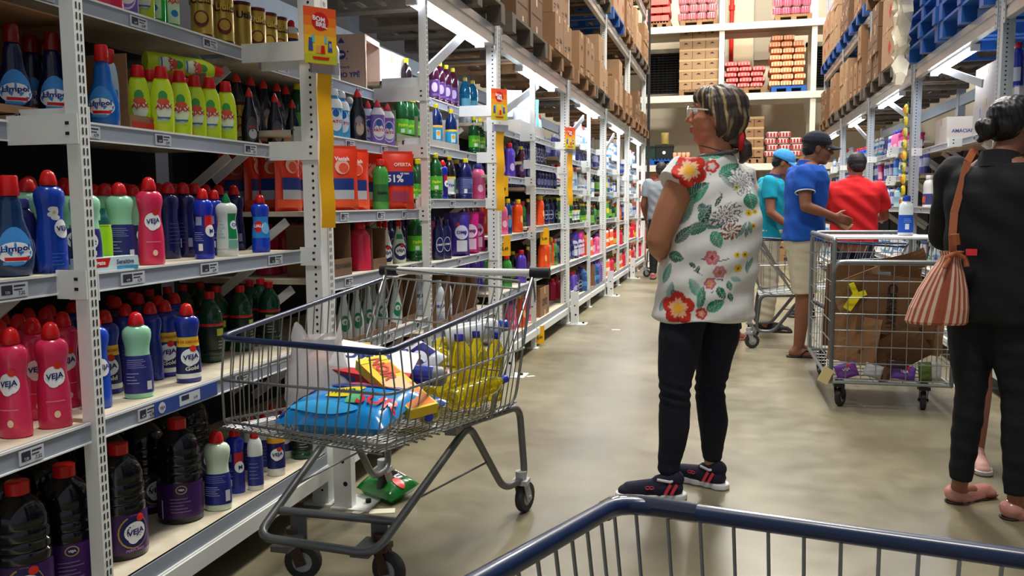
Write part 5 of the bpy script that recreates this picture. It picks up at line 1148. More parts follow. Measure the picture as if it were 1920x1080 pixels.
# ---- groceries in the main cart
def placed(o, loc, rot=(0,0,0)): o.location = loc; o.rotation_euler = tuple(math.radians(a) for a in rot); return o
def pillow2(name, label, w, h, d, m, loc, rot, arts=(), cat=None):
    """soft lying bag: local x width, y height, z thickness"""
    t = thing(name, label, cat or name.replace('_', ' ')); p = MB(); N, M = 18, 14; vs = []
    def th(i, j):
        s_, u_ = i/N*2-1, j/M*2-1
        return d/2*(max(0, 1-abs(s_)**3.2)*max(0, 1-abs(u_)**4))**.5*(1+.06*math.sin(5*s_+3*u_)+.05*math.sin(9*u_-4*s_))
    for sg in (1, -1):
        for j in range(M+1):
            for i in range(N+1): vs.append(((i/N-.5)*w, (j/M-.5)*h, d*.5+sg*th(i, j)))
    fs = [(j*(N+1)+i, j*(N+1)+i+1, (j+1)*(N+1)+i+1, (j+1)*(N+1)+i) for j in range(M) for i in range(N)]
    b_ = (M+1)*(N+1); p.add(vs, fs+[tuple(x+b_ for x in f[::-1]) for f in fs], True); p.build('bag_body', m, t)
    p = MB(); mats = []; out = .002
    def zz(x, y):
        s_, u_ = max(-1, min(1, 2*x/w)), max(-1, min(1, 2*y/h))
        return d*.5+d/2*(max(0, 1-abs(s_)**3.2)*max(0, 1-abs(u_)**4))**.5*(1+.06*math.sin(5*s_+3*u_)+.05*math.sin(9*u_-4*s_))
    for q in arts:
        mats.append(colm(q[-1], .3)); m_ = len(mats)-1; out += .0004
        if q[0] == 'rect':
            _, x0, x1, y0, y1, sk, c = q; n = 8; g = [(x0+(x1-x0)*i/n+sk*(j/n), y0+(y1-y0)*j/n) for j in range(n+1) for i in range(n+1)]
            p.add([(x, y, zz(x, y)+out) for x, y in g], [(j*(n+1)+i, j*(n+1)+i+1, (j+1)*(n+1)+i+1, (j+1)*(n+1)+i) for j in range(n) for i in range(n)], True, m_)
        elif q[0] == 'disc':
            _, xc, yc, rx, ry, c = q; n = 16; g = [(xc, yc)]+[(xc+f*rx*math.cos(2*math.pi*k/n), yc+f*ry*math.sin(2*math.pi*k/n)) for f in (.5, 1) for k in range(n)]
            p.add([(x, y, zz(x, y)+out) for x, y in g], [(0, 1+k, 1+(k+1) % n) for k in range(n)]+[(1+k, 1+n+k, 1+n+(k+1) % n, 1+(k+1) % n) for k in range(n)], True, m_)
        else:
            _, word, x, y, hh, ang, c = q; v, f, wd = text_geo(word); ca, sa = math.cos(math.radians(ang)), math.sin(math.radians(ang))
            g = [(x+(a*ca-b2*sa)*hh, y+(a*sa+b2*ca)*hh) for a, b2 in v]; p.add([(a, b2, zz(a, b2)+out+.0015) for a, b2 in g], f, False, m_)
    if arts: p.build('printed_design', mats, t)
    return placed(t, loc, rot)
pillow2('powder_bag', 'large sky-blue washing powder bag lying at the front of the cart', .37, .22, .095, colm((24,140,214), .22, coat=.5), (-1.01,2.16,.585), (12,-4,-14),
  [('rect',-.195,-.15,-.1,.1,0,(22,50,140)),('text','BRILHANTE',-.172,0,.022,90,_W),('disc',.02,.07,.13,.028,(26,48,130)),('rect',-.02,.10,.085,.10,0,(200,50,60)),('rect',-.04,.12,.06,.07,0,(210,60,70)),('rect',-.06,.04,-.02,.03,.01,(236,214,40)),('text','NOVO',-.01,.005,.02,0,(40,70,60)),('rect',.04,.09,-.06,.01,-.03,(90,180,120)),('text','SUR',.13,-.03,.05,8,(214,40,60)),('disc',-.02,-.08,.12,.02,(60,170,230))], 'bag')
pillow2('snack_bag', 'blue and teal printed pack lying among the groceries in the cart', .20, .15, .05, colm((44,90,170), .25, coat=.4), (-.93,2.38,.57), (8,0,-25),
  [('rect',-.09,.09,-.06,-.02,0,(30,140,120)),('rect',-.08,.06,.0,.04,0,(210,60,90)),('rect',-.05,.09,-.02,0,0,(236,236,230)),('text','YES',0,.02,.03,0,_W)], 'bag')
pillow2('powder_bag', 'white and navy soap powder bag leaning behind the blue tube in the cart', .22, .17, .08, colm((216,220,232), .3, coat=.3), (-1.03,2.72,.63), (35,10,-40),
  [('rect',.02,.1,-.07,.07,-.02,(28,28,110)),('disc',.06,.02,.03,.02,(226,226,240)),('text','OMO',-.04,.0,.03,0,(40,50,140)),('rect',-.08,-.02,.04,.06,0,(200,60,60))], 'bag')
t = thing('powder_carton', 'white and red washing powder carton lying in the cart', 'carton')
p = MB(); p.box(-.13,.13,-.09,.09,0,.05,0); z = .0505
p.add([(-.13,-.0905,0),(.13,-.0905,0),(.13,-.0905,.05),(-.13,-.0905,.05)], [(0,1,2,3)], m=1); p.add([(-.13,-.09,z),(.13,-.09,z),(.13,-.03,z),(-.02,-.055,z),(-.13,-.075,z)], [(0,1,2,3,4)], m=1)
p.add([(.06,-.09,z+.0005),(.13,-.09,z+.0005),(.13,-.05,z+.0005)], [(0,1,2)], m=2); p.add([(.1305,-.09,0),(.1305,.09,0),(.1305,.09,.05),(.1305,-.09,.05)], [(0,1,2,3)], m=1)
p.add([(-.1,-.091,.01),(-.03,-.091,.01),(-.03,-.091,.04),(-.1,-.091,.04)], [(0,1,2,3)], m=3)
p.text('OMO', (-.03,.02,z), (1,.15,0), (-.15,1,0), .05, 2); p.text('multiacao', (.02,-.06,z+.001), (1,.1,0), (-.1,1,0), .014, 4)
p.build('printed_carton', [colm((236,236,240),.35), colm((206,24,36),.35), colm((30,40,120),.35), colm((60,70,140),.35), colm(_W,.3)], t); placed(t, (-1.085,2.47,.665), (20,10,8))
t = thing('biscuit_carton', 'yellow and orange flat carton leaning at the front right of the cart', 'carton')
p = MB(); p.box(-.045,.045,-.15,.15,0,.03,0); z = .0305
for a in ((-.04,.04,.02,.14,1),(-.03,.04,-.02,.06,2),(-.04,.02,-.10,-.04,1),(-.045,.045,-.15,-.12,3)): p.add([(a[0],a[2],z),(a[1],a[2],z),(a[1],a[3],z),(a[0],a[3],z)], [(0,1,2,3)], m=a[4]); z += .0003
p.text('NOIR', (0,-.07,z), (.1,1,0), (-1,.1,0), .04, 4)
p.build('printed_carton', [colm((244,206,40),.3), colm((240,130,40),.3), colm((240,200,150),.3), colm((236,224,60),.3), colm((190,50,40),.3)], t); placed(t, (-.915,2.235,.672), (-19,4,-127))
t = thing('spray_tube', 'blue cylinder tub with grey lid lying in the cart', 'tub'); p = MB(); p.cyl((-.085,0,.032),(.05,0,.032),.032,18); p.build('body', colm((36,48,150),.25,coat=.4), t)
p = MB(); p.tube([(.05,0,.032),(.075,0,.032),(.09,0,.032)], [.033,.031,.02], 18); p.build('lid', colm((120,122,126),.4), t); placed(t, (-.945,2.50,.632), (0,4,6))
KD['oilb'] = ('pet', .27, .038, 1, (222,204,30), (60,60,190), 'screw', (-60,60,.36,.56,(190,206,214)), [], 'clear yellow bottle with blue cap')
PROTO['oil'] = make_bottle('oil'); PROTO['oil'].children
ob = PROTO['oil']; ob['category'] = 'cooking oil bottle'; ob.name = 'oil_bottle'
for i, (x, y, z, rx, ry, rz, l) in enumerate([(-.85,3.03,.465,0,4,10,'standing upright at the rear right corner'),(-.87,2.93,.48,-6,0,40,'standing second from the rear corner'),(-.86,2.80,.49,-12,6,80,'leaning third from the rear corner'),
    (-.96,2.98,.465,4,0,0,'standing behind the corner one'),(-.88,2.64,.55,82,0,150,'lying beneath the leaning one'),(-.98,2.70,.545,85,0,165,'lying nearest the navy bag'),(-.90,2.47,.575,84,0,20,'lying neck forward near the printed pack'),(-1.02,2.88,.60,70,0,190,'lying on the others'),(-1.12,2.86,.54,84,0,170,'lying behind the powder carton')]):
    put('oil', x, y, z, 0, f'clear yellow oil bottle in the cart, {l}', rot=(math.radians(rx), math.radians(ry), math.radians(rz)))
put('qboa', -1.02, 3.0, .70, 0, 'white bottle with violet label lying on top of the oil bottles in the cart', rot=(math.radians(80), 0, math.radians(115)))
put('orange', -1.225, 2.72, .52, 0, 'orange bottle with yellow cap standing in the cart behind the plastic bag', rot=(math.radians(-5), 0, 0), scale=.75)
for c in kids([o for o in bpy.data.objects if o.get('label', '').startswith('orange bottle with yellow cap standing')][0]): pass
# white carrier bag standing in the cart
t = thing('plastic_bag', 'translucent white carrier bag standing in the cart', 'plastic bag', (-1.235,2.40,.545)); p = MB(); n = 28; br = random.Random(9); vs = []
zs = [0,.02,.06,.11,.155,.195,.225,.245,.26]; rs = [.06,.095,.105,.10,.085,.072,.066,.070,.066]
for j, (z, r) in enumerate(zip(zs, rs)):
    for k in range(n):
        a = 2*math.pi*k/n; q = r*(1+.07*math.sin(3*a+j*.5)+.05*math.sin(7*a-j*.8)); zz = z+(.03*math.sin(2*a+1)+.015*math.sin(5*a) if j == 8 else 0)
        vs.append((q*math.cos(a)*1.15, q*math.sin(a)*.8, zz))
p.add(vs, [(j*n+k, j*n+(k+1) % n, (j+1)*n+(k+1) % n, (j+1)*n+k) for j in range(len(zs)-1) for k in range(n)]+[tuple(range(n))[::-1]], True)
p.build('bag_film', mat('bag_film', (226,226,224), .3, alpha=.72, coat=.4), t)
p = MB(); p.lathe([(0.005,.05),(.02,.075),(.10,.08),(.18,.05),(.2,.02)], 14, .8); p.build('packed_goods', colm((214,150,130),.5), t)
# green packet on the floor
pillow2('snack_bag', 'green and red printed packet lying on the floor beside the post guard', .21, .16, .085, colm((24,110,40), .22, coat=.5), (-1.345,3.20,.002), (12,4,-25),
  [('disc',-.05,.03,.05,.03,(120,170,40)),('rect',-.03,.06,.01,.065,-.01,(236,236,230)),('disc',-.03,.01,.022,.018,(220,50,36)),('disc',.07,.0,.03,.02,(220,50,36)),('text','TUSTI',.01,.04,.032,-8,(20,30,30))], 'bag')
for i, (x, y, s_, r) in enumerate(((-1.30,3.02,.05,20),(-1.38,3.0,.035,60),(-1.02,8.0,.04,0),(-1.32,5.7,.03,40))):
    o = MB().box(-s_,s_,-s_*.5,s_*.5,0.0005,.002).build('paper_scrap', colm((226,220,196),.7)); o.location = (x, y, .0); o.rotation_euler = (0,0,math.radians(r)); tag(o, f'small torn paper scrap on the floor, {ORD[i]} from the camera', 'paper')
# ------------------------------------------------------------------ cage trolley
m_cage = mat('galvanised', (160,166,168), .35, metal=.6, noise=.1)
t = thing('cage_trolley', 'galvanised wire cage trolley full of flattened cardboard', 'trolley', (.585,5.16,0), math.radians(1)); W, D, Z0, Z1 = .64, 1.15, .16, .985
def frame(p, x0, y0, x1, y1, z0, z1, r=.0125): p.tube(smooth_path([(x0,y0,z0),(x0,y0,z1),(x1,y1,z1),(x1,y1,z0)], .06), r, 10); p.tube([(x0,y0,z0),(x1,y1,z0)], r*.8, 8)
p = MB(); frame(p, 0,0,W,0,Z0,Z1-.13); frame(p, 0,D,W,D,Z0,Z1); p.tube([(0,0,Z0),(0,0,Z1-.02)], .0125, 10); p.tube([(W,0,Z0),(W,0,Z1-.13)], .0125, 10)
p.tube(smooth_path([(0,0,Z1-.02),(0,0,Z1),(0,D,Z1),(0,D,Z1-.02)], .03), .0125, 10); p.tube(smooth_path([(W,-.04,Z1-.16),(W+.03,-.04,Z1-.02),(W,D*.5,Z1-.02),(W,D,Z1-.02)], .06), .0125, 10)
p.tube([(0,0,Z0),(0,D,Z0)], .0125, 8); p.tube([(W,0,Z0),(W,D,Z0)], .0125, 8); p.build('frame_tube', m_cage, t)
def grid(name, o, u, v, nu, nv):
    p = MB(); o, u, v = V(*o), V(*u), V(*v)
    for i in range(nu+1): p.tube([o+u*i/nu, o+u*i/nu+v], .0024, 5)
    for i in range(nv+1): p.tube([o+v*i/nv, o+v*i/nv+u], .0032, 5)
    p.build(name, m_cage, t)
grid('front_grid', (0,-.004,Z0+.02), (W,0,0), (0,0,.66), 8, 7)
grid('rear_grid', (0,D,Z0), (W,0,0), (0,0,.8), 8, 7)
grid('side_grid', (0,0,Z0), (0,D,0), (0,0,.8), 8, 7)
grid('side_grid', (W,0,Z0), (0,D,0), (0,0,.78), 10, 7)
grid('top_flap', (0,.12,Z1-.005), (W,0,0), (0,D*.55,0), 14, 6)
grid('base_grid', (0,0,Z0), (W,0,0), (0,D,0), 8, 10)
MB().box(.01,W-.01,.16,.6,Z1-.003,Z1+.003).build('top_tray', colm((222,224,222),.4), t)
for i, (x, y) in enumerate(((.07,.1),(W-.12,.1),(.07,D-.1),(W-.12,D-.1))): caster(t, (x,y,0), 60+i*20, .055, .15, m_blk)
Mx = Matrix.Translation((.585,5.16,0)) @ Matrix.Rotation(math.radians(1), 4, 'Z')
def in_cage(o, loc, rot): o.location = Mx @ Vector(loc); o.rotation_euler = (math.radians(rot[0]), math.radians(rot[1]), math.radians(rot[2]+1)); return o
def board(lab, w, h, m, loc, rot, texts=(), bend=.03):
    t2 = thing('flattened_box', lab, 'cardboard'); p = MB(); n = 6; vs = []
    for s_ in (0, .004):
        for j in range(n+1):
            for i in range(n+1): vs.append(((i/n-.5)*w, s_+bend*math.sin(i/n*3.1+j*.4), (j/n-.5)*h))
    k = (n+1)**2; fs = [(j*(n+1)+i, j*(n+1)+i+1, (j+1)*(n+1)+i+1, (j+1)*(n+1)+i) for j in range(n) for i in range(n)]
    p.add(vs, fs+[tuple(a+k for a in f[::-1]) for f in fs]+[(0, k, k+n, n), (n*(n+1), n*(n+1)+n, k+n*(n+1)+n, k+n*(n+1))], False, 0)
    for w_, x, z, hh, a in texts: p.text(w_, (x, -.002+bend*math.sin((x/w+.5)*3.1+.6)-.008, z), (math.cos(math.radians(a)),0,math.sin(math.radians(a))), (-math.sin(math.radians(a)),0,math.cos(math.radians(a))), hh, 1)
    p.build('board', [m, m_ink], t2); return in_cage(t2, loc, rot)
board('large flattened brown carton with upright printed word in the cage trolley', .42, .34, m_card3, (.36,.045,.60), (5,6,2), [('CANDY',-.04,0,.055,-85),('36',.12,-.12,.04,0)], bend=.003)
board('pale flattened carton flap at the upper left of the cage trolley', .28, .30, m_card2, (.17,.10,.64), (12,-25,12))
board('brown flattened carton below the printed one, left side of the cage', .26, .28, m_card, (.13,.07,.40), (-4,8,-6))
board('brown flattened carton in the lower middle of the cage', .34, .24, m_card3, (.36,.07,.33), (5,-35,3))
board('brown carton panel at the right side of the cage', .34, .24, m_card, (.44,.12,.44), (0,4,-4), [('36',.05,.0,.05,0)])
board('folded carton flap sticking up at the cage top', .26, .14, m_card, (.40,.20,.83), (20,-20,5))
board('pale torn carton strip in the cage', .2, .12, m_card2, (.30,.10,.50), (10,30,15))
board('flattened carton lying deeper in the cage', .5, .5, m_card, (.31,.55,.55), (6,3,0))
board('flattened brown carton against the cage rear', .5, .55, m_card3, (.31,.85,.50), (0,2,0))
board('flattened carton along the right inside of the cage', .5, .4, m_card2, (.55,.5,.5), (0,0,88))
board('grey scrap label high in the cage', .07, .06, colm((150,152,156),.5), (.28,.06,.765), (0,0,0), bend=.002)
for i, (x, z, w_, h_, c, lab) in enumerate([(.09,.22,.12,.09,(120,70,160),'purple and white crushed packet at the lower left of the cage'),(.40,.215,.13,.08,(120,80,180),'purple crushed packet at the lower middle of the cage'),(.51,.23,.07,.11,(90,110,50),'olive green crushed packet at the lower right of the cage'),(.24,.22,.1,.08,(196,196,200),'clear crumpled film at the bottom of the cage'),(.36,.27,.11,.05,(60,40,36),'dark crushed packet low in the cage'),(.57,.23,.06,.11,(190,192,188),'grey crumpled film at the cage corner')]):
    t2 = pillow2('crushed_packet', lab, w_, h_, .04, colm(c, .3), (0,0,0), (0,0,0), [('text','VEJA',0,.01,.02,0,_W),('disc',.02,.03,.01,.01,(206,40,50))] if i < 2 else [], 'packet')
    in_cage(t2, (x,.06+.02*(i % 2),z), (88,(-20,8,-4,15,5,0)[i],0))
p = MB(); yb_ = smooth_path([(0,0,0),(.05,0,.07),(.07,-.01,.10),(.10,0,.12)], .02); p.bar((0,0,0),(.055,0,.09),.02,.045); p.bar((.05,0,.08),(.02,0,.15),.018,.03); p.bar((.055,0,.08),(.10,0,.10),.018,.03)
in_cage(tag(p.build('yellow_tape_tag', colm((240,224,30),.35)), 'twisted yellow plastic strip caught in the cage trolley', 'plastic strip'), (.08,.03,.58), (0,0,0))
in_cage(tag(MB().box(-.03,.03,-.002,.002,-.045,.045).build('paper_label', colm((226,206,150),.5)), 'small yellowed paper label at the lower left cage corner', 'label'), (-.03,-.02,.2), (0,25,0))
put('qboa', 1.035, 5.60, Z1+.0035, math.radians(-80), 'white bleach bottle with blue cap standing on the cage trolley')
# second customer cart further down, seen behind the man in blue
def moved(Q, dx, dy, ang):
    a = math.radians(ang); c_ = V(-1.05,2.55,0); r_ = {}
    for k, v in Q.items():
        d_ = v-c_; r_[k] = V(dx+d_.x*math.cos(a)-d_.y*math.sin(a), dy+d_.x*math.sin(a)+d_.y*math.cos(a), v.z)
    return r_
cart('dark wire shopping cart between the boy in the cap and the man in blue', moved(QM, .82, 7.50, 90), nside=18, nfront=12)
cart('distant wire shopping cart in front of the man in grey', moved(QM, -.98, 14.45, 180), nside=14, nfront=10)
# ------------------------------------------------------------------ people
def icos(c, rad, R=None, n=12):
    c = Vector(c); rx, ry, rz = rad if isinstance(rad, (tuple, list)) else (rad,)*3; vs = []; m = n//2
    for j in range(1, m):
        t_ = math.pi*j/m
        for i in range(n): a = 2*math.pi*i/n; v = Vector((rx*math.sin(t_)*math.cos(a), ry*math.sin(t_)*math.sin(a), rz*math.cos(t_))); vs.append(c+(R @ v if R else v))
    top, bot = Vector((0,0,rz)), Vector((0,0,-rz)); vs += [c+(R @ top if R else top), c+(R @ bot if R else bot)]
    fs = [(j*n+i, (j+1)*n+i, (j+1)*n+(i+1) % n, j*n+(i+1) % n) for j in range(m-2) for i in range(n)]
    T, Bt = len(vs)-2, len(vs)-1; fs += [(T, i, (i+1) % n) for i in range(n)]+[((m-2)*n+i, Bt, (m-2)*n+(i+1) % n) for i in range(n)]
    return vs, fs
def prim(p, q):
    k = q[0]
    if k == 'e': p.add(*icos(q[1], q[2], q[3] if len(q) > 3 else None, 16))
    elif k == 'c':
        a, ra, b_, rb = Vector(q[1]), q[2], Vector(q[3]), q[4]; p.tube([a, b_], [ra, rb], 14); p.add(*icos(a, ra)); p.add(*icos(b_, rb))
    elif k == 'f': p.tube([Vector(q[1]), Vector(q[3])], [q[2], q[4]], 20)
    elif k == 't':   # tapering tube through points, round ends
        p.tube(q[1], q[2], 14); p.add(*icos(q[1][0], q[2][0])); p.add(*icos(q[1][-1], q[2][-1]))
    elif k == 'r':   # stacked ellipse rings: (x, y, z, r forward, r side), heading
        h = q[2]; f = Vector((math.cos(h), math.sin(h), 0)); l = Vector((-math.sin(h), math.cos(h), 0)); n = 32; vs = []
        for x, y, z, rx, ry in q[1]:
            for i in range(n):
                a = 2*math.pi*i/n; ca, sa = math.cos(a), math.sin(a); e = .86
                vs.append(Vector((x, y, z))+f*rx*math.copysign(abs(ca)**e, ca)+l*ry*math.copysign(abs(sa)**e, sa))
        N = len(q[1]); p.add(vs, [(i*n+k2, i*n+(k2+1) % n, (i+1)*n+(k2+1) % n, (i+1)*n+k2) for i in range(N-1) for k2 in range(n)]+[tuple(range(n))[::-1], tuple((N-1)*n+k2 for k2 in range(n))])
def blend(name, prims, voxel, smooth, m, parent, off, post=None, color=None, fac=.5):
    """one continuous skin over overlapping volumes"""
    p = MB(); [prim(p, q) for q in prims]
    me = bpy.data.meshes.new(name); me.from_pydata([tuple(Vector(v)-off) for v in p.v], [], p.f); me.update()
    o = bpy.data.objects.new(name, me); C.objects.link(o)
    r = o.modifiers.new('r', 'REMESH'); r.mode = 'VOXEL'; r.voxel_size = voxel; r.use_smooth_shade = True
    if smooth: s = o.modifiers.new('s', 'SMOOTH'); s.factor = fac; s.iterations = smooth
    bpy.context.view_layer.update()
    nm = bpy.data.meshes.new_from_object(o.evaluated_get(bpy.context.evaluated_depsgraph_get()))
    o.modifiers.clear(); o.data = nm; bpy.data.meshes.remove(me); nm.name = name
    n = len(nm.vertices); co = np.empty(n*3, np.float32); nm.vertices.foreach_get('co', co); co = co.reshape(-1, 3)
    if post:
        no = np.empty(n*3, np.float32); nm.vertices.foreach_get('normal', no); co = post(co+np.array(off), no.reshape(-1, 3))-np.array(off); nm.vertices.foreach_set('co', co.astype(np.float32).ravel())
    if color:
        at_ = nm.color_attributes.new('print', 'FLOAT_COLOR', 'POINT'); c = color(co+np.array(off)); c = np.concatenate([c, np.ones((n, 1))], 1); at_.data.foreach_set('color', c.astype(np.float32).ravel())
    nm.polygons.foreach_set('use_smooth', [True]*len(nm.polygons)); nm.update()
    nm.materials.clear(); nm.materials.append(m); o.parent = parent; return o
def hand_prims(w, d, nrm, side=1, curl=.45, s=1.0):
    """wrist w, pointing d, palm facing nrm; side +1 thumb to d x nrm"""
    w, d, nrm = Vector(w), Vector(d).normalized(), Vector(nrm); nrm = (nrm-d*nrm.dot(d)).normalized(); t_ = d.cross(nrm)*side
    out = [('c', w, .026*s, w+d*.03*s, .024*s)]
    for k in (-.022, -.007, .008, .022): out.append(('c', w+d*.02*s+t_*k*.7*s, .014*s, w+d*.085*s+t_*k*1.1*s, .0125*s))
    for i, (k, L) in enumerate(((.027,.9),(.009,1.0),(-.009,.95),(-.026,.75))):
        p0 = w+d*.088*s+t_*k*s; dd = d.copy(); a = curl
        for j, l in enumerate((.040,.026,.020)):
            dd = (dd*math.cos(a)+nrm*math.sin(a)).normalized(); p1 = p0+dd*l*L*s; out.append(('c', p0, (.0092-.0008*j)*s, p1, (.0086-.0008*j)*s)); p0 = p1; a = curl*.8
            nrm_ = nrm
    p0 = w+d*.03*s+t_*.024*s; dd = (d*.6+t_*.75+nrm*.35).normalized(); p1 = p0+dd*.038*s; p2 = p1+(dd+d*.5+nrm*.2).normalized()*.03*s
    return out+[('c', p0, .013*s, p1, .0105*s), ('c', p1, .0105*s, p2, .008*s)]
def head_prims(c, h, s=1.0, pitch=0, fat=1.0):
    R = Matrix.Rotation(h, 3, 'Z') @ Matrix.Rotation(pitch, 3, 'Y'); c = Vector(c); P_ = lambda x, y, z: c+R @ Vector((x*s, y*s, z*s)); q = lambda a: tuple(v*s for v in a)
    o = [('e', P_(-.012,0,.030), q((.098,.076,.088)), R), ('e', P_(.020,0,-.028), q((.070,.060*fat,.082)), R), ('e', P_(.058,0,-.092), q((.028,.030,.024)), R), ('e', P_(.020,0,-.080), q((.055,.050*fat,.035)), R),
         ('c', P_(.086,0,.016), .0075*s, P_(.111,0,-.022), .0125*s), ('e', P_(.098,.011,-.028), q((.012,.008,.008)), R), ('e', P_(.098,-.011,-.028), q((.012,.008,.008)), R),
         ('e', P_(.086,0,-.054), q((.017,.024,.0085)), R), ('e', P_(.084,0,-.068), q((.016,.021,.0085)), R), ('e', P_(.074,0,.036), q((.020,.050,.013)), R)]
    for y in (-1, 1):
        o += [('e', P_(.052,.034*y,-.024), q((.034,.026*fat,.030)), R), ('e', P_(-.004,.075*y,-.010), q((.018,.007,.031)), R @ Matrix.Rotation(.3*y, 3, 'Z')), ('e', P_(-.012,.080*y,.008), q((.010,.005,.014)), R)]
    return o, P_, R
def eyes(parent, P_, off, s=1.0):
    for y in (-.031, .031):
        p = MB(); p.add(*icos(P_(.074, y, .012)-off, .0125*s), smooth=True); p.build('eye', colm((232,226,220), .2), parent)
        p = MB(); p.add(*icos(P_(.0815, y*1.02, .011)-off, .0062*s), smooth=True); p.build('iris', colm((40,24,16), .2), parent)
m_skin = lambda rgb: mat('skin_%d_%d_%d' % rgb, rgb, .5, bump=.04, bscale=160, noise=.06, nscale=9, spec=.4)
def shoe_prims(heel, toe, h=.07, w=.042):
    a, b_ = Vector(heel), Vector(toe); d = (b_-a).normalized(); L = (b_-a).length; z = V(0,0,1)
    return [('e', a+d*L*.16+z*h*.45, (w*.95, w*.95, h*.50)), ('t', [a+d*L*.15+z*h*.42, a+d*L*.5+z*h*.42, a+d*L*.82+z*h*.36], [w*.86, w*.92, w*.78]), ('c', a+d*L*.12+z*h*1.0, w*.80, a+d*L*.38+z*h*.78, w*.72), ('e', a+d*L*.86+z*h*.3, (w*.85, w*.85, h*.36))]
def sole_prims(heel, toe, w=.045, t_=.022):
    a, b_ = Vector(heel), Vector(toe); d = (b_-a).normalized(); L = (b_-a).length; out = []
    for f, q in ((.12,.9),(.3,.86),(.5,.94),(.7,1.06),(.86,.92)): c = a+d*L*f; out.append(('f', c+V(0,0,.001), w*q, c+V(0,0,t_), w*q*.98))
    return out
def skel(H, heading, loc, **over):
    """default standing skeleton in world space"""
    s = H/1.7; h = heading; f = V(math.cos(h), math.sin(h), 0); l = V(-math.sin(h), math.cos(h), 0); o = V(loc[0], loc[1], 0)
    W = lambda x, y, z: o+f*x*s+l*y*s+V(0,0,z*s)
    J = dict(W=W, s=s, h=h, f=f, l=l, o=o, hipL=W(0,.09,.90), hipR=W(0,-.09,.90), kneeL=W(.02,.10,.48), kneeR=W(.02,-.10,.48), ankL=W(-.02,.10,.085), ankR=W(-.02,-.10,.085),
             heelL=W(-.07,.10,0), heelR=W(-.07,-.10,0), toeL=W(.18,.12,0), toeR=W(.18,-.12,0),
             shL=W(-.01,.18,1.40), shR=W(-.01,-.18,1.40), elL=W(-.03,.23,1.12), elR=W(-.03,-.23,1.12), wrL=W(.04,.24,.88), wrR=W(.04,-.24,.88), neck=W(-.01,0,1.47), head=W(.03,0,1.59), headh=h, pitch=0)
    J.update(over); return J
RM = [(.80,.10,.16),(.88,.118,.172),(.97,.118,.168),(1.07,.115,.158),(1.20,.122,.170),(1.32,.124,.185),(1.39,.10,.178),(1.435,.072,.12),(1.475,.056,.062)]
def rings(J, tab, dx=0, infl=0, zmin=0, zmax=9, lean=0):
    out = []
    for z, a, b_ in tab:
        if zmin <= z <= zmax: c = J['W'](dx+lean*(z-.9), 0, z); out.append((c.x, c.y, c.z, a*J['s']+infl, b_*J['s']+infl))
    return out
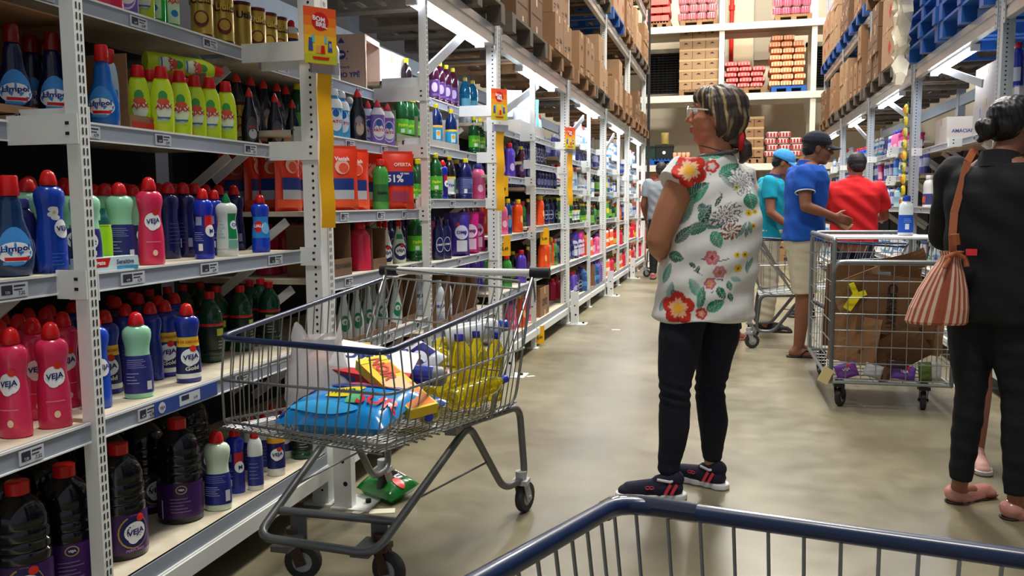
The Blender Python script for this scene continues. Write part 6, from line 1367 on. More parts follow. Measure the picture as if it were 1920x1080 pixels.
def make_person(name_label, J, skin, shirt, pants, sleeve=.55, tab=RM, pant_to=1.0, shoe=None, voxel=.008, arm_r=(.047,.040,.030), leg_r=(.085,.056,.058,.036), hands=None, neckz=True, lean=0, shirt_z=(.84,1.47), hair=None, shirt_infl=.014, collar=None, pants_infl=.010, fat=1.0, folds=.004, extra=None, sm=4, tail=None):
    s = J['s']; off = Vector((J['o'].x, J['o'].y, 0)); root = thing('person', name_label, 'person', tuple(off)); W = J['W']
    hp, P_, R = head_prims(J['head'], J['headh'], s*.98, J['pitch'], fat)
    body = hp+[('c', J['head']+R @ V(-.02,0,-.06)*s, .052*s, J['neck'], .050*s), ('r', rings(J, [(z, a*.96, b_*.96) for z, a, b_ in tab], lean=lean), J['h'])]
    hands = hands or {}
    for sd in 'LR':
        sh, el, wr = J['sh'+sd], J['el'+sd], J['wr'+sd]; r0, r1, r2 = (q*s for q in arm_r)
        body += [('t', [sh, (sh+el)/2, el], [r0*1.12, r0*1.02, r1]), ('t', [el, el*.65+wr*.35, wr], [r1, r1*.98, r2*.85])]
        hd = hands.get(sd, {}); d = hd.get('d', (wr-el)); nn = hd.get('n', -J['l'] if sd == 'L' else J['l']); body += hand_prims(wr, d, nn, hd.get('side', 1 if sd == 'R' else -1), hd.get('curl', .4), s)
        hi, kn, an = J['hip'+sd], J['knee'+sd], J['ank'+sd]; a0, a1, a2, a3 = (q*s for q in leg_r)
        body += [('t', [hi, hi*.5+kn*.5, kn], [a0, a0*.86, a1]), ('t', [kn, kn*.65+an*.35, an], [a1, a2, a3])]
        he, to = J['heel'+sd], J['toe'+sd]; dd = (to-he).normalized(); L = (to-he).length
        body += [('c', an, a3*.95, he+dd*L*.2+V(0,0,.035), .034*s), ('t', [he+dd*L*.15+V(0,0,.034), he+dd*L*.5+V(0,0,.030), he+dd*L*.8+V(0,0,.020)], [.033*s,.034*s,.022*s])]
        for k, x in enumerate((-.030,-.012,.006,.022)): body.append(('c', he+dd*L*.72+Vector((-dd.y,dd.x,0))*x+V(0,0,.018), .012*s, he+dd*(L*(.95-.03*k))+Vector((-dd.y,dd.x,0))*x*1.15+V(0,0,.014), .010*s))
    blend('body', body, voxel, sm, m_skin(skin), root, off, fac=.4)
    eyes(root, P_, off, s)
    # shirt
    sp_ = [('r', rings(J, tab, infl=shirt_infl, zmin=shirt_z[0], zmax=shirt_z[1], lean=lean), J['h'])]
    for sd in 'LR':
        sh, el, wr = J['sh'+sd], J['el'+sd], J['wr'+sd]; r0, r1, r2 = (q*s for q in arm_r)
        sp_.append(('e', sh, r0*1.12+shirt_infl))
        if sleeve <= 1: sp_.append(('f', sh, r0*1.16+shirt_infl, sh.lerp(el, sleeve), r0*1.06+shirt_infl))
        else: sp_ += [('c', sh, r0*1.14+shirt_infl, el, r1+shirt_infl), ('f', el, r1+shirt_infl, el.lerp(wr, sleeve-1), r2+shirt_infl)]
    if tail: sp_ += tail
    def wr_(co, no):
        a = np.sin(co[:,0]*31+co[:,2]*23)*np.sin(co[:,1]*27-co[:,2]*17)+.6*np.sin(co[:,2]*48+co[:,0]*36+co[:,1]*20); return co+no*(a*folds)[:, None]
    so = blend('shirt', sp_, voxel, sm, shirt, root, off, post=wr_)
    # trousers
    pz = [r for r in rings(J, tab, infl=pants_infl, zmin=.79, zmax=.98, lean=lean)]
    pp = [('r', pz, J['h'])]
    for sd in 'LR':
        hi, kn, an = J['hip'+sd], J['knee'+sd], J['ank'+sd]; a0, a1, a2, a3 = (q*s+pants_infl for q in leg_r)
        pp.append(('e', hi, a0))
        if pant_to > .5:
            e = (pant_to-.5)*2; pp += [('c', hi, a0, kn, a1*1.04), ('t', [hi, (hi+kn)/2, kn], [a0, a0*.9, a1]), ('f', kn, a1, kn.lerp(an, .35*e), a2*1.01), ('f', kn.lerp(an, .34*e), a2, kn.lerp(an, .985*e), a3*1.12)]
        else: pp.append(('f', hi, a0, hi.lerp(kn, pant_to*2), a1+(a0-a1)*.55))
    def wp_(co, no):
        a = np.sin(co[:,2]*70+co[:,0]*22)*np.sin(co[:,2]*21+co[:,1]*30); return co+no*(a*folds*.6)[:, None]
    blend('trousers' if pant_to > .6 else 'shorts', pp, voxel, sm, pants, root, off, post=wp_)
    if shoe:
        for sd in 'LR':
            he, to = J['heel'+sd], J['toe'+sd]
            if shoe[0] == 'shoe':
                o = blend('shoe', shoe_prims(he-(to-he).normalized()*.01, to+(to-he).normalized()*.012, .072*s, .044*s), .005, 3, shoe[1], root, off); blend('sole', sole_prims(he-(to-he).normalized()*.012, to+(to-he).normalized()*.014, .047*s), .005, 1, shoe[2], o, V(0,0,0)+off)
            elif shoe[0] == 'flip':
                o = blend('flip_flop', sole_prims(he, to, .046*s, .014), .005, 1, shoe[1], root, off); dd = (to-he).normalized(); sd_ = Vector((-dd.y, dd.x, 0)); p = MB(); a = he+dd*.19*s+V(0,0,.02)
                for q in (-1, 1): p.tube([he+dd*.08*s+sd_*.042*q*s+V(0,0,.012)-off, he+dd*.13*s+sd_*.032*q*s+V(0,0,.058)-off, a+V(0,0,.02)-off], .005, 6)
                p.build('strap', shoe[2], o)
            elif shoe[0] == 'flat':
                dd = (to-he).normalized(); L = (to-he).length
                o = blend('shoe', [('e', he+dd*L*.14+V(0,0,.036), (.043,.043,.038)), ('t', [he+dd*L*.2+V(0,0,.022), he+dd*L*.5+V(0,0,.020), he+dd*L*.85+V(0,0,.022)], [.038,.036,.034]), ('e', he+dd*L*.86+V(0,0,.02), (.042,.042,.024))], .005, 3, shoe[1], root, off)
                blend('sole', sole_prims(he, to+dd*.005, .041, .008), .004, 1, shoe[2], o, off)
    if collar:
        c = J['neck']-V(0,0,.005*s); p = MB(); n = 24; vs = []
        for z, q in ((-.045,1.5),(-.015,1.2),(.022,1.02),(.024,.92)):
            for i in range(n): a = 2*math.pi*i/n; vs.append(tuple(c-off+J['f']*math.cos(a)*.066*s*q+J['l']*math.sin(a)*.070*s*q+V(0,0,z*s-.012*math.cos(a))))
        p.add(vs, [(i*n+k, i*n+(k+1) % n, (i+1)*n+(k+1) % n, (i+1)*n+k) for i in range(3) for k in range(n)], True); p.build('collar', collar, root)
    if hair: hair(root, P_, R, off, s)
    if extra: extra(root, P_, R, off, s)
    return root
def short_hair(col, voxel=.006):
    def f(root, P_, R, off, s):
        q = lambda a: tuple(v*s for v in a)
        pr = [('e', P_(-.020,0,.040), q((.098,.082,.088)), R), ('e', P_(-.055,0,-.005), q((.058,.066,.060)), R)]
        def post(co, no): return co+no*(.0022*np.sin(co[:,0]*310)*np.sin(co[:,1]*290+co[:,2]*260))[:, None]
        blend('hair', pr, voxel, 1, col, root, off, post=post)
    return f
def cap_on(col, hair_col, brim_dir=1, light=False):
    def f(root, P_, R, off, s):
        short_hair(hair_col)(root, P_, R, off, s); q = lambda a: tuple(v*s for v in a)
        def post(co, no):
            lo = np.array(P_(-.02,0,.030)-Vector((0,0,0))); ax = np.array(R @ Vector((.12,0,1)).normalized()); d = (co-lo)@ax; cut = np.minimum(d, 0); return co-ax*cut[:, None]
        co_ = blend('cap', [('e', P_(-.016,0,.052), q((.110,.091,.084)), R)], .006, 2, col, root, off, post=post)
        p = MB(); n = 14; vs = []
        for dz in (0, -.005):
            for j in range(5):
                for i in range(n+1):
                    a = (i/n-.5)*2.3; rr = 1+.0*j; x = .086*math.cos(a)+ (j/4)*.082*math.cos(a*.55); y = .084*math.sin(a)*(1-.12*j/4)
                    vs.append(tuple(P_(x, y, .040-.020*(j/4)-.018*(y/.08)**2+dz)-off))
        k = 5*(n+1); g = [(j*(n+1)+i, j*(n+1)+i+1, (j+1)*(n+1)+i+1, (j+1)*(n+1)+i) for j in range(4) for i in range(n)]
        p.add(vs, g+[tuple(x+k for x in t[::-1]) for t in g]+[(4*(n+1)+i, 4*(n+1)+i+1, k+4*(n+1)+i+1, k+4*(n+1)+i) for i in range(n)], True); p.build('brim', col, co_)
    return f
def fab(name, rgb, rough=.85, **k): return mat('fabric_'+name, rgb, rough, bump=.12, bscale=240, **k)
# ---- 1. woman in the floral blouse --------------------------------------------------
hd = math.radians(140)
J = skel(1.62, hd, (-.10, 3.57), hipL=V(-.150,3.515,.84), hipR=V(-.035,3.62,.84), kneeL=V(-.203,3.455,.44), kneeR=V(-.066,3.62,.43), ankL=V(-.217,3.44,.095), ankR=V(-.050,3.625,.095),
         heelL=V(-.168,3.432,0), toeL=V(-.415,3.385,0), heelR=V(-.005,3.59,0), toeR=V(-.215,3.70,0),
         shL=V(-.172,3.445,1.292), shR=V(.030,3.685,1.292), elL=V(-.272,3.425,1.050), elR=V(.02,3.86,1.05), wrL=V(-.262,3.60,.972), wrR=V(-.15,3.80,.965),
         neck=V(-.045,3.565,1.395), head=V(-.062,3.560,1.545), headh=math.radians(176), pitch=-.04)
TW = [(.735,.186,.200,-.100),(.80,.184,.202,-.092),(.90,.180,.202,-.080),(1.0,.172,.198,-.062),(1.10,.168,.192,-.056),(1.20,.152,.182,-.056),(1.28,.125,.172,-.062),(1.335,.090,.150,-.062),(1.375,.070,.088,-.055),(1.40,.056,.062,-.05)]
woman = thing('person', 'woman in white floral blouse and navy trousers standing in the aisle facing the shelves', 'person', (-.10,3.57,0)); off = V(-.10,3.57,0)
hp, P_, R = head_prims(J['head'], J['headh'], .97, J['pitch'], 1.12)
body = hp+[('c', V(-.050,3.565,1.48), .056, V(-.052,3.565,1.37), .066), ('c', V(-.105,3.558,1.452), .030, V(-.075,3.563,1.40), .045), ('r', [(x,3.57,z,a*.84,b_*.84) for z, a, b_, x in TW if z > .8], hd)]
for sh, el, wr, n_, sd in ((J['shL'], J['elL'], J['wrL'], V(.6,.4,.1), -1), (J['shR'], J['elR'], J['wrR'], V(-.2,-1,.1), 1)):
    body += [('t', [sh, sh.lerp(el,.5)+V(-.006,0,-.004), el], [.066,.060,.047]), ('t', [el, el.lerp(wr,.35)+V(0,0,-.006), wr], [.047,.046,.030])]
body += hand_prims(J['wrL'], V(.45,.6,-.25), V(.2,.1,1), -1, .35, .95)+hand_prims(J['wrR'], V(-.5,-.55,-.2), V(.2,.1,1), 1, .35, .95)
for hi, kn, an, he, to in ((J['hipL'],J['kneeL'],J['ankL'],J['heelL'],J['toeL']),(J['hipR'],J['kneeR'],J['ankR'],J['heelR'],J['toeR'])):
    body += [('t', [hi, (hi+kn)/2, kn], [.085,.072,.048]), ('t', [kn, kn.lerp(an,.35), an], [.048,.048,.034]), ('c', an, .032, he.lerp(to,.3)+V(0,0,.04), .03)]
blend('body', body, .0055, 5, m_skin((192,128,94)), woman, off, fac=.45); eyes(woman, P_, off, .97)
p = MB(); p.add(*icos(P_(.0905,0,-.0545)-off, (.0115,.0225,.0066), R), smooth=True); p.add(*icos(P_(.089,0,-.067)-off, (.011,.020,.0068), R), smooth=True); p.build('lips', colm((150,74,70), .4), woman)
p = MB()
for y in (-1, 1): p.tube([P_(.087,.014*y,.037)-off, P_(.086,.032*y,.043)-off, P_(.074,.052*y,.036)-off], [.0025,.003,.0015], 6)
p.build('eyebrow', colm((50,34,28), .7), woman)
# glasses: pale clear frame
gl = mat('clear_frame', (232,228,222), .15, coat=.8)
p = MB()
for y in (-1, 1):
    c_ = [P_(.106+.0*a, (.034+.025*math.cos(t_))*y, .010+.021*math.sin(t_))-off for a, t_ in [(0, 2*math.pi*k/20) for k in range(20)]]; p.tube(c_, .0032, 6, True)
    p.tube([P_(.104,.060*y,.018)-off, P_(.07,.074*y,.018)-off, P_(.0,.082*y,.012)-off], .003, 6)
p.tube([P_(.108,-.009,.014)-off, P_(.110,0,.017)-off, P_(.108,.009,.014)-off], .0028, 6); p.build('glasses', gl, woman)
def blouse_paint(co):
    x, z = co[:,0], co[:,2]; n = len(x); col = np.tile(np.array(s2l((238,236,230))), (n, 1)); L = lambda c: np.array(s2l(c))
    far = co[:,1] > 3.62+.0*x; x = np.where(far & (x < -.1), x+.05, x)
    def leaf(cx, cz, ln, wd, ang, c1, c2, alpha=1):
        a = math.radians(ang); u = (x-cx)*math.cos(a)+(z-cz)*math.sin(a); v = -(x-cx)*math.sin(a)+(z-cz)*math.cos(a); t_ = u/ln
        w_ = wd*np.clip(1-(t_)**2, 0, 1)**.8*(1-.25*t_); m = (np.abs(t_) < 1) & (np.abs(v) < w_)
        vein = (np.abs(v) < .0018) | (np.abs(np.mod(u*1.2-np.abs(v), .014)-.007) < .0016); mixf = np.clip((v/np.maximum(w_, 1e-4)+1)/2, 0, 1)[:, None]
        cc = L(c1)*(1-mixf)+L(c2)*mixf; cc = np.where(vein[:, None], cc*.4+L((220,230,220))*.6*.7, cc); col[m] = cc[m]
    def flower(cx, cz, r, np_, co_, ci, cc_, ph=0):
        dx, dz = x-cx, z-cz; rr = np.hypot(dx, dz); th = np.arctan2(dz, dx)+ph; R_ = r*(.74+.26*np.abs(np.cos(th*np_/2))**.7)
        m = rr < R_; q = rr/np.maximum(R_, 1e-5); st = .5+.5*np.sin(th*np_*3+rr*120)
        c = np.where((q < .28+.10*st)[:, None], L(cc_), np.where((q < .50+.16*st)[:, None], L(ci), L(co_))); edge = (np.abs(np.cos(th*np_/2)) < .16) & (q > .4); c = np.where(edge[:, None], c*.6, c); col[m] = c[m]
    def mum(cx, cz, r, c1, c2, ang):
        dx, dz = x-cx, z-cz; a = math.radians(ang); u = dx*math.cos(a)+dz*math.sin(a); v = -dx*math.sin(a)+dz*math.cos(a); q = np.hypot(u/r, v/(r*.7)); th = np.arctan2(v, u)
        s1 = np.sin(th*9+q*6)+.6*np.sin(th*17-q*9); m = (q < 1+.12*s1) & (s1 > -.2); c = np.where((s1 > .5)[:, None], L(c1), L(c2)); col[m] = c[m]
        ln = (q < 1.08) & (np.abs(np.sin(th*9+q*6)) < .16); col[ln] = L((70,64,70))
    def stem(x0, z0, x1, z1, w_=.0022, c=(86,92,88)):
        d = np.array([x1-x0, z1-z0]); l2 = d@d; t_ = np.clip(((x-x0)*d[0]+(z-z0)*d[1])/l2, 0, 1); dd = np.hypot(x-x0-t_*d[0], z-z0-t_*d[1]+.008*np.sin(t_*3.14)); col[dd < w_] = L(c)
    G1, G2, G3, D1, D2 = (18,120,88), (70,170,136), (30,90,70), (30,44,46), (96,130,120)
    stem(-.075,1.31,-.03,1.23); stem(-.03,1.23,-.075,1.12); stem(-.075,1.12,-.2,.985); stem(-.10,.98,-.0,.98); stem(-.13,.935,-.02,.90); stem(-.06,.85,-.02,.90)
    leaf(-.045,1.392,.040,.020,25,G2,G1); leaf(-.004,1.325,.046,.024,35,G1,G2); leaf(-.10,1.375,.03,.008,0,G1,G3); leaf(-.19,1.345,.04,.016,70,G2,G1); leaf(-.10,1.36,.035,.02,-50,(150,196,180),G2)
    leaf(-.130,1.235,.065,.034,35,G2,D1); leaf(-.165,1.165,.060,.025,62,(150,190,176),G1); leaf(-.005,1.275,.045,.011,-45,(190,200,196),D2); leaf(-.04,1.205,.028,.008,60,D1,D1)
    leaf(-.09,1.155,.040,.022,60,D1,G1); leaf(-.115,1.10,.052,.022,20,G1,D2); leaf(-.055,1.115,.045,.020,0,G1,D2); leaf(-.17,1.075,.05,.02,45,D2,G3); leaf(-.045,1.055,.036,.024,-65,G1,G2); leaf(-.10,1.175,.02,.02,0,(60,110,100),D2)
    mum(-.010,1.145,.062,(226,222,224),(110,60,64),35); mum(.010,1.085,.040,(130,60,60),(170,120,80),20); mum(.050,1.275,.062,(236,234,236),(150,146,152),120); flower(.025,1.255,.012,5,(214,206,120),(214,206,120),(120,110,60))
    leaf(.082,1.20,.034,.028,-75,G1,G2); leaf(.098,1.24,.03,.010,-60,(200,206,206),D2)
    for cx, cz, r in ((.074,1.155,.014),(.092,1.105,.012),(.033,.995,.012),(.062,.995,.013),(.037,.942,.016),(.098,1.16,.010)): flower(cx, cz, r, 6, (240,206,60), (240,190,40), (150,90,30))
    for a_, cx, cz in ((60,.055,1.10),(80,.068,1.085),(100,.080,1.10),(40,.045,1.08),(70,.085,.96),(90,.072,.945)): leaf(cx, cz, .026, .007, a_, (110,160,150), (70,130,130))
    flower(-.062,.985,.030,6,(206,120,130),(220,150,156),(180,60,70)); flower(-.032,.930,.026,6,(214,130,140),(226,160,160),(200,120,60)); flower(-.068,.885,.024,6,(210,110,120),(230,170,160),(220,170,60))
    leaf(-.200,.985,.032,.022,-15,G3,G1); leaf(-.135,.955,.018,.008,-40,D1,D1); leaf(-.115,.94,.016,.008,60,D1,G3); leaf(-.025,.848,.028,.016,-60,G3,G1); leaf(.006,.875,.020,.011,-70,G3,G2); leaf(.01,.83,.02,.01,-70,D1,G1); leaf(.03,.90,.022,.011,-20,(120,190,170),(180,210,200))
    leaf(-.125,.87,.04,.02,120,(180,200,196),G2); leaf(-.10,.83,.048,.016,80,G3,G2); leaf(-.045,.80,.04,.022,30,G2,G1); leaf(-.22,.85,.04,.016,80,(100,140,140),(180,206,206)); leaf(-.235,.92,.045,.014,70,(120,160,160),G2); leaf(-.245,.80,.04,.014,60,(150,180,190),(90,130,140)); leaf(-.25,1.0,.03,.012,100,D2,(180,206,206)); leaf(-.185,.83,.04,.018,-30,G1,G3)
    flower(-.152,1.322,.068,5,(214,52,38),(246,196,150),(246,180,40),.5); flower(-.068,1.338,.028,5,(216,60,50),(240,190,180),(236,220,214)); flower(-.188,.785,.066,5,(206,48,40),(240,180,140),(240,170,50),.9); flower(-.098,.768,.024,5,(210,60,60),(236,160,150),(240,200,120)); flower(-.245,1.10,.04,5,(180,60,60),(220,150,140),(200,140,60))
    # mirrored repeat on the unseen side keeps the print going
    return col
def bl_post(co, no):
    z, x = co[:,2], co[:,0]
    a = .0055*np.sin(x*26+np.sin(z*9)*1.4)*np.clip((1.28-z)*4, 0, 1)+.004*np.sin(z*34+x*18)*np.clip((1.2-z)*3, 0, 1)+.003*np.sin(z*60-x*30)
    hem = np.clip((.80-z)/.08, 0, 1)*.010; return co+no*(a+hem)[:, None]
bp_ = [('r', [(x,3.57,z,a,b_) for z, a, b_, x in TW], hd), ('t', [J['shL']+V(.04,.05,.02), J['shL']+V(.006,.006,.006)], [.070,.080]), ('f', J['shL']+V(.02,.02,.03), .082, J['shL']+V(-.032,-.02,-.035), .086), ('t', [J['shR']+V(-.03,-.03,.02), J['shR']], [.07,.080]), ('f', J['shR'], .078, J['shR']+V(.012,.03,-.05), .080)]
blend('blouse', bp_, .0042, 7, mat('floral_print', (238,236,230), .6, attr='print', spec=.35), woman, off, post=bl_post, color=blouse_paint)
# grey neck edging
p = MB(); n = 30; p.tube([V(-.05+.074*math.cos(a)-.0, 3.567+.070*math.sin(a), 1.388+.012*math.cos(a))-off for a in [2*math.pi*k/n for k in range(n)]], .0085, 8, True); p.build('neckband', fab('greyband', (96,90,92)), woman)
m_navyp = fab('navy', (14,18,34))
pp = [('r', [(x,3.57,z,a*.78,b_*.80) for z, a, b_, x in TW if z < 1.05], hd)]
pp += [('t', [J['hipL']+V(0,0,.02), V(-.185,3.475,.64), J['kneeL'], V(-.200,3.455,.295), V(-.217,3.442,.17), V(-.219,3.44,.125)], [.094,.090,.063,.064,.050,.046]), ('t', [J['hipR']+V(0,0,.02), V(-.04,3.625,.64), J['kneeR'], V(-.052,3.62,.285), V(-.050,3.622,.18), V(-.050,3.622,.145)], [.094,.090,.062,.064,.048,.045])]
def pt_post(co, no):
    z = co[:,2]; a = .0035*np.sin(z*150+co[:,0]*40)*np.exp(-((z-.43)/.05)**2)+.003*np.sin(z*120)*np.clip((.2-z)*8, 0, 1)+.002*np.sin(z*30+co[:,0]*30); return co+no*a[:, None]
blend('trousers', pp, .006, 5, m_navyp, woman, off, post=pt_post)
m_sh = fab('shoe_navy', (28,28,50)); m_sole = colm((226,226,224), .5); m_pk = colm((224,60,80), .4)
for he, to, sd in ((J['heelL'], J['toeL'], -1), (J['heelR'], J['toeR'], -1)):
    d_ = (to-he).normalized(); q = blend('shoe', [(k if k[0] != 'x' else k) for k in shoe_prims(he-d_*.01+V(0,0,.014), to+d_*.008+V(0,0,.010), .070, .043)], .0045, 3, m_sh, woman, off)
    blend('sole', sole_prims(he-d_*.016, to+d_*.014, .046, .026), .0045, 1, m_sole, q, off); sv = Vector((-d_.y, d_.x, 0))*1
    if sv.y > 0: sv = -sv
    p = MB(); L_ = (to-he).length
    for f0 in (.10, .20): p.bar(he+d_*L_*(f0+.09)+sv*.046+V(0,0,.030)-off, he+d_*L_*f0+sv*.044+V(0,0,.072)-off, .004, .012, up=tuple(d_))
    for f0 in (.50, .56): p.tube([he+d_*(L_*f0+.010*math.cos(a))+sv*.0445+V(0,0,.058+.006*math.sin(a))-off for a in [2*math.pi*k/12 for k in range(12)]], .0016, 5, True)
    p.build('pink_flash', m_pk, q); p = MB(); p.tube([he+d_*L_*.02+V(0,0,.088)-off+sv*.0, he+d_*L_*.20+sv*.036+V(0,0,.080)-off, he+d_*L_*.40+sv*.020+V(0,0,.084)-off], .006, 6); p.build('sock_edge', colm((230,228,226), .7), q)
# hair
def hair_paint(co):
    hc = np.array(P_(0,0,0)); d = co-hc; up = d[:,2]; ang = np.arctan2(d[:,1], d[:,0]); n = len(co); base = np.tile(np.array(s2l((64,52,46))), (n, 1)); bl = np.array(s2l((214,188,136)))
    t_ = np.arctan2(d[:,1], d[:,0]+.02); w_ = np.sin(t_*13+np.sin(up*24)*1.5+1)+.5*np.sin(t_*31+up*22); m = np.clip((w_-.45)*1.5, 0, 1)*np.clip((-up*4+1.0), .35, 1); m *= np.clip(1.05-d[:,0]*5.0, .25, 1); fine = .5+.5*np.sin(t_*90+up*60)
    return base*(1-m[:, None]*.9)*(.8+.4*fine[:, None])+bl*(m[:, None]*.9)
def hair_post(co, no):
    d = co-np.array(P_(0,0,0)); t_ = np.arctan2(d[:,1], d[:,0]+.02); a = .0020*np.sin(t_*17+np.sin(d[:,2]*28)*1.2)+.0014*np.sin(t_*47+d[:,2]*50); return co+no*a[:, None]
q97 = lambda a: tuple(v*.97 for v in a)
hr_ = [('e', P_(-.030,0,.038), q97((.106,.092,.088)), R), ('e', P_(-.060,0,-.010), q97((.080,.088,.085)), R), ('e', P_(.035,.0,.072), q97((.058,.070,.046)), R),
       ('c', P_(-.05,.0,-.05), .072, P_(-.085,0,-.088), .045), ('c', P_(-.02,.066,.04), .030, P_(-.040,.068,-.060), .026), ('c', P_(.018,.064,.055), .022, P_(.006,.078,.000), .014), ('c', P_(-.02,-.066,.04), .030, P_(-.040,-.068,-.060), .026), ('c', P_(.018,-.064,.055), .022, P_(.006,-.078,.0), .014)]
mh = mat('streaked_hair', (60,46,36), .5, attr='print')
ho = blend('hair', hr_, .0045, 3, mh, woman, off, post=hair_post, color=hair_paint)
blend('ponytail', [('t', [P_(-.108,0,-.100), P_(-.128,.0,-.125), P_(-.132,.0,-.160), P_(-.118,0,-.185)], [.020,.028,.026,.012])], .0045, 1, mh, ho, off, post=hair_post, color=hair_paint)
p = MB(); n = 16; c_ = P_(-.106,0,-.100)-off; p.tube([c_+V(.004, .033*math.cos(a), -.004+.033*math.sin(a)) for a in [2*math.pi*k/n for k in range(n)]], .012, 8, True); p.build('red_hair_tie', colm((216,30,34), .6), ho)
p = MB(); n = 24; p.tube([V(-.055+.070*math.cos(a), 3.565+.070*math.sin(a), 1.405+.022*-math.cos(a))-off for a in [2*math.pi*k/n for k in range(n)]], .0022, 6, True); p.build('cord_necklace', colm((60,36,26), .6), woman)
# ---- 2. woman in black -------------------------------------------------------------
hb = math.radians(50); m_black = fab('black', (16,17,20)); m_black2 = fab('black_legging', (15,18,24))
J = skel(1.58, hb, (.985, 3.60), hipL=V(.925,3.64,.82), hipR=V(1.04,3.55,.82), kneeL=V(.922,3.60,.45), kneeR=V(1.062,3.52,.45), ankL=V(.900,3.60,.10), ankR=V(1.066,3.49,.09),
         heelL=V(.868,3.62,0), toeL=V(1.055,3.755,0), heelR=V(1.02,3.485,0), toeR=V(1.26,3.56,0), elL=V(.86,3.86,1.05), wrL=V(1.0,3.98,.98), elR=V(1.13,3.42,1.04), wrR=V(1.24,3.58,.98), neck=V(.985,3.60,1.36), head=V(1.045,3.625,1.475), headh=math.radians(22))
TB = [(.80,.12,.185),(.88,.13,.195),(.97,.128,.180),(1.07,.122,.168),(1.20,.125,.175),(1.32,.124,.185),(1.39,.10,.178),(1.435,.072,.12),(1.475,.056,.062)]
def bun(root, P_, R, off, s):
    q = lambda a: tuple(v*s for v in a); post = lambda co, no: co+no*(.002*np.sin(co[:,0]*260+co[:,2]*80)*np.sin(co[:,1]*240))[:, None]
    ho = blend('hair', [('e', P_(-.022,0,.042), q((.104,.086,.086)), R), ('e', P_(-.060,0,.0), q((.066,.074,.066)), R), ('e', P_(.02,0,.072), q((.065,.066,.040)), R), ('c', P_(.02,.058,.052), .022, P_(-.05,.058,.02), .024), ('c', P_(.02,-.058,.052), .022, P_(-.05,-.058,.02), .024)], .006, 3, mat('black_hair', (20,16,16), .42), root, off, post=post)
    blend('hair_bun', [('e', P_(-.135,.0,-.012), q((.034,.040,.046)), R), ('c', P_(-.10,0,-.01), .022, P_(-.15,.02,-.055), .012), ('e', P_(-.155,.012,.0), q((.022,.026,.032)), R)], .005, 1, mat('black_hair', (20,16,16), .42), ho, off, post=post)
make_person('woman in black top and leggings with a bun, shown from behind at the right', J, (150,98,74), m_black, m_black2, sleeve=1.9, tab=TB, collar=m_black, shoe=('flat', mat('rose_sandal', (206,140,128), .25, coat=.5), colm((60,40,40), .6)), hair=bun, shirt_z=(.80,1.47), shirt_infl=.020, leg_r=(.095,.052,.052,.034), pants_infl=.006, tail=[('f', V(.985,3.60,.90), .19, V(.985,3.60,.775), .185)][:0])
# striped bucket bag on her shoulder
t = thing('shoulder_bag', 'terracotta and white striped bucket bag hanging from the shoulder of the woman in black', 'bag', (.765,3.50,.735))
p = MB(); n = 48; vs = []; prof = [(0,.104,.055),(.01,.110,.062),(.06,.104,.060),(.13,.086,.052),(.19,.062,.044),(.235,.040,.034),(.26,.034,.028),(.275,.042,.03)]
for z, a_, b_ in prof:
    for k in range(n): a = 2*math.pi*k/n; wob = 1+.04*math.sin(9*a)*min(1, z*5); vs.append((a_*math.cos(a)*wob+.05*(z/.275)*.9, b_*math.sin(a)*wob, z))
N = len(prof)
for i in range(N-1):
    for k in range(n): p.add([vs[i*n+k], vs[i*n+(k+1) % n], vs[(i+1)*n+(k+1) % n], vs[(i+1)*n+k]], [(0,1,2,3)], True, 1 if k % 2 else 0)
p.add(vs[:n], [tuple(range(n))[::-1]], False, 2); o = p.build('bag_body', [colm((176,88,62), .6), colm((226,190,166), .6), colm((150,70,50), .6)], t)
p = MB(); a0 = -.52*math.pi
for i in range(N-1):
    pts = []
    for ii, dk in ((i,-.10),(i,.10),(i+1,.10),(i+1,-.10)): z, a_, b_ = prof[ii]; a = a0+dk; pts.append((a_*math.cos(a)*1.02+.05*(z/.275)*.9, b_*math.sin(a)*1.05, z))
    p.add(pts, [(0,1,2,3)], True)
p.build('brown_panel', colm((160,80,50), .5), t)
m_strap = mat('tan_leather', (168,92,54), .4)
p = MB(); sp_pts = [V(.05,0,.26), V(.045,0,.33), V(.055,.03,.42), V(.085,.06,.53), V(.105,.08,.61), V(.135,.12,.655), V(.16,.17,.65)]
for a, b_ in zip(sp_pts, sp_pts[1:]): p.bar(a, b_, .026, .005, up=(0,-1,.2))
p.build('shoulder_strap', m_strap, t)
p = MB(); p.tube([V(.02,-.03,.25), V(.05,-.04,.27), V(.085,-.03,.25), V(.09,-.035,.22)], .010, 8); p.tube([V(.03,-.045,.25), V(.01,-.055,.215)], .008, 8); p.tube([V(.045,-.035,.34), V(.05,-.035,.30)], .016, 8); p.build('drawstring', m_strap, t)
MB().box(.085,.12,-.045,-.03,.262,.285).build('red_tag', colm((236,50,60), .4), t)
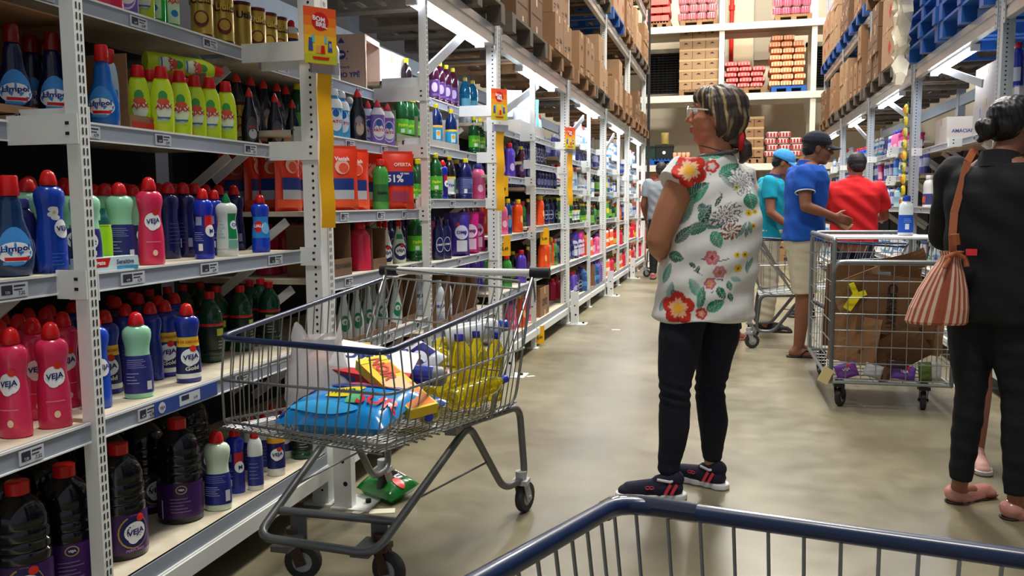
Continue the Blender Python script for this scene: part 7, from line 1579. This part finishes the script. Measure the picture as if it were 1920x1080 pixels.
# ---- 3. man in blue polo -----------------------------------------------------------
hm = math.radians(12); m_bluep = fab('blue_polo', (16,80,176)); m_beige = fab('beige', (206,196,170)); SK = (140,90,66)
J = skel(1.74, hm, (.555, 6.93), hipL=V(.53,7.02,.90), hipR=V(.55,6.86,.90), kneeL=V(.575,7.00,.48), kneeR=V(.575,6.86,.48), ankL=V(.56,7.02,.085), ankR=V(.535,6.86,.085), heelL=V(.50,7.02,0), heelR=V(.455,6.85,0), toeL=V(.76,7.08,0), toeR=V(.72,6.87,0),
         elR=V(.545,6.67,1.16), wrR=V(.74,6.70,1.09), elL=V(.62,7.14,1.14), wrL=V(.80,6.98,1.04), shR=V(.54,6.75,1.40), shL=V(.50,7.10,1.40), neck=V(.57,6.93,1.485), head=V(.645,6.94,1.595), headh=math.radians(2), pitch=.12)
def polo_trim(root, P_, R, off, s):
    p = MB(); sh, el = V(.54,6.75,1.40), V(.545,6.67,1.16); e = sh.lerp(el, .56); d = (el-sh).normalized(); a = d.orthogonal().normalized(); b_ = d.cross(a)
    p.tube([e+(a*math.cos(t_)+b_*math.sin(t_))*.070-off for t_ in [2*math.pi*k/20 for k in range(20)]], .005, 6, True); p.build('white_sleeve_band', colm((226,230,236), .7), root)
def blue_extra(root, P_, R, off, s): polo_trim(root, P_, R, off, s)
make_person('man in blue polo shirt, dark cap and beige shorts standing beside the cage trolley', J, SK, m_bluep, m_beige, sleeve=.55, pant_to=.48, shoe=('flip', colm((40,34,32), .6), colm((30,26,26), .6)), hair=cap_on(fab('navy_cap', (22,26,40)), mat('black_hair', (20,16,16), .42)), collar=fab('blue_collar', (20,70,160)), extra=blue_extra, shirt_infl=.026, pants_infl=.014, shirt_z=(.87,1.47), lean=.04, leg_r=(.088,.058,.058,.036))
# ---- 4. boy in turquoise -----------------------------------------------------------
J = skel(1.66, math.radians(5), (.345, 8.25), head=V(.475,8.25,1.545), headh=math.radians(-5), pitch=.35, neck=V(.39,8.25,1.43), elR=V(.36,8.02,1.10), wrR=V(.54,8.05,.96), elL=V(.42,8.48,1.12), wrL=V(.60,8.40,1.0), toeR=V(.57,8.14,0), heelR=V(.29,8.15,0))
make_person('boy in turquoise polo, light blue cap and beige trousers behind the floral blouse', J, (156,100,74), fab('turquoise', (10,160,186)), m_beige, sleeve=.55, shoe=('shoe', fab('black_shoe', (22,22,24)), colm((30,30,32), .6)), hair=cap_on(fab('sky_cap', (70,160,226)), mat('black_hair', (20,16,16), .42)), collar=fab('navy_collar', (24,50,110)), voxel=.009, shirt_infl=.02, lean=.06, leg_r=(.085,.062,.064,.050), pants_infl=.018, shirt_z=(.84,1.47))
# ---- 5. man in red -----------------------------------------------------------------
J = skel(1.66, math.radians(82), (1.06, 8.02), head=V(1.07,8.05,1.50), headh=math.radians(100), pitch=.1, neck=V(1.06,8.02,1.39), shL=V(.875,8.04,1.30), shR=V(1.245,8.0,1.30), elR=V(1.33,8.12,1.06), wrR=V(1.22,8.34,1.02), elL=V(.82,8.16,1.05), wrL=V(.95,8.36,1.0))
TR = [(z*.97, a*1.05, b_*1.07) for z, a, b_ in RM]
make_person('man in red shirt with close-cropped hair, back turned, behind the cage trolley', J, (150,92,66), fab('red', (206,20,26)), fab('dark_shorts', (40,44,60)), sleeve=.7, tab=TR, pant_to=.5, shoe=('flip', colm((40,34,32), .6), colm((30,26,26), .6)), hair=short_hair(mat('black_hair2', (34,26,24), .6)), collar=fab('red_collar', (190,24,28)), shirt_infl=.024, shirt_z=(.80,1.47), voxel=.008, folds=.006)
# ---- 6. man in grey far off ----------------------------------------------------------
J = skel(1.80, math.radians(88), (-1.03, 13.45), elL=V(-1.30,13.46,1.16), wrL=V(-1.28,13.62,.96), elR=V(-.76,13.5,1.16), wrR=V(-.80,13.66,.96))
make_person('man in grey T-shirt pushing a cart far down the aisle, back turned', J, (120,76,56), fab('grey', (130,136,140)), fab('black_trouser', (24,24,28)), sleeve=.6, shoe=('shoe', fab('rose_shoe', (190,110,110)), colm((60,50,50), .6)), hair=short_hair(mat('black_hair2', (34,26,24), .6)), voxel=.011, shirt_infl=.026, arm_r=(.052,.045,.032))
# ---- 7. partly hidden people ----------------------------------------------------------
J = skel(1.50, math.radians(40), (1.21, 4.27), heelL=V(1.12,4.25,0), toeL=V(1.10,4.02,0), heelR=V(1.34,4.42,0), toeR=V(1.33,4.18,0), ankL=V(1.12,4.22,.085), ankR=V(1.335,4.38,.085), kneeL=V(1.13,4.27,.43), kneeR=V(1.28,4.34,.43))
make_person('person in pale pink shoes mostly hidden behind the woman in black', J, (160,104,80), fab('dark_tee', (40,40,46)), fab('brown_shorts', (120,80,62)), pant_to=.4, shoe=('shoe', fab('pale_pink', (226,176,164)), colm((214,210,206), .6)), hair=short_hair(mat('black_hair', (20,16,16), .42)), voxel=.009)
J = skel(1.55, math.radians(30), (.03, 7.65), heelR=V(.06,7.62,0), toeR=V(.215,7.66,0), ankR=V(.075,7.62,.085), kneeR=V(.05,7.60,.45), head=V(.05,7.66,1.42), neck=V(.03,7.65,1.33))
make_person('person in black leggings and flip-flops hidden behind the woman in floral blouse', J, (160,104,80), m_black, m_black2, shoe=('flip', colm((216,110,110), .6), colm((220,120,110), .6)), hair=short_hair(mat('black_hair', (20,16,16), .42)), voxel=.010, tab=[(z,a*.8,b_*.8) for z, a, b_ in RM], arm_r=(.034,.03,.024))
J = skel(1.64, math.radians(180), (.80, 9.35))
make_person('person in pale grey shirt standing between the boy and the man in blue', J, (150,96,70), fab('pale_grey', (176,172,172)), fab('grey_trouser', (70,72,80)), shoe=('shoe', fab('black_shoe', (22,22,24)), colm((30,30,32), .6)), hair=short_hair(mat('black_hair', (20,16,16), .42)), voxel=.010)
